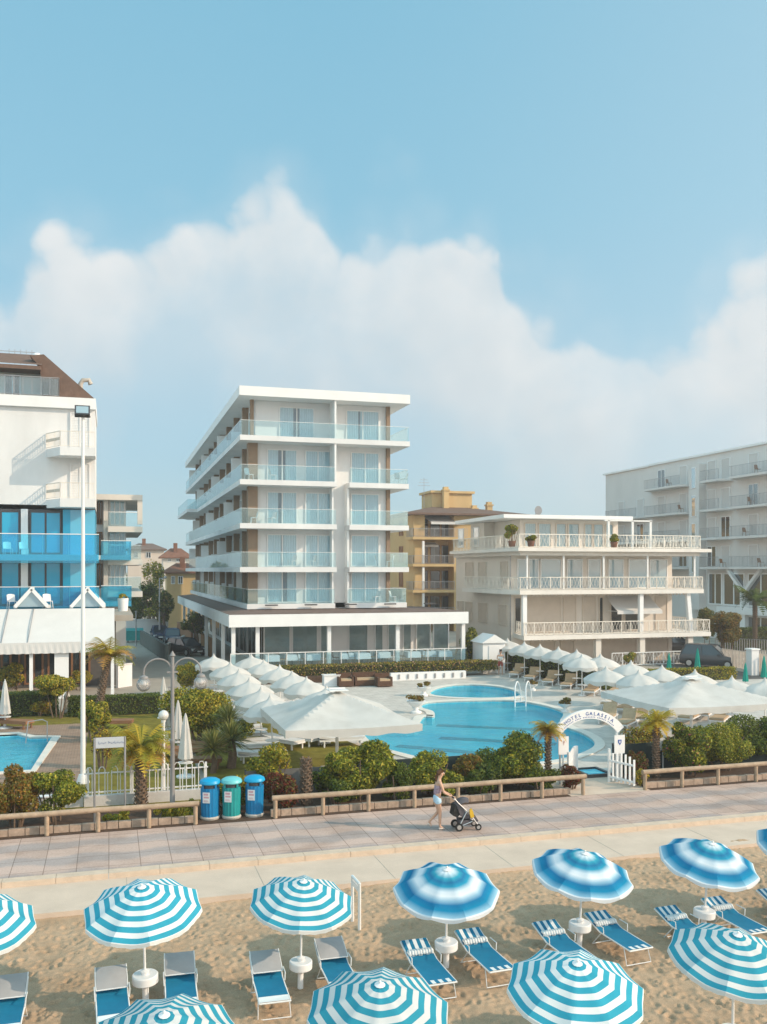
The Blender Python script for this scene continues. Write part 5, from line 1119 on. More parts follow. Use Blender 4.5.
def yucca(label, loc, h, n, L_, cols, rs=.09):
    SEED[0] += 1; rng = np.random.default_rng(SEED[0]); r = thing('yucca', label, 'yucca', loc, 'spiky garden yuccas'); b = MB(); b.tube([loc,(loc[0]+.06,loc[1],h*.5),(loc[0],loc[1]+.03,h)],rs*1.3,9,rs); b.build('trunk', M['bark'], r)
    V_, F_, cl = [], [], []
    for i in range(n):
        a, e = rng.uniform(0,6.28), rng.uniform(-.3,1.5); d = Vector((math.cos(a)*math.cos(e),math.sin(a)*math.cos(e),math.sin(e))); s = d.cross(Vector((0,0,1))).normalized()*.03; p = Vector((0,0,h)); k = len(V_); l = L_*rng.uniform(.7,1.1)
        V_ += [p+s*.7, p-s*.7, p+d*l*.5-s, p+d*l*.5+s, p+d*l-Vector((0,0,.12*l))]; F_ += [(k,k+1,k+2,k+3),(k+3,k+2,k+4)]; c = tuple(np.array(cols[rng.integers(0,len(cols))])*LEAFGAIN*.8); cl += [*c,1.]*7
    me = bpy.data.meshes.new('foliage'); me.from_pydata([tuple(p) for p in V_],[],F_); me.materials.append(M['leaf']); me.attributes.new('leafcol','FLOAT_COLOR','CORNER').data.foreach_set('color', cl); o = bpy.data.objects.new('foliage', me); C.objects.link(o); o.parent = r
YC = [(.08,.10,.04),(.13,.14,.06),(.18,.18,.08),(.07,.08,.03)]
yucca('spiky yucca with bare trunk left of its larger neighbour', Pl(213,773), .85, 240, .95, YC); yucca('larger spiky yucca with thick trunk behind the bins', Pl(231,768), 1.0, 260, 1.05, YC, .14); yucca('spiky yucca in the shade behind the larger yucca', Pl(228,752), 1.2, 220, 1.0, YC)
for lb_,px,v,zz,h in (('big potted bush on the penthouse terrace corner',512,60.2,CR['zl'][2],1.2),('small potted plant on the penthouse terrace',531,59.5,CR['zl'][2],.45),('potted plant under the penthouse pergola',614,60.0,CR['zl'][2],.6),('potted plant on the ground terrace of the cream house',630,59.8,.0,1.0)):
    loc = (onv(px,v),v,zz); r = bush('potted_plant', lb_, loc, .25+h*.3, .25+h*.3, .35, .35+h, 900, GREEN+RUST[:1], .14, 'potted plant', 'potted plants', clumps=9); b = MB(); b.lathe([(.2,0),(.28,.4),(.24,.4)],12,loc); b.build('pot', M['terracotta'], r)
# ================================================================ POOL SIDE FURNITURE
def pagoda_canopy(root, rad=1.08, h=.70, n=8, z0=1.60):
    ns, nr = 4, 14; tot = n*ns; vs, fs = [], []
    for j in range(nr+1):
        t = (j/nr)**1.25
        for i in range(tot):
            a = 2*math.pi*i/tot; k = (i % ns)/ns; sag = math.sin(math.pi*k); r = (.015+rad*t)*(1-.055*sag*t)
            z = z0+.14+h*(.40*math.exp(-t*11)+.60*(1-t**2.3))-.05*sag*t; vs.append((r*math.cos(a), r*math.sin(a), z))
    for j in range(nr):
        for i in range(tot): fs.append((j*tot+i, j*tot+(i+1)%tot, (j+1)*tot+(i+1)%tot, (j+1)*tot+i))
    b0 = nr*tot; n0 = len(vs)
    for i in range(tot): p = vs[b0+i]; k = (i % ns)/ns; vs.append((p[0]*.985,p[1]*.985,p[2]-.15-.07*math.sin(math.pi*k)))
    for i in range(tot): fs.append((b0+i, b0+(i+1)%tot, n0+(i+1)%tot, n0+i))
    b = MB(); b.add(vs, fs); return b.build('canopy', M['canvas'], root, smooth=40)
def mat_canvas():
    m = bpy.data.materials.new('white_parasol_canvas'); m.use_nodes = True; nt = m.node_tree; nt.nodes.clear(); L = nt.links.new
    out = N(nt,'ShaderNodeOutputMaterial'); df = N(nt,'ShaderNodeBsdfDiffuse',Color=(.68,.66,.635,1)); tl = N(nt,'ShaderNodeBsdfTranslucent',Color=(.80,.76,.70,1)); mx = N(nt,'ShaderNodeMixShader',Fac=.28)
    geo = N(nt,'ShaderNodeNewGeometry'); n = N(nt,'ShaderNodeTexNoise',Scale=1.7,Detail=5.0); L(geo.outputs['Position'],n.inputs['Vector']); r = N(nt,'ShaderNodeValToRGB'); L(n.outputs[0],r.inputs[0]); r.color_ramp.elements[0].position=.3; r.color_ramp.elements[0].color=(.60,.58,.55,1); r.color_ramp.elements[1].position=.65; r.color_ramp.elements[1].color=(.70,.68,.65,1); L(r.outputs[0],df.inputs[0])
    L(df.outputs[0],mx.inputs[1]); L(tl.outputs[0],mx.inputs[2]); L(mx.outputs[0],out.inputs[0]); return m
M['canvas'] = mat_canvas()
def make_pagoda():
    r = thing('pool_parasol','p','parasol'); b = MB(); b.tube([(0,0,0),(0,0,2.36)],.03,8); b.build('pole',M['whitemetal'],r,smooth=40)
    pagoda_canopy(r)
    b = MB(); b.lathe([(.04,.62),(.26,.62),(.27,.65),(.04,.67)],16); b.build('side_table',M['plastic'],r,smooth=40)
    b = MB(); b.lathe([(.24,0),(.24,.05),(.06,.09),(.04,.3)],14); b.build('base',M['plastic'],r,smooth=40)
    return r
PP = Proto(make_pagoda())
rowA = [(214.5,655),(230,662.5),(239.5,670),(250,679),(261,688),(273,696)]
rowB = [(252.6,655),(265,660.5),(280,666),(294,672),(307,678),(325,687)]
for nm_, rw in (('left row on the lawn', rowA), ('right row beside the lawn', rowB)):
    for i,(px,py) in enumerate(rw[::-1]):
        p = P(px,py,2.36); PP.put((p.x,p.y,0), random.uniform(0,.7), 'white peaked pool parasol, '+ORD[i]+' from the big canopy in the '+nm_, 'white peaked pool parasols', (1.02,1.02,1.0), tilt=(R(random.uniform(-2,2)),R(random.uniform(-3,1))))
rowC = [(507.6,671.9),(524.4,676.8),(540,680.7),(558.5,684.6),(576.7,688.5),(600.5,695)]
posC = [P(a,c) for a,c in rowC]; posD = [P(a,c,2.36) for a,c in ((606,667),(631,661.5),(638.5,671),(662,666),(695,670.5),(732,677),(582,655),(765,679))]
for i,p in enumerate(posC): PP.put((p.x,p.y,0), random.uniform(0,.7), 'white peaked parasol along the clipped hedge, '+ORD[i]+' from the white cabin', 'white peaked pool parasols', (1.04,1.04,1))
lD = ['white scalloped parasol before the hedge row, left of the big right canopy','white parasol behind the big right canopy below the cream house pillars','low white parasol just behind the left half of the big right canopy','white parasol behind the big right canopy under the pillar of the cream house','white parasol whose tip points at the parked grey car','white parasol at the right end behind the big right canopy','white parasol half hidden behind the sixth hedge row parasol','white parasol cut by the right edge behind the big canopy']
for p,l in zip(posD,lD): PP.put((p.x,p.y,0), random.uniform(0,.7), l, 'white peaked pool parasols', (1.04,1.04,1))
# large square canopies
def big_canopy(label, u0, u1, v0, v1, ze, za):
    cx, cy = (u0+u1)/2, (v0+v1)/2; r = thing('large_parasol', label, 'parasol', (cx,cy,0)); n = 24; vs = []; fs = []
    for j in range(n+1):
        for i in range(n+1):
            s, t = i/n*2-1, j/n*2-1; m = max(abs(s),abs(t)); hip = abs(abs(s)-abs(t)); mid = min(abs(s),abs(t))/max(m,1e-6) if m > 0 else 0
            sag = .12*math.sin(math.pi*min(1,m))*(1-mid)*1.0 + .05*m*m*(1-mid**2)
            z = za-(za-ze)*m - sag; k = 1-.022*m*(1-mid*mid); vs.append((cx+(u1-u0)/2*s*k, cy+(v1-v0)/2*t*k, z))
    fs = [(j*(n+1)+i, j*(n+1)+i+1, (j+1)*(n+1)+i+1, (j+1)*(n+1)+i) for j in range(n) for i in range(n)]
    b = MB(); b.add(vs, fs); ring = [i for i in range(n+1)]+[(j)*(n+1)+n for j in range(1,n+1)]+[n*(n+1)+i for i in range(n-1,-1,-1)]+[j*(n+1) for j in range(n-1,0,-1)]
    k0 = len(b.v); b.v += [(vs[q][0],vs[q][1],vs[q][2]-.26+.03*math.sin(i*1.1)) for i,q in enumerate(ring)]; m = len(ring)
    for i in range(m): b.f.append([ring[i],ring[(i+1)%m],k0+(i+1)%m,k0+i]); b.m.append(0)
    o = b.build('canopy', M['canvas'], r, smooth=20)
    b = MB(); b.box(cx-.35,cx+.35,cy-.35,cy+.35,za+.02,za+.05); b.bar((cx-.3,cy,za+.09),(cx+.3,cy,za+.09),.05); b.build('top_cap', M['whitemetal'], o)
    b = MB(); b.tube([(cx,cy,0),(cx,cy,za)],.06,10); b.build('pole', M['whitemetal'], r, smooth=40)
    b = MB()
    for s in (-1,1):
        for t in (-1,1): b.tube([(cx,cy,za-.06),(cx+s*(u1-u0)/2*.97,cy+t*(v1-v0)/2*.97,ze-.03)],.022,5); b.tube([(cx,cy,za-.85),(cx+s*(u1-u0)/4,cy+t*(v1-v0)/4,(za+ze)/2-.1)],.018,5)
    b.build('ribs', M['whitemetal'], r)
    b = MB(); b.box(cx-.5,cx+.5,cy-.5,cy+.5,0,.12); b.build('base', M['concrete'], r)
f = P(278,736,1.86); rr_ = P(418,722,1.86); l_ = P(256.5,707.5,2.0)
big_canopy('big square white canopy parasol left of the pool behind the oleander', f.x+.25, f.x+5.0, f.y, f.y+5.3, 2.02, 2.92)
f2 = P(669,712,1.80); big_canopy('big square white canopy parasol at the right edge behind the flowering oleander', f2.x, f2.x+5.6, f2.y, f2.y+5.2, 1.95, 2.72)
# sunbeds
def make_sunbed(nm, frame, cloth, tilt=.0):
    r = thing(nm,'s','sunbed'); b = MB(); b.box(-.34,.34,-.95,.95,.24,.30); b.build('frame',M[frame],r)
    b = MB(); b.obox((0,-.28,.345),(.32,.66,.04)); b.build('mattress',M[cloth],r)
    a = R(tilt); Mx = Matrix.Rotation(a,3,'X'); b = MB(); c = Vector((0,.39,.34))+Mx@Vector((0,.28,0)); b.obox(c,(.32,.29,.045),Mx); b.build('backrest',M[cloth],r)
    for x in (-.3,.3):
        for y in (-.8,.75): b = MB(); b.box(x-.03,x+.03,y-.03,y+.03,0,.24); b.build('leg',M[frame],r)
    return r
SW = Proto(make_sunbed('sunbed','plastic','fabric',8)); ST_ = Proto(make_sunbed('sunbed','plastic','tan',58)); SB = Proto(make_sunbed('sunbed','woodbrown','woodbrown',25))
lst = [P(px,py,2.36) for px,py in rowA]+[P(px,py,2.36) for px,py in rowB[2:]]
names = ['left parasol row']*6+['right parasol row']*4
idx = 0
for k,p in enumerate(lst):
    for j,dv in enumerate((-.75,.9)):
        which = 5-k if k < 6 else 9-k
        SW.put((p.x-.55 if k < 6 else p.x+.5, p.y+dv,0), R(90)+random.uniform(-.04,.04), 'white sunbed on the '+('near' if j == 0 else 'far')+' side of the '+ORD[which]+' parasol of the '+names[k], 'white sunbeds')
for j,(px,py) in enumerate(((283,747),(300,744),(316,741))):
    p = P(px,py); SW.put((p.x,p.y,0), R(35), 'white sunbed on the deck under the big left canopy, '+ORD[j]+' from the lawn', 'white sunbeds')
for k,p in enumerate(posC):
    for j,du in enumerate((-.55,.75)):
        ST_.put((p.x+du*1.0+.15, p.y+.05-du*.45,0), R(-40), 'sunbed with raised tan back, '+('left' if j == 0 else 'right')+' of the '+ORD[k]+' parasol along the hedge', 'tan backed sunbeds')
tq = [(612,708),(628,712),(645,706),(660,716),(608,722),(626,728),(690,722),(705,718),(720,724),(640,722)]
for k,(px,py) in enumerate(tq):
    p = P(px,py); ST_.put((p.x,p.y,0), R(-35+random.uniform(-15,15)), 'tan sunbed beneath the big right canopy, '+ORD[k]+' counted from its left back corner', 'tan backed sunbeds')
for k,(px,py,l) in enumerate(((12,728,'brown wooden sunbed beside the white parasol at the left edge'),(112,728,'brown wooden sunbed on the garden lawn right of the mast'),(196,768,'brown wooden sunbed under the nearest closed parasol'),(180,757,'brown wooden sunbed under the second closed parasol'),(205,752,'brown wooden sunbed in the shade of the shrub tree'))):
    p = P(px,py); SB.put((p.x,p.y,0), R(80 if k else 60), l, 'brown wooden sunbeds')
# closed parasols
def make_closed(m, base):
    r = thing('closed_parasol','c','parasol'); b = MB(); b.tube([(0,0,0),(0,0,2.2)],.025,8); b.build('pole',M['whitemetal'],r,smooth=40)
    n = 16; prof = [(.24,.62),(.27,.66),(.24,.9),(.19,1.3),(.13,1.75),(.06,2.12),(.012,2.26)]; vs = []
    for rr,z in prof:
        for i in range(n): a = 2*math.pi*i/n; q = rr*(1 if i % 2 else .78); vs.append((q*math.cos(a),q*math.sin(a),z+(.05 if z < .65 and i % 2 else 0)))
    b = MB(); b.add(vs,[(j*n+i,j*n+(i+1)%n,(j+1)*n+(i+1)%n,(j+1)*n+i) for j in range(len(prof)-1) for i in range(n)]); b.build('folded_canopy',M[m],r)
    b = MB(); b.lathe([(.33,0),(.33,.05),(.07,.1),(.05,.4)],14); b.build('base',M['plastic'],r,smooth=40)
    if base: b = MB(); b.lathe([(.04,.50),(.26,.50),(.27,.53),(.04,.55)],14); b.build('side_table',M['plastic'],r,smooth=40)
    return r
CW = Proto(make_closed('canvas',True)); M['teal'] = mat('teal_cloth',(.0,.26,.20),.8,.1,3); CG = Proto(make_closed('teal',False))
for px,py,sc_,l in ((163.5,718,.9,'closed white parasol farthest back beside the lamp'),(167,741,1.0,'closed white parasol directly behind the white globe lamp'),(178,754,.95,'closed white parasol second from the front behind the double lamp'),(185.5,777,1.0,'closed white parasol nearest the white garden fence'),(5,728,1.0,'closed white parasol at the left edge by the dark hedge')):
    p = P(px,py); CW.put((p.x,p.y,0), random.random(), l, 'closed parasols', sc_)
for px,py,sc_,l in ((697.5,676,1.0,'closed teal parasol in front of the parked grey car'),(669,676,.85,'tip of a closed teal parasol by the cream house terrace'),(764,686,1.0,'closed teal parasol at the right edge'),(745.5,689,.85,'closed teal parasol left of the edge one')):
    p = P(px,py); CG.put((p.x,p.y,0), random.random(), l, 'closed parasols', sc_*.85)
# white cabin, person beside it is built further below
p = P(494,673.5); r = thing('changing_cabin','small white cabin with gabled roof at the start of the hedge parasols','cabin',(p.x,p.y,0)); w_=.85; d_=1.9
b = MB(); b.box(p.x-w_,p.x+w_,p.y,p.y+d_,0,2.15); b.build('wall',M['white2'],r)
b = MB(); b.prism_y([(p.x-w_-.15,2.16),(p.x+w_+.15,2.16),(p.x,2.75)],p.y-.15,p.y+d_+.15); b.build('roof',M['whitemetal'],r)
b = MB(); b.box(p.x-.4,p.x+.4,p.y-.04,p.y-.005,.02,1.95); b.build('door',M['plastic'],r)
# pool ladder
p = P(519,703); r = thing('pool_ladder','white pool ladder with two arched rails between the pools','ladder',(p.x,p.y,0))
for s in (-.32,.32):
    pts = [(p.x+s+.6,p.y+.35,.05)]+[(p.x+s+.6-.75*t,p.y+.35-.85*t,.05+1.15*math.sin(math.pi*min(1,t*.72+.05))**.8) for t in np.linspace(.08,1,9)]+[(p.x+s-.2,p.y-.62,-.35)]; b = MB(); b.tube(pts,.035,8); b.build('handrail',M['whitemetal'],r,smooth=40)
for z in (-.15,.15,.4): b = MB(); b.box(p.x-.5,p.x+.14,p.y-.52,p.y-.42,z-.02,z+.02); b.build('tread',M['plastic'],r)
# urn planters
for px,py,sc_,l in ((416,713,1.0,'white urn planter with dry plants at the pool notch'),(424,696,.85,'white urn planter with dry plants at the tip of the small pool'),(533,690.5,.6,'low bowl of dry plants behind the pool ladder'),(565,712.5,.75,'low bowl of dry plants at the right end of the pool')):
    p = P(px,py); r = thing('urn_planter',l,'planter',(p.x,p.y,0),'urn planters'); b = MB(); b.lathe([(.28*sc_,0),(.28*sc_,.08),(.12*sc_,.14),(.12*sc_,.3*sc_),(.45*sc_,.52*sc_),(.5*sc_,.62*sc_),(.44*sc_,.62*sc_)],18,(p.x,p.y,.003)); b.build('urn',M['white2'],r,smooth=40)
    rng = np.random.default_rng(int(px)); a_, q_ = crown_pts(.5*sc_,.5*sc_,.58*sc_,1.0*sc_,400,rng,8); leafmesh('foliage',a_,q_,.14,OLIVE+RUST,rng,r,2)
# wicker lounge set
def wicker(label, px, py, w, seat=True):
    p = P(px,py); r = thing('wicker_armchair' if w < 1.2 else 'wicker_sofa',label,'armchair' if w < 1.2 else 'sofa',(p.x,p.y,0),'wicker lounge set'); x,y = p.x,p.y
    b = MB(); b.box(x-w/2,x+w/2,y-.4,y+.4,.05,.38); b.build('seat_base',M['wicker'],r)
    b = MB(); b.box(x-w/2,x+w/2,y+.28,y+.42,.385,.82); b.build('backrest',M['wicker'],r)
    for s in (-1,1): b = MB(); b.box(x+s*(w/2-.06)-.06,x+s*(w/2-.06)+.06,y-.4,y+.275,.385,.62); b.build('armrest',M['wicker'],r)
    b = MB(); b.box(x-w/2+.14,x+w/2-.14,y-.38,y+.26,.383,.5); b.build('cushion',M['tan'],r)
M['wicker'] = mat('dark_wicker',(.10,.05,.03),.8,.3,14,bump=.8,bscale=40)
wicker('dark wicker armchair left of the wicker sofa',345,686.5,.95); wicker('dark wicker sofa between the two armchairs',365,685.5,1.5); wicker('dark wicker armchair beside the white planter wall',383.5,686.5,.95)
# planter walls in front of the restaurant
r = thing('planter_wall','low white planter wall with small grey plates between restaurant and pool','wall',(onv(440,58.6),58.6,0)); b = MB(); b.box(onv(391,58.6),onv(466,58.6),58.6,58.9,0,.5); b.build('wall',M['white2'],r)
for i in range(8): x = onv(399+i*9,58.6); b = MB(); b.box(x-.06,x+.06,58.55,58.595,.1,.4); b.build('wall_plate',M['greymetal'],r)  # row of small grey plates on the wall face
b = MB(); b.box(HT['cL']+1,onv(466,58.6),58.92,61.2,0,.38); b.build('soil',M['soil'],r)
p = P(331,686); b = MB(); r = thing('white_counter','white box counter left of the wicker armchairs','counter',(p.x,p.y,0)); b.box(p.x-.5,p.x+.5,p.y-.3,p.y+.3,0,.68); b.build('body',M['white2'],r); b = MB(); b.box(p.x-.55,p.x+.55,p.y-.35,p.y+.35,.682,.73); b.build('top',M['plastic'],r)
# tables and chairs: one plastic chair for balconies and terraces
def make_chair(m):
    r = thing('balcony_chair','c','chair'); b = MB(); b.box(-.23,.23,-.22,.22,.42,.45); b.build('seat',M[m],r)
    b = MB(); pts = []
    vs = []
    for j in range(5):
        t = j/4
        for i in range(7): s = i/6*2-1; vs.append((s*.23,.22+.08*t-.05*s*s,.45+.42*t-.05*s*s*t))
    b.add(vs,[(j*7+i,j*7+i+1,j*7+i+8,j*7+i+7) for j in range(4) for i in range(6)]); vs2=[(x,y+.03,z) for x,y,z in vs]; b.add(vs2,[(j*7+i+7,j*7+i+8,j*7+i+1,j*7+i) for j in range(4) for i in range(6)]); b.build('backrest',M[m],r,smooth=True)
    for x in (-.2,.2):
        for y in (-.19,.19): b = MB(); b.tube([(x,y,.42),(x*1.15,y*1.2,0)],.018,6); b.build('leg',M[m],r)
    return r
CH = Proto(make_chair('plastic')); V0 = HT['V0']; zs = HT['zs']
for px,k,w_,l in ((249,3,0,'left end of the third balcony from the top'),(273,3,0,'third balcony from the top, by its first window'),(254,2,0,'left end of the fourth balcony from the top'),(272,2,0,'fourth balcony from the top, by its first window'),(292,1,0,'fifth balcony from the top, between the windows'),(312,1,0,'fifth balcony from the top, by the right window'),(379,1,1,'right bay on the fifth balcony, left seat'),(390,1,1,'right bay on the fifth balcony, right seat'),(376,0,1,'right bay on the lowest balcony, left seat'),(393,0,1,'right bay on the lowest balcony, right seat'),(399,3,1,'right end of the third balcony from the top'),(404,3,1,'far right corner of the third balcony from the top')):
    CH.put((onv(px,V0+.95),V0+.95,zs[k]+.003), random.uniform(1.0,2.2)*(1 if px % 2 else -1), 'white chair on the hotel, '+l, 'balcony chairs')
CHW = Proto(make_chair('woodbrown')); CHT = Proto(make_chair('tan'))
def make_table(cloth, m='fabric', nm='restaurant_table'):
    r = thing(nm,'t','table'); b = MB(); b.lathe([(.03,0),(.25,.0),(.25,.03),(.04,.06),(.035,.71)],10); b.build('foot',M['darkmetal'],r)
    b = MB(); b.box(-.45,.45,-.45,.45,.71,.74); b.build('tabletop',M['woodbrown'],r)
    if cloth: b = MB(); b.add([(-.47,-.47,.745),(.47,-.47,.745),(.47,.47,.745),(-.47,.47,.745),(-.5,-.5,.35),(.5,-.5,.35),(.5,.5,.35),(-.5,.5,.35)],[(0,1,2,3),(4,5,1,0),(5,6,2,1),(6,7,3,2),(7,4,0,3)]); b.build('tablecloth',M[m],r)
    return r
M['bluecloth'] = mat('pale_blue_cloth',(.62,.70,.76),.85,.05,3)
TB = Proto(make_table(True,'bluecloth')); zf = HT['zfl']+.003
for i,px in enumerate((272,292,312,346,362,382,412,428,444)):
    v = 62.9+.4*(i%2); x = onv(px,v); TB.put((x,v,zf), random.uniform(-.1,.1), 'pale clothed restaurant table behind the white rail, '+ORD[i]+' from the left', 'restaurant tables')
    for s in (-1,1): (CHW if i % 2 else CHT).put((x+s*.75,v+.1,zf), R(90 if s < 0 else -90)+math.pi*0+random.uniform(-.2,.2), 'dining chair '+('left' if s < 0 else 'right')+' of the '+ORD[i]+' pale clothed restaurant table', 'restaurant chairs')
TW = Proto(make_table(True,'fabric'))
for i,(px,py) in enumerate(((12,684),(35,681),(52,684),(75,683),(98,682))):
    p = P(px,py); TW.put((p.x,p.y,.006), 0, 'white clothed table under the left awning, '+ORD[i]+' from the left', 'terrace tables')
    for s in (-1,1): CHT.put((p.x+s*.72,p.y,.006), R(90 if s < 0 else -90), 'tan chair '+('left' if s < 0 else 'right')+' of the '+ORD[i]+' table under the left awning', 'terrace chairs')
for i,(px,k) in enumerate(((8,0),(24,0),(12,1),(48,1))):
    v = 58.9; z = LH['z'](557 if k == 0 else 608); CH.put((onv(px,v),v,z+.02), R(20), 'white chair behind blue balcony glass of the left hotel, '+('upper' if k == 0 else 'lower')+' storey, '+('left' if i % 2 == 0 else 'right')+' one', 'balcony chairs')
p = Vector((onv(123,64),64,LH['z'](606.5)-.5)); r = thing('potted_plant','white pot with small plant on the terrace roof of the left hotel','potted plant',p); b = MB(); b.lathe([(.3,0),(.36,.85),(.3,.85)],14,p); b.build('pot',M['white2'],r,smooth=40); rng = np.random.default_rng(5); a_,q_ = crown_pts(.38,.38,.8,1.25,300,rng,7); leafmesh('foliage',a_,q_,.12,YELL+GREEN,rng,r)
# ================================================================ PROMENADE FURNITURE
def wood_rail(label, posts, v):
    r = thing('wooden_rail', label, 'rail', (onv(posts[0],v),v,0), 'wooden rails along the promenade'); xs = [onv(p,v) for p in posts]
    for x in xs: b = MB(); b.tube([(x,v,-.02),(x,v,.62)],.062,10); b.build('post',M['wood'],r,smooth=40)
    b = MB(); n = len(xs)
    b.tube([(xs[0]-.1,v-.01,.60)]+[(x,v-.01+random.uniform(-.01,.01),.60+random.uniform(-.012,.012)) for x in xs[1:-1]]+[(xs[-1]+.1,v-.01,.60)],.078,10); b.build('top_rail',M['wood'],r,smooth=40)
wood_rail('weathered wooden rail in front of the left garden, ending at the bins',(-56,-5,46.8,98,149,195.5),27.12)
wood_rail('long weathered wooden rail between the bins and the gate',(275.4,323,368.5,414.5,458,500.5,542,583),27.12)
wood_rail('weathered wooden rail right of the gate to the right edge',(645,682,718,756,795,836),27.12)
def edging(label, x0, x1, v):
    r = thing('stone_edging', label, 'kerb edging', (x0,v,0), 'stone edgings of the planting beds'); b = MB(); x = x0
    while x < x1-.1: w_ = random.uniform(.30,.44); b.box(x,min(x+w_-.02,x1),v,v+.16,-.02,.19+random.uniform(-.012,.012)); x += w_
    b.build('blocks', M['edgestone'], r)
M['edgestone'] = mat('edging_stone',(.42,.31,.235),.9,.3,5,bump=.6,bscale=20)
edging('low stone block edging behind the left wooden rail',-6,2.5,27.3); edging('low stone block edging behind the long middle rail',4.6,14.4,27.3); edging('low stone block edging behind the right rail',17.2,34,27.3)
# bins
def bin_(label, px, py, body, lid):
    p = P(px,py); r = thing('litter_bin',label,'litter bin',(p.x,p.y,.004),'litter bins'); c = (p.x,p.y,.004)
    b = MB(); b.lathe([(.27,0),(.29,.05),(.27,.09)],24,c); b.build('foot',M['concrete'],r,smooth=40)
    vs = []; n = 64
    b = MB(); prof = [(.255,.09),(.275,.92)]
    for rr,z in prof:
        for i in range(n): a = 2*math.pi*i/n; q = rr*(1. if (i//2) % 2 else .955); vs.append((c[0]+q*math.cos(a),c[1]+q*math.sin(a),z))
    b.add(vs,[(i,(i+1)%n,n+(i+1)%n,n+i) for i in range(n)]+[tuple(range(n,2*n))]); b.build('body',M[body],r)
    b = MB(); b.lathe([(.23,.92),(.23,1.04)],20,c); b.build('opening',M['darkmetal'],r)
    for a in (.5,2.1,3.7,5.3): b = MB(); b.box(c[0]+.26*math.cos(a)-.03,c[0]+.26*math.cos(a)+.03,c[1]+.26*math.sin(a)-.03,c[1]+.26*math.sin(a)+.03,.92,1.05); b.build('strut',M[body],r)
    b = MB(); b.lathe([(.30,1.03),(.315,1.06),(.29,1.13),(.2,1.18),(.02,1.20)],28,c); b.build('lid',M[lid],r,smooth=40)
    b = MB(); a = -2.05; t = Vector((-math.sin(a),math.cos(a),0)); o = Vector((math.cos(a),math.sin(a),0))*.292; q = Vector((c[0],c[1],0))+o; b.add([q-t*.11+Vector((0,0,.52)),q+t*.11+Vector((0,0,.52)),q+t*.11+Vector((0,0,.83)),q-t*.11+Vector((0,0,.83))],[(0,1,2,3)]); lb = b.build('notice',M['plastic'],r)
    b = MB()
    for k,(z0,z1,w0,w1) in enumerate(((.74,.80,-.08,.06),(.66,.71,-.08,.08),(.585,.60,-.08,.05),(.555,.57,-.08,.07))): b.add([q+o*.012-t*w1*-1+Vector((0,0,z0)) if 0 else q+o*.012+t*w0+Vector((0,0,z0)), q+o*.012+t*w1+Vector((0,0,z0)), q+o*.012+t*w1+Vector((0,0,z1)), q+o*.012+t*w0+Vector((0,0,z1))],[(0,1,2,3)])
    b.build('notice_print',M['pinkprint'],lb)
M['pinkprint'] = mat('notice_print',(.62,.35,.38),.7,.1,10); M['binblue'] = mat('bin_blue',(.0,.17,.38),.45,.12,5,spec=.4); M['binlid'] = mat('bin_lid_blue',(.0,.30,.55),.4,.06,5,spec=.4); M['bingreen'] = mat('bin_green',(.01,.26,.26),.45,.12,5,spec=.4); M['binlid2'] = mat('bin_lid_pale_teal',(.14,.50,.52),.4,.06,5,spec=.4)
bin_('blue litter bin on the left, next to the wooden rail end',210,818.5,'binblue','binlid'); bin_('teal green litter bin with pale lid in the middle',231.5,817.5,'bingreen','binlid2'); bin_('blue litter bin on the right, standing slightly apart',254.5,815.5,'binblue','binlid')
M['palewall'] = mat('pale_wall',(.58,.55,.52),.85,.15,2,bump=.4,bscale=20)
# white garden fence on its low wall
vf = 30.15; x0, x1 = onv(84,vf), onv(208,vf); r = thing('garden_fence','white metal garden fence with hooped pickets on a low white wall','fence',(x0,vf,0))
b = MB(); b.box(x0,x1,vf-.12,vf+.12,0,.32); b.build('low_wall',M['palewall'],r)
b = MB(); b.box(x0,x1,vf-.015,vf+.015,.40,.44); b.box(x0,x1,vf-.015,vf+.015,.98,1.02); b.build('crossbar',M['whitemetal'],r)
b = MB(); x = x0+.06; i = 0
while x < x1-.2: b.tube([(x,vf-.02,.33),(x,vf-.02,1.1),(x+.05,vf-.02,1.19),(x+.13,vf-.02,1.19),(x+.18,vf-.02,1.1),(x+.18,vf-.02,.33)] if i % 2 == 0 else [(x,vf-.02,.33),(x,vf-.02,1.0)],.014,6); x += .26 if i % 2 == 0 else .12; i += 1
b.build('pickets',M['whitemetal'],r)
for px in (88,131.5,168,206): x = onv(px,vf); b = MB(); b.box(x-.03,x+.03,vf+.02,vf+.08,.32,1.15); b.build('post',M['whitemetal'],r)
vf2 = 30.2; r = thing('garden_wall','low white garden wall left of the mast behind the bushes','wall',(-4,vf2,0)); b = MB(); b.box(-16,x0-.02,vf2-.1,vf2+.1,0,.36); b.build('wall',M['palewall'],r); b = MB(); b.box(-16,x0-.02,vf2-.13,vf2+.13,.363,.40); b.build('coping',M['white2'],r)
# dark mesh windscreens round the pool terrace
def screen(label, a, c, v, h=1.0, m='screen'):
    r = thing('windscreen_fence',label,'fence',(a,v,0),'dark windscreens round the pool'); b = MB(); b.box(a,c,v,v+.03,.02,h); b.build('mesh_panel',M[m],r)
    x = a
    while x <= c+.01: b = MB(); b.box(x-.025,x+.025,v+.031,v+.08,0,h+.05); b.build('post',M['darkmetal'],r); x += (c-a)/max(1,round((c-a)/1.9))
M['screen'] = mat('dark_green_mesh',(.025,.04,.04),.85,.25,4)
M['greyscreen'] = mat('grey_wall_board',(.16,.15,.14),.85,.2,2)
screen('dark mesh windscreen right of the gate behind the small palm',17.3,34,29.55,1.05); screen('dark mesh windscreen left of the gate behind the bushes',7.9,14.4,29.75,.95); screen('grey low board wall behind the palm stump',4.2,7.8,29.8,.85,'greyscreen')
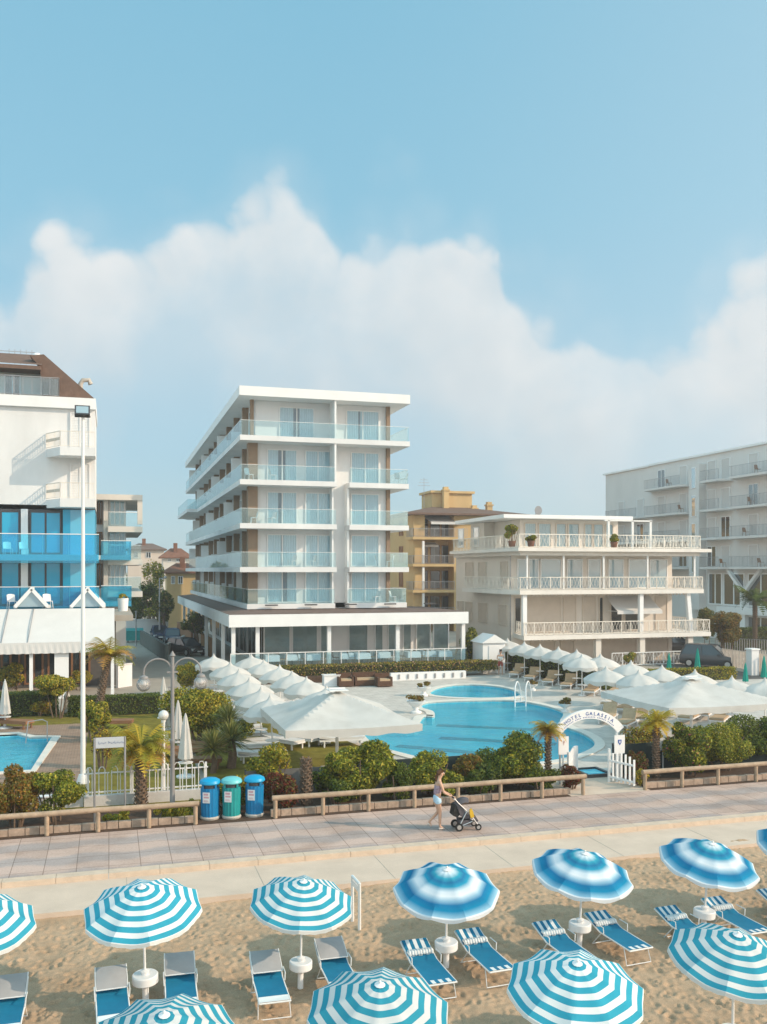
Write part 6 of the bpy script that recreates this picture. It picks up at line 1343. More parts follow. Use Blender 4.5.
# tall mast with floodlight
p = P(83,783); x,y = p.x,p.y; zt = zat(416,x,y); r = thing('floodlight_mast','tall white mast with a square floodlight at its top','lamp post',(x,y,0)); b = MB(); b.tube([(x,y,0),(x,y,zt*.5),(x,y,zt)],.085,14,.05); b.build('mast',M['whitemetal'],r,smooth=40)
b = MB(); b.lathe([(.22,0),(.22,.04),(.14,.3)],14,(x,y,0)); b.build('foot',M['whitemetal'],r,smooth=40)
Mx = Matrix.Rotation(R(-28),3,'X') @ Matrix.Rotation(R(0),3,'Z'); b = MB(); b.obox((x-.02,y-.05,zt+.15),(.25,.09,.19),Mx); fl = b.build('floodlight',M['darkmetal'],r)
b = MB(); c = Vector((x-.02,y-.05,zt+.15))+Mx@Vector((0,-.094,0)); b.obox(c,(.20,.004,.14),Mx); b.build('lens',M['skypane'],fl)
b = MB(); b.bar((x-.27,y,zt-.02),(x+.25,y,zt-.02),.03); b.build('bracket',M['darkmetal'],r)
# white globe lamp
M['globe'] = glass('frosted_globe',(.9,.9,.88),.06,.75,(.78,.76,.72),rough=.2); M['clearglobe'] = glass('clear_globe',(.86,.85,.83),.10,.30,(.60,.57,.54))
p = P(163.5,799); x,y = p.x,p.y; r = thing('globe_lamp','slim white lamp with a single white globe by the garden fence','street lamp',(x,y,0)); zt = zat(720,x,y)
b = MB(); b.lathe([(.15,0),(.15,.08),(.085,.2),(.07,.9),(.055,1.0),(.045,zt-.1),(.07,zt-.03),(.07,zt)],14,(x,y,0)); b.build('post',M['whitemetal'],r,smooth=40); b = MB(); b.ball((x,y,zt+.15),.165,18,12); b.build('globe',M['globe'],r,smooth=True)
M['lampgrey'] = mat('lamp_grey',(.24,.23,.225),.5,.1,4)
# double crook lamp
x,y = onv(172.5,28.0),28.0; zt = zat(655,x,y); r = thing('double_lamp','grey street lamp with two curved arms holding clear globes','street lamp',(x,y,0)); b = MB(); b.lathe([(.12,0),(.12,.1),(.075,.25),(.06,2.2),(.075,2.22),(.075,2.3),(.055,2.32),(.05,zt-.05),(.09,zt-.02),(.01,zt+.12)],14,(x,y,0)); b.build('post',M['lampgrey'],r,smooth=40)
for s in (-1,1):
    za = zt-.48; R_ = .40; pts = [(x,y,za-.25)]+[(x+s*(R_-R_*math.cos(a))+s*.02,y,za+R_*.95*math.sin(a)) for a in np.linspace(0,math.pi,12)]; pts += [(x+s*.82,y,za-.10)]; b = MB(); b.tube(pts,.026,7); arm = b.build('arm',M['lampgrey'],r,smooth=40)
    b = MB(); b.lathe([(.03,0),(.12,-.05),(.13,-.1)],12,(x+s*.82,y,za-.08)); b.build('cap',M['lampgrey'],arm,smooth=40); b = MB(); b.ball((x+s*.82,y,za-.36),.21,18,12); b.build('globe',M['clearglobe'],arm,smooth=True); b = MB(); b.ball((x+s*.82,y,za-.34),.08,10,8); b.build('bulb',M['plastic'],arm,smooth=True)
b = MB(); b.bar((x-.16,y,zt-.5),(x+.16,y,zt-.5),.05); b.bar((x-.13,y,zt-.95),(x+.13,y,zt-.95),.05); b.build('bracket',M['lampgrey'],r)
M['signgrey'] = mat('sign_board',(.46,.48,.50),.6,.05,3)
# street name sign (its writing cannot be read in the photograph)
v = 28.05; xa, xb = onv(94.5,v), onv(125,v); zt = zat(738,xa,v); zb = zat(748.5,xa,v); r = thing('street_sign','white street name sign on two grey posts behind the left rail','sign',(xa,v,0))
for x in (xa,xb): b = MB(); b.tube([(x,v,0),(x,v,zt)],.03,8); b.build('post',M['greymetal'],r,smooth=40)
b = MB(); b.box(xa+.03,xb-.03,v-.02,v+.02,zb,zt); b.build('board',M['signgrey'],r)
M['ink'] = mat('dark_blue_ink',(.10,.14,.26),.6,0); M['bluetext'] = mat('blue_lettering',(.03,.09,.33),.6,0); M['redmark'] = mat('orange_mark',(.62,.20,.08),.6,0)
b = MB(); zc = (zt+zb)/2; x = xa+.11
for k,w_ in enumerate((.05,.035,.04,.04,0,.05,.04,.03,.045,.04,.035,.04,.04)):
    if w_: b.box(x,x+w_*.2,v-.026,v-.021,zc-.03,zc+(.045 if k in (0,5,8) else .012)); b.box(x+w_*.2,x+w_,v-.026,v-.021,zc-.03+.028*(k%2),zc-.018+.028*(k%2))
    x += w_+.016 if w_ else .05
b.build('lettering',M['ink'],r)
# gate: arch, posts, leaves, boards
def letters(name, text, size, mat_, parent, place, depth=.004):
    b = MB(); dg = None
    for i,ch in enumerate(text):
        if ch == ' ': continue
        cu = bpy.data.curves.new('t','FONT'); cu.body = ch; cu.size = size; cu.extrude = depth; cu.align_x = 'CENTER'; cu.resolution_u = 3; o = bpy.data.objects.new('t',cu); C.objects.link(o)
        bpy.context.view_layer.update(); me = bpy.data.meshes.new_from_object(o.evaluated_get(bpy.context.evaluated_depsgraph_get())); b.add([place(i,v_.co) for v_ in me.vertices],[tuple(p.vertices) for p in me.polygons])
        bpy.data.objects.remove(o); bpy.data.curves.remove(cu); bpy.data.meshes.remove(me)
    return b.build(name,mat_,parent)
vA = 28.7; uL_, uR_ = onv(555,vA), onv(621,vA); uc = (uL_+uR_)/2; r = thing('entrance_arch','white arched hotel sign over the gate to the pool','arch',(uc,vA,0))
w2 = (onv(623,vA)-onv(552.5,vA))/2; zt = zat(709.5,uc,vA); rise = .66; RA = (w2*w2+rise*rise)/(2*rise); cz = zt-RA; half = math.asin(w2/RA)
b = MB(); n = 28; vs = []
for i in range(n+1):
    a = -half+2*half*i/n; s, c = math.sin(a), math.cos(a); Ri = RA-.31
    vs += [(uc+RA*s,vA-.05,cz+RA*c),(uc+Ri*s,vA-.05,cz+Ri*c),(uc+RA*s,vA+.05,cz+RA*c),(uc+Ri*s,vA+.05,cz+Ri*c)]
fs = []
for i in range(n): k = 4*i; fs += [(k,k+1,k+5,k+4),(k+2,k+6,k+7,k+3),(k,k+4,k+6,k+2),(k+1,k+3,k+7,k+5)]
fs += [(0,2,3,1),(4*n,4*n+1,4*n+3,4*n+2)]; b.add(vs,fs); ar = b.build('arch_board',M['white2'],r)
txt = 'HOTEL GALASSIA'; m = len(txt); span = half*1.42
def pl(i, co): a = -span/2+span*(i+.5)/m+.0; rr = RA-.19+co.y; s, c = math.sin(a), math.cos(a); return (uc+rr*s+co.x*c, vA-.056-co.z, cz+rr*c-co.x*s)
letters('lettering',txt,.17,M['bluetext'],ar,pl)
b = MB()          # the small second line, unreadable in the photograph
for i in range(34):
    if i in (7,12,21,28): continue
    a = -span*.55+span*1.1*(i+.5)/34; s, c = math.sin(a), math.cos(a); rr = RA-.25; p = Vector((uc+rr*s,vA-.055,cz+rr*c)); t = Vector((c,0,-s)); u_ = Vector((s,0,c)); b.add([p-t*.014-u_*.018,p+t*.014-u_*.018,p+t*.014+u_*.018,p-t*.014+u_*.018],[(0,1,2,3)])
b.build('small_lettering',M['bluetext'],ar)
for s,px in ((-1,560),(1,616.5)):
    x = onv(px,vA); b = MB(); b.tube([(x,vA,0),(x,vA,cz+RA*math.cos(half)+.1)],.04,8); b.build('post',M['whitemetal'],r,smooth=40)
def board(label, px, v, y0, y1, w_, mark):
    x = onv(px,v); z1, z0 = zat(y0,x,v), zat(y1,x,v); r = thing('notice_board',label,'sign',(x,v,0),'notice boards at the gate'); b = MB(); b.box(x-w_/2,x+w_/2,v-.015,v+.015,z0,z1); b.build('board',M['plastic'],r)
    b = MB(); zc = z0+(z1-z0)*.62
    if mark == 'logo': b.bar((x,v-.018,zc-.06),(x+.01,v-.018,zc+.1),.02,.004); b.bar((x+.01,v-.018,zc+.09),(x+.05,v-.018,zc+.02),.018,.004); b.bar((x-.03,v-.018,zc+.02),(x+.01,v-.018,zc+.06),.015,.004); mm = 'redmark'
    else:
        k = .07 if mark == 'shield' else .055; b.prism_y([(x-k,zc+k*1.2),(x+k,zc+k*1.2),(x+k*.9,zc-k*.3),(x,zc-k*1.5),(x-k*.9,zc-k*.3)],v-.022,v-.016); mm = 'bluetext'
        b.mi = 1; b.box(x-.02,x+.02,v-.0265,v-.023,zc-.03,zc+.05)
    b.build('emblem',[M[mm],M['plastic']],r)
    b = MB(); b.box(x-.02,x+.02,v+.016,v+.05,0,z1-.03); b.build('stake',M['whitemetal'],r); return r
board('white notice board with small orange mark on the left gate post',563.5,vA-.12,736.5,754.5,.38,'logo'); board('white board with dark blue shield emblem on the right gate post',619.5,vA-.12,735,753.5,.40,'shield'); board('small white board with dark emblem behind the right gate palm',663.5,29.45,738,750,.28,'drop')
def gate(label, p, q):
    r = thing('gate_leaf',label,'gate',(p[0],p[1],0),'white picket gate leaves'); b = MB()
    for z in (.2,.75): b.bar((p[0],p[1],z),(q[0],q[1],z),.05,.06)
    d = Vector((q[0]-p[0],q[1]-p[1],0)); n = max(4,int(d.length/.16))
    for i in range(n+1): t = i/n; x,y = p[0]+d.x*t,p[1]+d.y*t; h = .95+.13*(1-abs(2*t-1)**2 if 1 else 0); b.bar((x,y,.08),(x,y,h),.07,.03)
    b.build('pickets',M['white2'],r); b = MB(); b.tube([(p[0],p[1],0),(p[0],p[1],1.15)],.05,8); b.build('hinge_post',M['whitemetal'],r,smooth=40)
a_ = P(568.5,786); c_ = P(583,778); gate('white picket gate leaf swung open on the left',(a_.x,a_.y),(c_.x+.25,c_.y+.9)); a_ = P(609,782); c_ = P(628.5,786); gate('white picket gate leaf standing ajar on the right',(a_.x,a_.y),(c_.x,c_.y-.35))
p = P(592,774); b = MB(); r = thing('foot_bath','small blue foot bath with dark rim behind the gate','foot bath',(p.x,p.y,0)); b.box(p.x-.5,p.x+.5,p.y-.6,p.y-.5,0,.12); b.box(p.x-.5,p.x+.5,p.y+.5,p.y+.6,0,.12); b.box(p.x-.5,p.x-.4,p.y-.5,p.y+.5,0,.12); b.box(p.x+.4,p.x+.5,p.y-.5,p.y+.5,0,.12); b.build('rim',M['darkmetal'],r); b = MB(); b.box(p.x-.4,p.x+.4,p.y-.5,p.y+.5,.0,.06); b.build('water',M['pooltile'],r)
# ================================================================ PEOPLE
def skin_mesh(name, joints, edges, radii, m, parent, sub=2, root=0):
    me = bpy.data.meshes.new(name); me.from_pydata(joints, edges, []); o = bpy.data.objects.new(name,me); C.objects.link(o)
    o.modifiers.new('s','SKIN'); 
    for i,rr in enumerate(radii): d = me.skin_vertices[0].data[i]; d.radius = rr if isinstance(rr,tuple) else (rr,rr); d.use_root = (i == root)
    sb = o.modifiers.new('d','SUBSURF'); sb.levels = sb.render_levels = sub
    bpy.context.view_layer.update(); nm = bpy.data.meshes.new_from_object(o.evaluated_get(bpy.context.evaluated_depsgraph_get()))
    bpy.data.objects.remove(o); nm.materials.clear(); nm.materials.append(m); nm.polygons.foreach_set('use_smooth',[True]*len(nm.polygons)); ob = bpy.data.objects.new(name,nm); C.objects.link(ob); ob.parent = parent; return ob
M['skin'] = mat('skin',(.55,.33,.23),.55,.06,8,spec=.3); M['hairbrown'] = mat('brown_hair',(.10,.045,.02),.6,.25,30); M['hairdark'] = mat('dark_hair',(.03,.02,.015),.6,.2,30)
M['tank'] = mat('patterned_top',(.36,.26,.31),.85,.45,22); M['shorts'] = mat('light_blue_shorts',(.42,.60,.74),.85,.1,10); M['whitecotton'] = mat('white_cotton',(.78,.76,.73),.85,.05,6); M['redshorts'] = mat('red_shorts',(.32,.07,.05),.85,.1,6); M['shoe'] = mat('shoe',(.62,.5,.42),.7,.1,8)
def person(label, loc, rz, J, top, shorts, hair, pony, dress_len=.5, scale=1.0):
    r = thing('person',label,'person',loc,None,rz)
    r.scale = (scale,)*3
    names = list(J); ix = {n:i for i,n in enumerate(names)}; pos = [J[n] for n in names]
    ch = [['pelvis','spine','chest','neck','skull','crown'],['pelvis','hipl','kneel','anklel','toel'],['pelvis','hipr','kneer','ankler','toer'],['chest','shl','ell','wrl','pal'],['chest','shr','elr','wrr','par']]
    rad = dict(pelvis=(.125,.105),spine=(.105,.085),chest=(.125,.095),neck=.045,skull=(.078,.09),crown=(.06,.07),hipl=.088,hipr=.088,kneel=.052,kneer=.052,anklel=.034,ankler=.034,toel=(.03,.02),toer=(.03,.02),shl=.05,shr=.05,ell=.034,elr=.034,wrl=.024,wrr=.024,pal=(.030,.016),par=(.030,.016))
    E_ = []; [E_.append((ix[a],ix[b_])) for c_ in ch for a,b_ in zip(c_,c_[1:])]
    R2 = [rad[n] for n in names]; P2 = list(pos)
    for w_,pa,sd in (('wrl','pal',1),('wrr','par',-1)):          # five fingers, curled
        a, b_ = Vector(J[w_]), Vector(J[pa]); d = (b_-a).normalized(); sidev = d.cross(Vector((0,0,1))).normalized(); dn = Vector((0,0,-1))
        for k,(off,l) in enumerate(((-.024,.062),(-.008,.072),(.008,.068),(.024,.052))):
            i = len(P2); q = b_+sidev*off; P2 += [tuple(q+d*.012), tuple(q+d*l*.55+dn*.012), tuple(q+d*l*.7+dn*l*.55)]; R2 += [.0095,.0085,.007]; E_ += [(ix[pa],i),(i,i+1),(i+1,i+2)]
        i = len(P2); q = a+(b_-a)*.55; P2 += [tuple(q-sidev*sd*.032+d*.02), tuple(q-sidev*sd*.04+d*.055+dn*.015)]; R2 += [.011,.009]; E_ += [(ix[w_],i),(i,i+1)]
    body = skin_mesh('body', P2, E_, R2, M['skin'], r)
    # clothes: shells on the same skeleton
    p = lambda n: Vector(J[n]); mid = lambda a,b_,t: tuple(p(a).lerp(p(b_),t))
    skin_mesh('top',[mid('pelvis','spine',.0),J['spine'],J['chest'],mid('chest','neck',.45),mid('chest','shl',.75),mid('chest','shr',.75)],[(0,1),(1,2),(2,3),(2,4),(2,5)],[(.142,.122),(.13,.108),(.145,.115),.06,.058,.058],M[top],r)
    skin_mesh('shorts',[J['pelvis'],mid('pelvis','spine',.45),mid('pelvis','hipl',1.),mid('hipl','kneel',dress_len*.5),mid('hipl','kneel',dress_len),mid('pelvis','hipr',1.),mid('hipr','kneer',dress_len*.5),mid('hipr','kneer',dress_len)],[(0,1),(0,2),(2,3),(3,4),(0,5),(5,6),(6,7)],[(.138,.118),(.12,.10),.10,.098,.094,.10,.098,.094],M[shorts],r)
    s = p('skull'); f = (Vector((p('skull').x-p('neck').x,0,0)).normalized() if abs(p('skull').x-p('neck').x) > 1e-3 else Vector((1,0,0))); f = Vector((1,0,-.15)).normalized()
    hv = [tuple(s+Vector((-.02,0,.055))),tuple(s+Vector((.03,0,.10))),tuple(s+Vector((-.06,0,.03))),tuple(s+Vector((-.085,0,-.03)))]; hr = [(.085,.085),(.055,.07),(.07,.075),(.05,.055)]
    if pony: hv += [tuple(s+Vector((-.13,0,-.02))),tuple(s+Vector((-.15,0,-.14))),tuple(s+Vector((-.13,0,-.24)))]; hr += [.035,.032,.012]
    skin_mesh('hair',hv,[(0,1),(0,2),(2,3)]+([(2,4),(4,5),(5,6)] if pony else []),hr,M[hair],r,1)
    for sd in (-1,1):
        b = MB(); b.ball(tuple(s+Vector((.075,sd*.03,.015))),.011,8,6); e = b.build('eye',M['plastic'],None); e.parent = r
        b = MB(); b.ball(tuple(s+Vector((.083,sd*.03,.015))),.006,6,5); e2 = b.build('pupil',M['ink'],None); e2.parent = e
        b = MB(); b.ball(tuple(s+Vector((-.005,sd*.078,-.005))),.02,8,6,1.4); e = b.build('ear',M['skin'],None); e.parent = r
    b = MB(); b.ball(tuple(s+Vector((.09,0,-.015))),.015,8,6,1.4); e = b.build('nose',M['skin'],None,True); e.parent = r
    b = MB(); b.ball(tuple(s+Vector((.078,0,-.052))),.013,8,6,.5); e = b.build('mouth',M['pinkprint'],None,True); e.parent = r
    for sd in ('l','r'):
        a, t_ = p('ankle'+sd), p('toe'+sd); e = skin_mesh('shoe',[tuple(a+Vector((-.04,0,-.05))),tuple(a.lerp(t_,.5)+Vector((0,0,-.02))),tuple(t_)],[(0,1),(1,2)],[(.038,.035),(.042,.03),(.035,.02)],M['shoe'],r,1)
    return r
walk = dict(pelvis=(0,0,.90),spine=(.015,0,1.06),chest=(.04,0,1.24),neck=(.07,0,1.40),skull=(.115,0,1.52),crown=(.12,0,1.60),
    hipl=(0,.085,.85),kneel=(.07,.09,.47),anklel=(-.20,.09,.20),toel=(-.14,.09,.06),hipr=(0,-.085,.85),kneer=(.06,-.08,.47),ankler=(.06,-.08,.09),toer=(.19,-.085,.035),
    shl=(.05,.16,1.30),ell=(.14,.20,1.04),wrl=(.36,.17,.92),pal=(.43,.16,.90),shr=(.05,-.16,1.30),elr=(.14,-.20,1.04),wrr=(.36,-.17,.92),par=(.43,-.16,.90))
pw = P(437,829.5); person('woman in patterned top and light blue shorts pushing a pushchair along the promenade',(pw.x,pw.y,.004),R(-4),walk,'tank','shorts','hairbrown',True,.38,1.03)
stand = dict(pelvis=(0,0,.92),spine=(0,0,1.08),chest=(.0,0,1.27),neck=(0,0,1.45),skull=(.03,0,1.58),crown=(.03,0,1.67),
    hipl=(0,.09,.87),kneel=(.03,.11,.49),anklel=(0,.12,.09),toel=(.13,.13,.035),hipr=(0,-.09,.87),kneer=(.01,-.1,.49),ankler=(-.03,-.11,.09),toer=(.10,-.13,.035),
    shl=(0,.18,1.35),ell=(-.02,.25,1.10),wrl=(.16,.12,1.02),pal=(.21,.06,1.02),shr=(0,-.18,1.35),elr=(.0,-.24,1.10),wrr=(.18,-.13,1.10),par=(.24,-.09,1.12))
p2 = P(500.5,675); person('person in white shirt and red shorts standing by the white cabin',(p2.x,p2.y,.004),R(-110),stand,'whitecotton','redshorts','hairdark',False,.75,1.02)
# ---- pushchair
p = P(458,829.5); r = thing('pushchair','grey pushchair with silver frame and yellow toy pushed by the woman','pushchair',(p.x,p.y,.004),None,R(-4))
def loc_part(b, nm, m, par, smooth=40): o = b.build(nm, m, None, smooth); o.parent = par; return o
M['pramgrey'] = mat('pushchair_fabric',(.10,.09,.10),.85,.2,8); M['yellow'] = mat('yellow_toy',(.62,.38,.03),.6,.1,8); M['silver'] = mat('silver_frame',(.62,.62,.62),.3,.03,3,metal=.8); M['rubber'] = mat('rubber',(.02,.02,.02),.8,.1,5)
W_ = .21
b = MB()
for s in (-1,1): b.tube([(-.17,s*W_,.93),(-.06,s*W_,.80),(.30,s*W_,.46),(.52,s*W_,.15)],.015,7); b.tube([(.20,s*W_,.55),(-.03,s*W_,.13)],.015,7); b.tube([(-.03,s*W_,.13),(.36,s*W_,.26)],.012,6)
b.tube([(-.03,-W_,.13),(-.03,W_,.13)],.012,6); loc_part(b,'frame',M['silver'],r)
b = MB(); b.tube([(-.17,-W_,.93),(-.19,-W_*.6,.945),(-.19,W_*.6,.945),(-.17,W_,.93)],.02,8); loc_part(b,'handle',M['rubber'],r)
b = MB(); vs = []; n = 10
for i in range(n+1):
    a = math.pi*(.02+.62*i/n)
    for j in range(9): t = (j/8*2-1); q = (1-abs(t)**3*.35); vs.append((.16-.30*math.cos(a)*q+.0, t*W_*.98, .60+.30*math.sin(a)*q))
b.add(vs,[(i*9+j,i*9+j+1,(i+1)*9+j+1,(i+1)*9+j) for i in range(n) for j in range(8)]); loc_part(b,'hood',M['pramgrey'],r,True)
b = MB(); b.prism_y([(-.10,.74),(.02,.42),(.14,.34),(.40,.34),(.50,.22),(.54,.26),(.44,.42),(.20,.44),(.06,.72)],-W_*.9,W_*.9); loc_part(b,'seat',M['pramgrey'],r)
b = MB(); b.prism_y([(-.14,.72),(-.20,.44),(-.08,.38),(.0,.45),(-.04,.74)],-W_*.8,W_*.8); loc_part(b,'bag',M['rubber'],r)
b = MB(); b.prism_y([(.02,.15),(.34,.15),(.36,.28),(-.0,.30)],-W_*.8,W_*.8); loc_part(b,'basket',M['pramgrey'],r)
b = MB(); b.prism_y([(.26,.60),(.31,.64),(.36,.55),(.40,.40),(.30,.36),(.27,.46)],-W_-.05,-W_-.015); loc_part(b,'toy',M['yellow'],r)
for x,rr in ((-.03,.115),(.53,.09)):
    for s in (-1,1):
        b = MB(); b.tube([(x,s*W_-.022,rr),(x,s*W_+.022,rr)],rr,18); wh = loc_part(b,'wheel',M['rubber'],r); b = MB(); b.tube([(x,s*W_-.026,rr),(x,s*W_+.026,rr)],rr*.55,12); loc_part(b,'hub',M['silver'],wh)
# ================================================================ CARS AND STREET
def make_car(label, loc, rz, paint, suv=False, group='parked cars'):
    r = thing('parked_car',label,'car',loc,group,rz); L_ = 4.4 if suv else 4.1; hw = .88; k = 1.0 if suv else .90
    st = [(-.5,.34,.70,.80),(-.485,.26,.95,.95),(-.40,.22,1.0,1.0),(-.2,.2,1.0,1.0),(.0,.2,.98,1.0),(.2,.2,.96,1.0),(.36,.22,.88,.97),(.46,.25,.76,.90),(.5,.34,.60,.74)]
    b = MB(); vs = []
    for x,z0,z1,w_ in st:
        X = x*L_; w_ *= hw; z1 *= k; sec = [(-w_*.92,z0),(-w_,z0+.12),(-w_*1.0,z1*.72),(-w_*.93,z1),(w_*.93,z1),(w_*1.0,z1*.72),(w_,z0+.12),(w_*.92,z0)]; vs += [(X,y,z) for y,z in sec]
    n = 8; m = len(st); b.add(vs,[(i*n+j,(i+1)*n+j,(i+1)*n+(j+1)%n,i*n+(j+1)%n) for i in range(m-1) for j in range(n)]+[tuple(range(n)),tuple((m-1)*n+j for j in range(n))[::-1]]); loc_part(b,'body',M[paint],r,50)
    rz_ = 1.68 if suv else 1.43; base = .97*k; X0, X1, X2, X3 = (-.47*L_,-.40*L_,.06*L_,.25*L_); b = MB()
    def ring(x,z,w_): return [(x,-w_,z),(x,w_,z)]
    v0 = ring(X0,base,hw*.90)+ring(X1,rz_,hw*.70)+ring(X2,rz_,hw*.70)+ring(X3,base*.97,hw*.88); b.add(v0,[(0,2,3,1),(4,6,7,5),(0,6,4,2),(1,3,5,7)]); loc_part(b,'windows',M['carglass'],r)
    b = MB(); b.add([(X1-.03,-hw*.71,rz_-.01),(X2+.03,-hw*.71,rz_-.01),(X2+.03,hw*.71,rz_-.01),(X1-.03,hw*.71,rz_-.01),(X1+.05,-hw*.62,rz_+.05),(X2-.08,-hw*.62,rz_+.05),(X2-.08,hw*.62,rz_+.05),(X1+.05,hw*.62,rz_+.05)],[(3,2,1,0),(4,5,6,7),(0,1,5,4),(1,2,6,5),(2,3,7,6),(3,0,4,7)])
    for s in (-1,1):
        b.bar((X0,s*hw*.905,base),(X1,s*hw*.71,rz_),.09); b.bar((X2,s*hw*.71,rz_),(X3,s*hw*.89,base*.97),.08); b.bar((-.12*L_,s*hw*.90,base),(-.13*L_,s*hw*.715,rz_),.08)
    loc_part(b,'roof',M[paint],r,30)
    for x in (-.32*L_,.32*L_):
        for s in (-1,1):
            b = MB(); b.tube([(x,s*(hw-.17),.33),(x,s*(hw+.02),.33)],.33,20); wh = loc_part(b,'wheel',M['rubber'],r); b = MB(); b.tube([(x,s*(hw-.1),.33),(x,s*(hw+.03),.33)],.2,14); loc_part(b,'rim',M['silver'],wh)
    for s in (-1,1): b = MB(); b.obox((.462*L_,s*hw*.66,.66*k),(.1,.16,.09),Matrix.Rotation(s*-.35,3,'Z')); loc_part(b,'headlight',M['lamp_lens'],r)
    b = MB(); b.box(.498*L_,.502*L_,-.26,.26,.38,.49); loc_part(b,'number_plate',M['plastic'],r)
    b = MB(); b.box(.49*L_,.503*L_,-.5,.5,.52,.60); loc_part(b,'grille',M['rubber'],r)
    for s in (-1,1): b = MB(); b.obox((.17*L_,s*(hw+.08),1.0*k),(.06,.1,.07)); loc_part(b,'mirror',M[paint],r)
    return r
M['carglass'] = mat('car_glass',(.03,.04,.05),.06,0,spec=.8); M['paintgrey'] = mat('dark_grey_paint',(.045,.045,.05),.25,.05,2,spec=.6); M['paintblue'] = mat('dark_blue_paint',(.01,.03,.08),.25,.05,2,spec=.6); M['paintblack'] = mat('black_paint',(.015,.015,.018),.25,.05,2,spec=.6); M['lamp_lens'] = mat('lamp_lens',(.6,.6,.58),.15,0,spec=.8)
p = P(719,668.5); make_car('dark grey people carrier parked beside the cream house',(p.x,p.y+.9,.006),R(-52),'paintgrey',True)
p = P(696,655); make_car('dark car parked behind the grey people carrier under the balcony',(p.x,p.y+3,.006),R(-20),'paintblack')
p = P(160,640); make_car('dark blue car parked on the left by the white street wall',(p.x,p.y,.006),R(-90),'paintblue'); p = P(173,643.5); make_car('dark blue car parked on the right of its twin',(p.x,p.y,.006),R(-90),'paintblue'); p = P(186,655); make_car('black car parked behind the white pool parasols',(p.x,p.y,.006),R(-60),'paintblack')
def wall(nm, label, cat, a, c, h, m, t=.2, cop=None):
    p, q = P(*a), P(*c); r = thing(nm,label,cat,(p.x,p.y,0)); b = MB(); b.bar((p.x,p.y,h/2),(q.x,q.y,h/2),t,h); b.build('panel' if cat == 'fence' else 'wall',M[m],r)
    b = MB(); b.bar((p.x,p.y,h+.03),(q.x,q.y,h+.03),t+.08,.05); b.build('coping',M[cop or m],r); return r
M['greenwall'] = mat('grey_green_boards',(.10,.12,.11),.85,.2,2); M['orangewood'] = mat('orange_timber',(.32,.17,.07),.8,.2,3)
wall('street_wall','white wall across the end of the car park behind the blue cars','wall',(112,639.5),(168,637.5),2.0,'white'); wall('boundary_wall','grey green boundary wall along the side street','wall',(141,644),(167,662),1.3,'greenwall'); wall('ramp_wall','pale concrete wall beside the parked blue cars','wall',(167.5,656),(190,643),1.0,'concrete'); wall('timber_fence','brown timber fence behind the ramp wall','fence',(178,642),(192,650),2.0,'woodbrown'); wall('timber_fence','orange timber fence beside the restaurant side','fence',(194,645),(211,657),1.5,'orangewood')
wall('service_wall','low white service wall right of the left hotel terrace','wall',(117,688),(131,686),1.4,'white')
p = P(134,642); r = thing('refuse_container','teal refuse container on the side street','refuse container',(p.x,p.y,.006)); b = MB(); b.prism_x([(p.y-.6,.2),(p.y+.6,.2),(p.y+.7,1.15),(p.y-.7,1.15)],p.x-.85,p.x+.85); b.build('body',M['bingreen'],r); b = MB(); b.prism_x([(p.y-.75,1.16),(p.y+.75,1.16),(p.y+.4,1.4),(p.y-.4,1.4)],p.x-.9,p.x+.9); b.build('lid',M['bingreen'],r)
for s in (-1,1): b = MB(); b.tube([(p.x+s*.6-.05,p.y-.5,.1),(p.x+s*.6+.05,p.y-.5,.1)],.1,10); b.build('wheel',M['rubber'],r)
x,y = onv(159.5,99),99; zt = zat(578,x,y); r = thing('street_pole','slim grey lamp pole behind the parked blue cars','street lamp',(x,y,0)); b = MB(); b.tube([(x,y,0),(x,y,zt)],.1,8,.06); b.build('pole',M['greymetal'],r); b = MB(); b.tube([(x,y,zt-.1),(x+.5,y,zt+.05)],.05,6); b.ball((x+.6,y,zt+.05),.15); b.build('lamp_head',M['greymetal'],r)
x,y = onv(136,92),92; zt = zat(612,x,y); r = thing('street_pole','short grey post by the refuse container','post',(x,y,0)); b = MB(); b.tube([(x,y,0),(x,y,zt)],.06,8); b.build('pole',M['greymetal'],r); b = MB(); b.lathe([(.08,0),(.08,.1)],8,(x,y,zt)); b.build('cap',M['greymetal'],r)
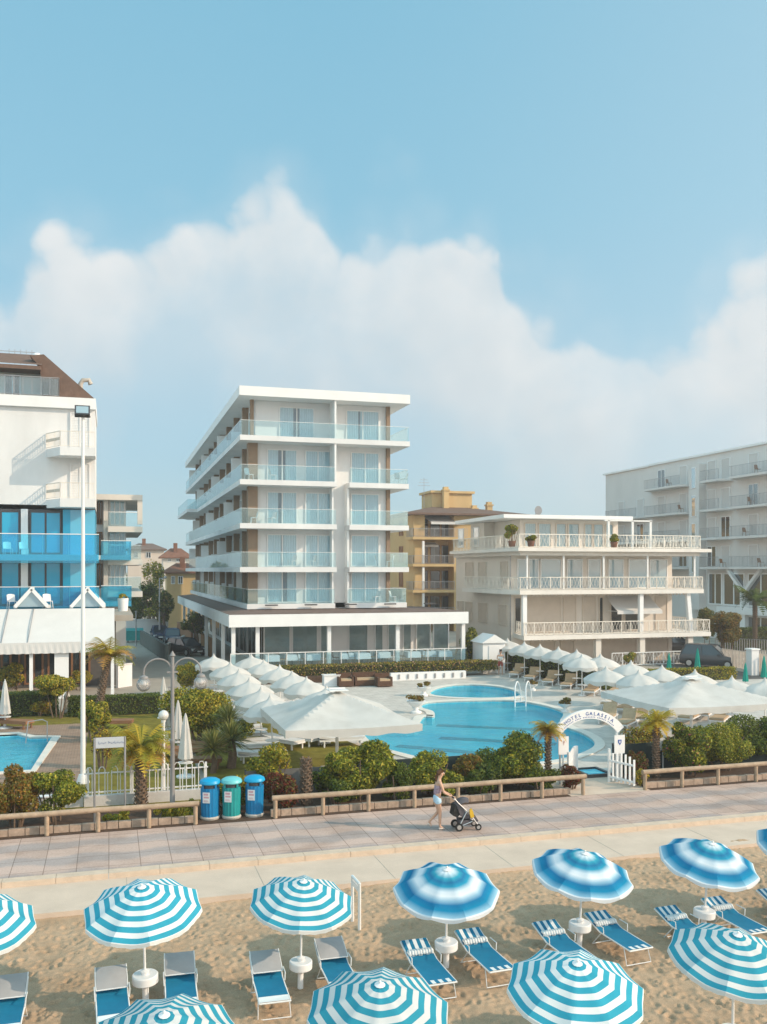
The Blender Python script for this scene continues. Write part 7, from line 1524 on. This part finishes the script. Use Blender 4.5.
# pink street fence and pillar at the right edge
v0, v1 = P(722,668), P(780,678); r = thing('street_fence','pale pink picket fence along the street in front of the grey hotel','fence',(v0.x,v0.y,0)); b = MB(); bar_rail(b,(v0.x,v0.y),(v1.x,v1.y),.1,1.35,.17,.06); b.build('pickets',M['creamwall'],r); b = MB(); b.bar((v0.x,v0.y,.12),(v1.x,v1.y,.12),.25,.24); b.build('base_wall',M['creamwall'],r)
p = P(752.5,675); b = MB(); b.box(p.x-.3,p.x+.3,p.y-.3,p.y+.3,0,1.75); r = thing('gate_pillar','white gate pillar of the pink street fence','pillar',(p.x,p.y,0)); b.build('shaft',M['white'],r); b = MB(); b.box(p.x-.36,p.x+.36,p.y-.36,p.y+.36,1.753,1.85); b.build('cap',M['white2'],r)
v0, v1 = P(716,655), P(800,660); r = thing('street_fence','grey railing in front of the dark hedge at the grey hotel','fence',(v0.x,v0.y,0)); b = MB(); bar_rail(b,(v0.x,v0.y),(v1.x,v1.y),.1,1.4,.2,.06); b.build('pickets',M['greymetal'],r); b = MB(); b.bar((v0.x,v0.y,.1),(v1.x,v1.y,.1),.2,.2); b.build('base_wall',M['concrete'],r)
# pool shower / grab rail by the left pool
p = P(41,742); r = thing('pool_shower','slim metal pool shower at the corner of the left pool','shower',(p.x,p.y,0)); b = MB(); b.tube([(p.x+.25,p.y,0),(p.x+.25,p.y,.85),(p.x+.05,p.y,.95),(p.x-.5,p.y-.1,.9),(p.x-.6,p.y-.1,.0)],.025,7); b.build('pipe',M['greymetal'],r,smooth=40)
# ladder pole in the left pool and white statue in the garden
p = P(67,713); r = thing('garden_statue','white stone figure beside the umbrella shaped shrub','statue',(p.x,p.y,0)); b = MB(); b.lathe([(.25,0),(.25,.12),(.16,.16),(.18,.35),(.13,.62),(.17,.85),(.10,1.0),(.06,1.04),(.09,1.12),(.07,1.2),(.01,1.24)],14,(p.x,p.y,0)); b.build('figure',M['concrete'],r,smooth=True)
# chairs on the grey hotel's balconies
gd = lambda v: GU*ST+v*CT
for i,(px,y,l) in enumerate(((757,477.5,'top balcony row near the edge'),(750,507.5,'second balcony row from the top'),(745,537,'third balcony row from the top'),(760,567,'lowest balcony row near the edge'),(680,507.5,'second balcony row left of the stair tower'),(668,477.5,'top balcony row left of the stair tower'),(722,567,'lowest balcony row by the stair tower'))):
    v = onu(px,GU-.9); zz = H-((y-Y0)*gd(onu(740,GU))/F)
    CHW.put((GU-.8,v,zz+.005), R(90), 'brown chair on the grey hotel, '+l, 'balcony chairs')
# thin haze volume, added to lift the darks on far structures
b = MB(); b.box(-260,330,-60,260,-1.6,30); hz = b.build('haze', None); tag(hz, kind='stuff')
hm = bpy.data.materials.new('haze_air'); hm.use_nodes = True; ht = hm.node_tree; ht.nodes.clear(); ho = N(ht,'ShaderNodeOutputMaterial'); hv = N(ht,'ShaderNodeVolumePrincipled'); hv.inputs['Density'].default_value = .0009; hv.inputs['Color'].default_value = (.97,.95,.94,1); hv.inputs['Anisotropy'].default_value = .2
ht.links.new(hv.outputs[0], ho.inputs['Volume']); hz.data.materials.clear(); hz.data.materials.append(hm)
sc.cycles.volume_bounces = 0
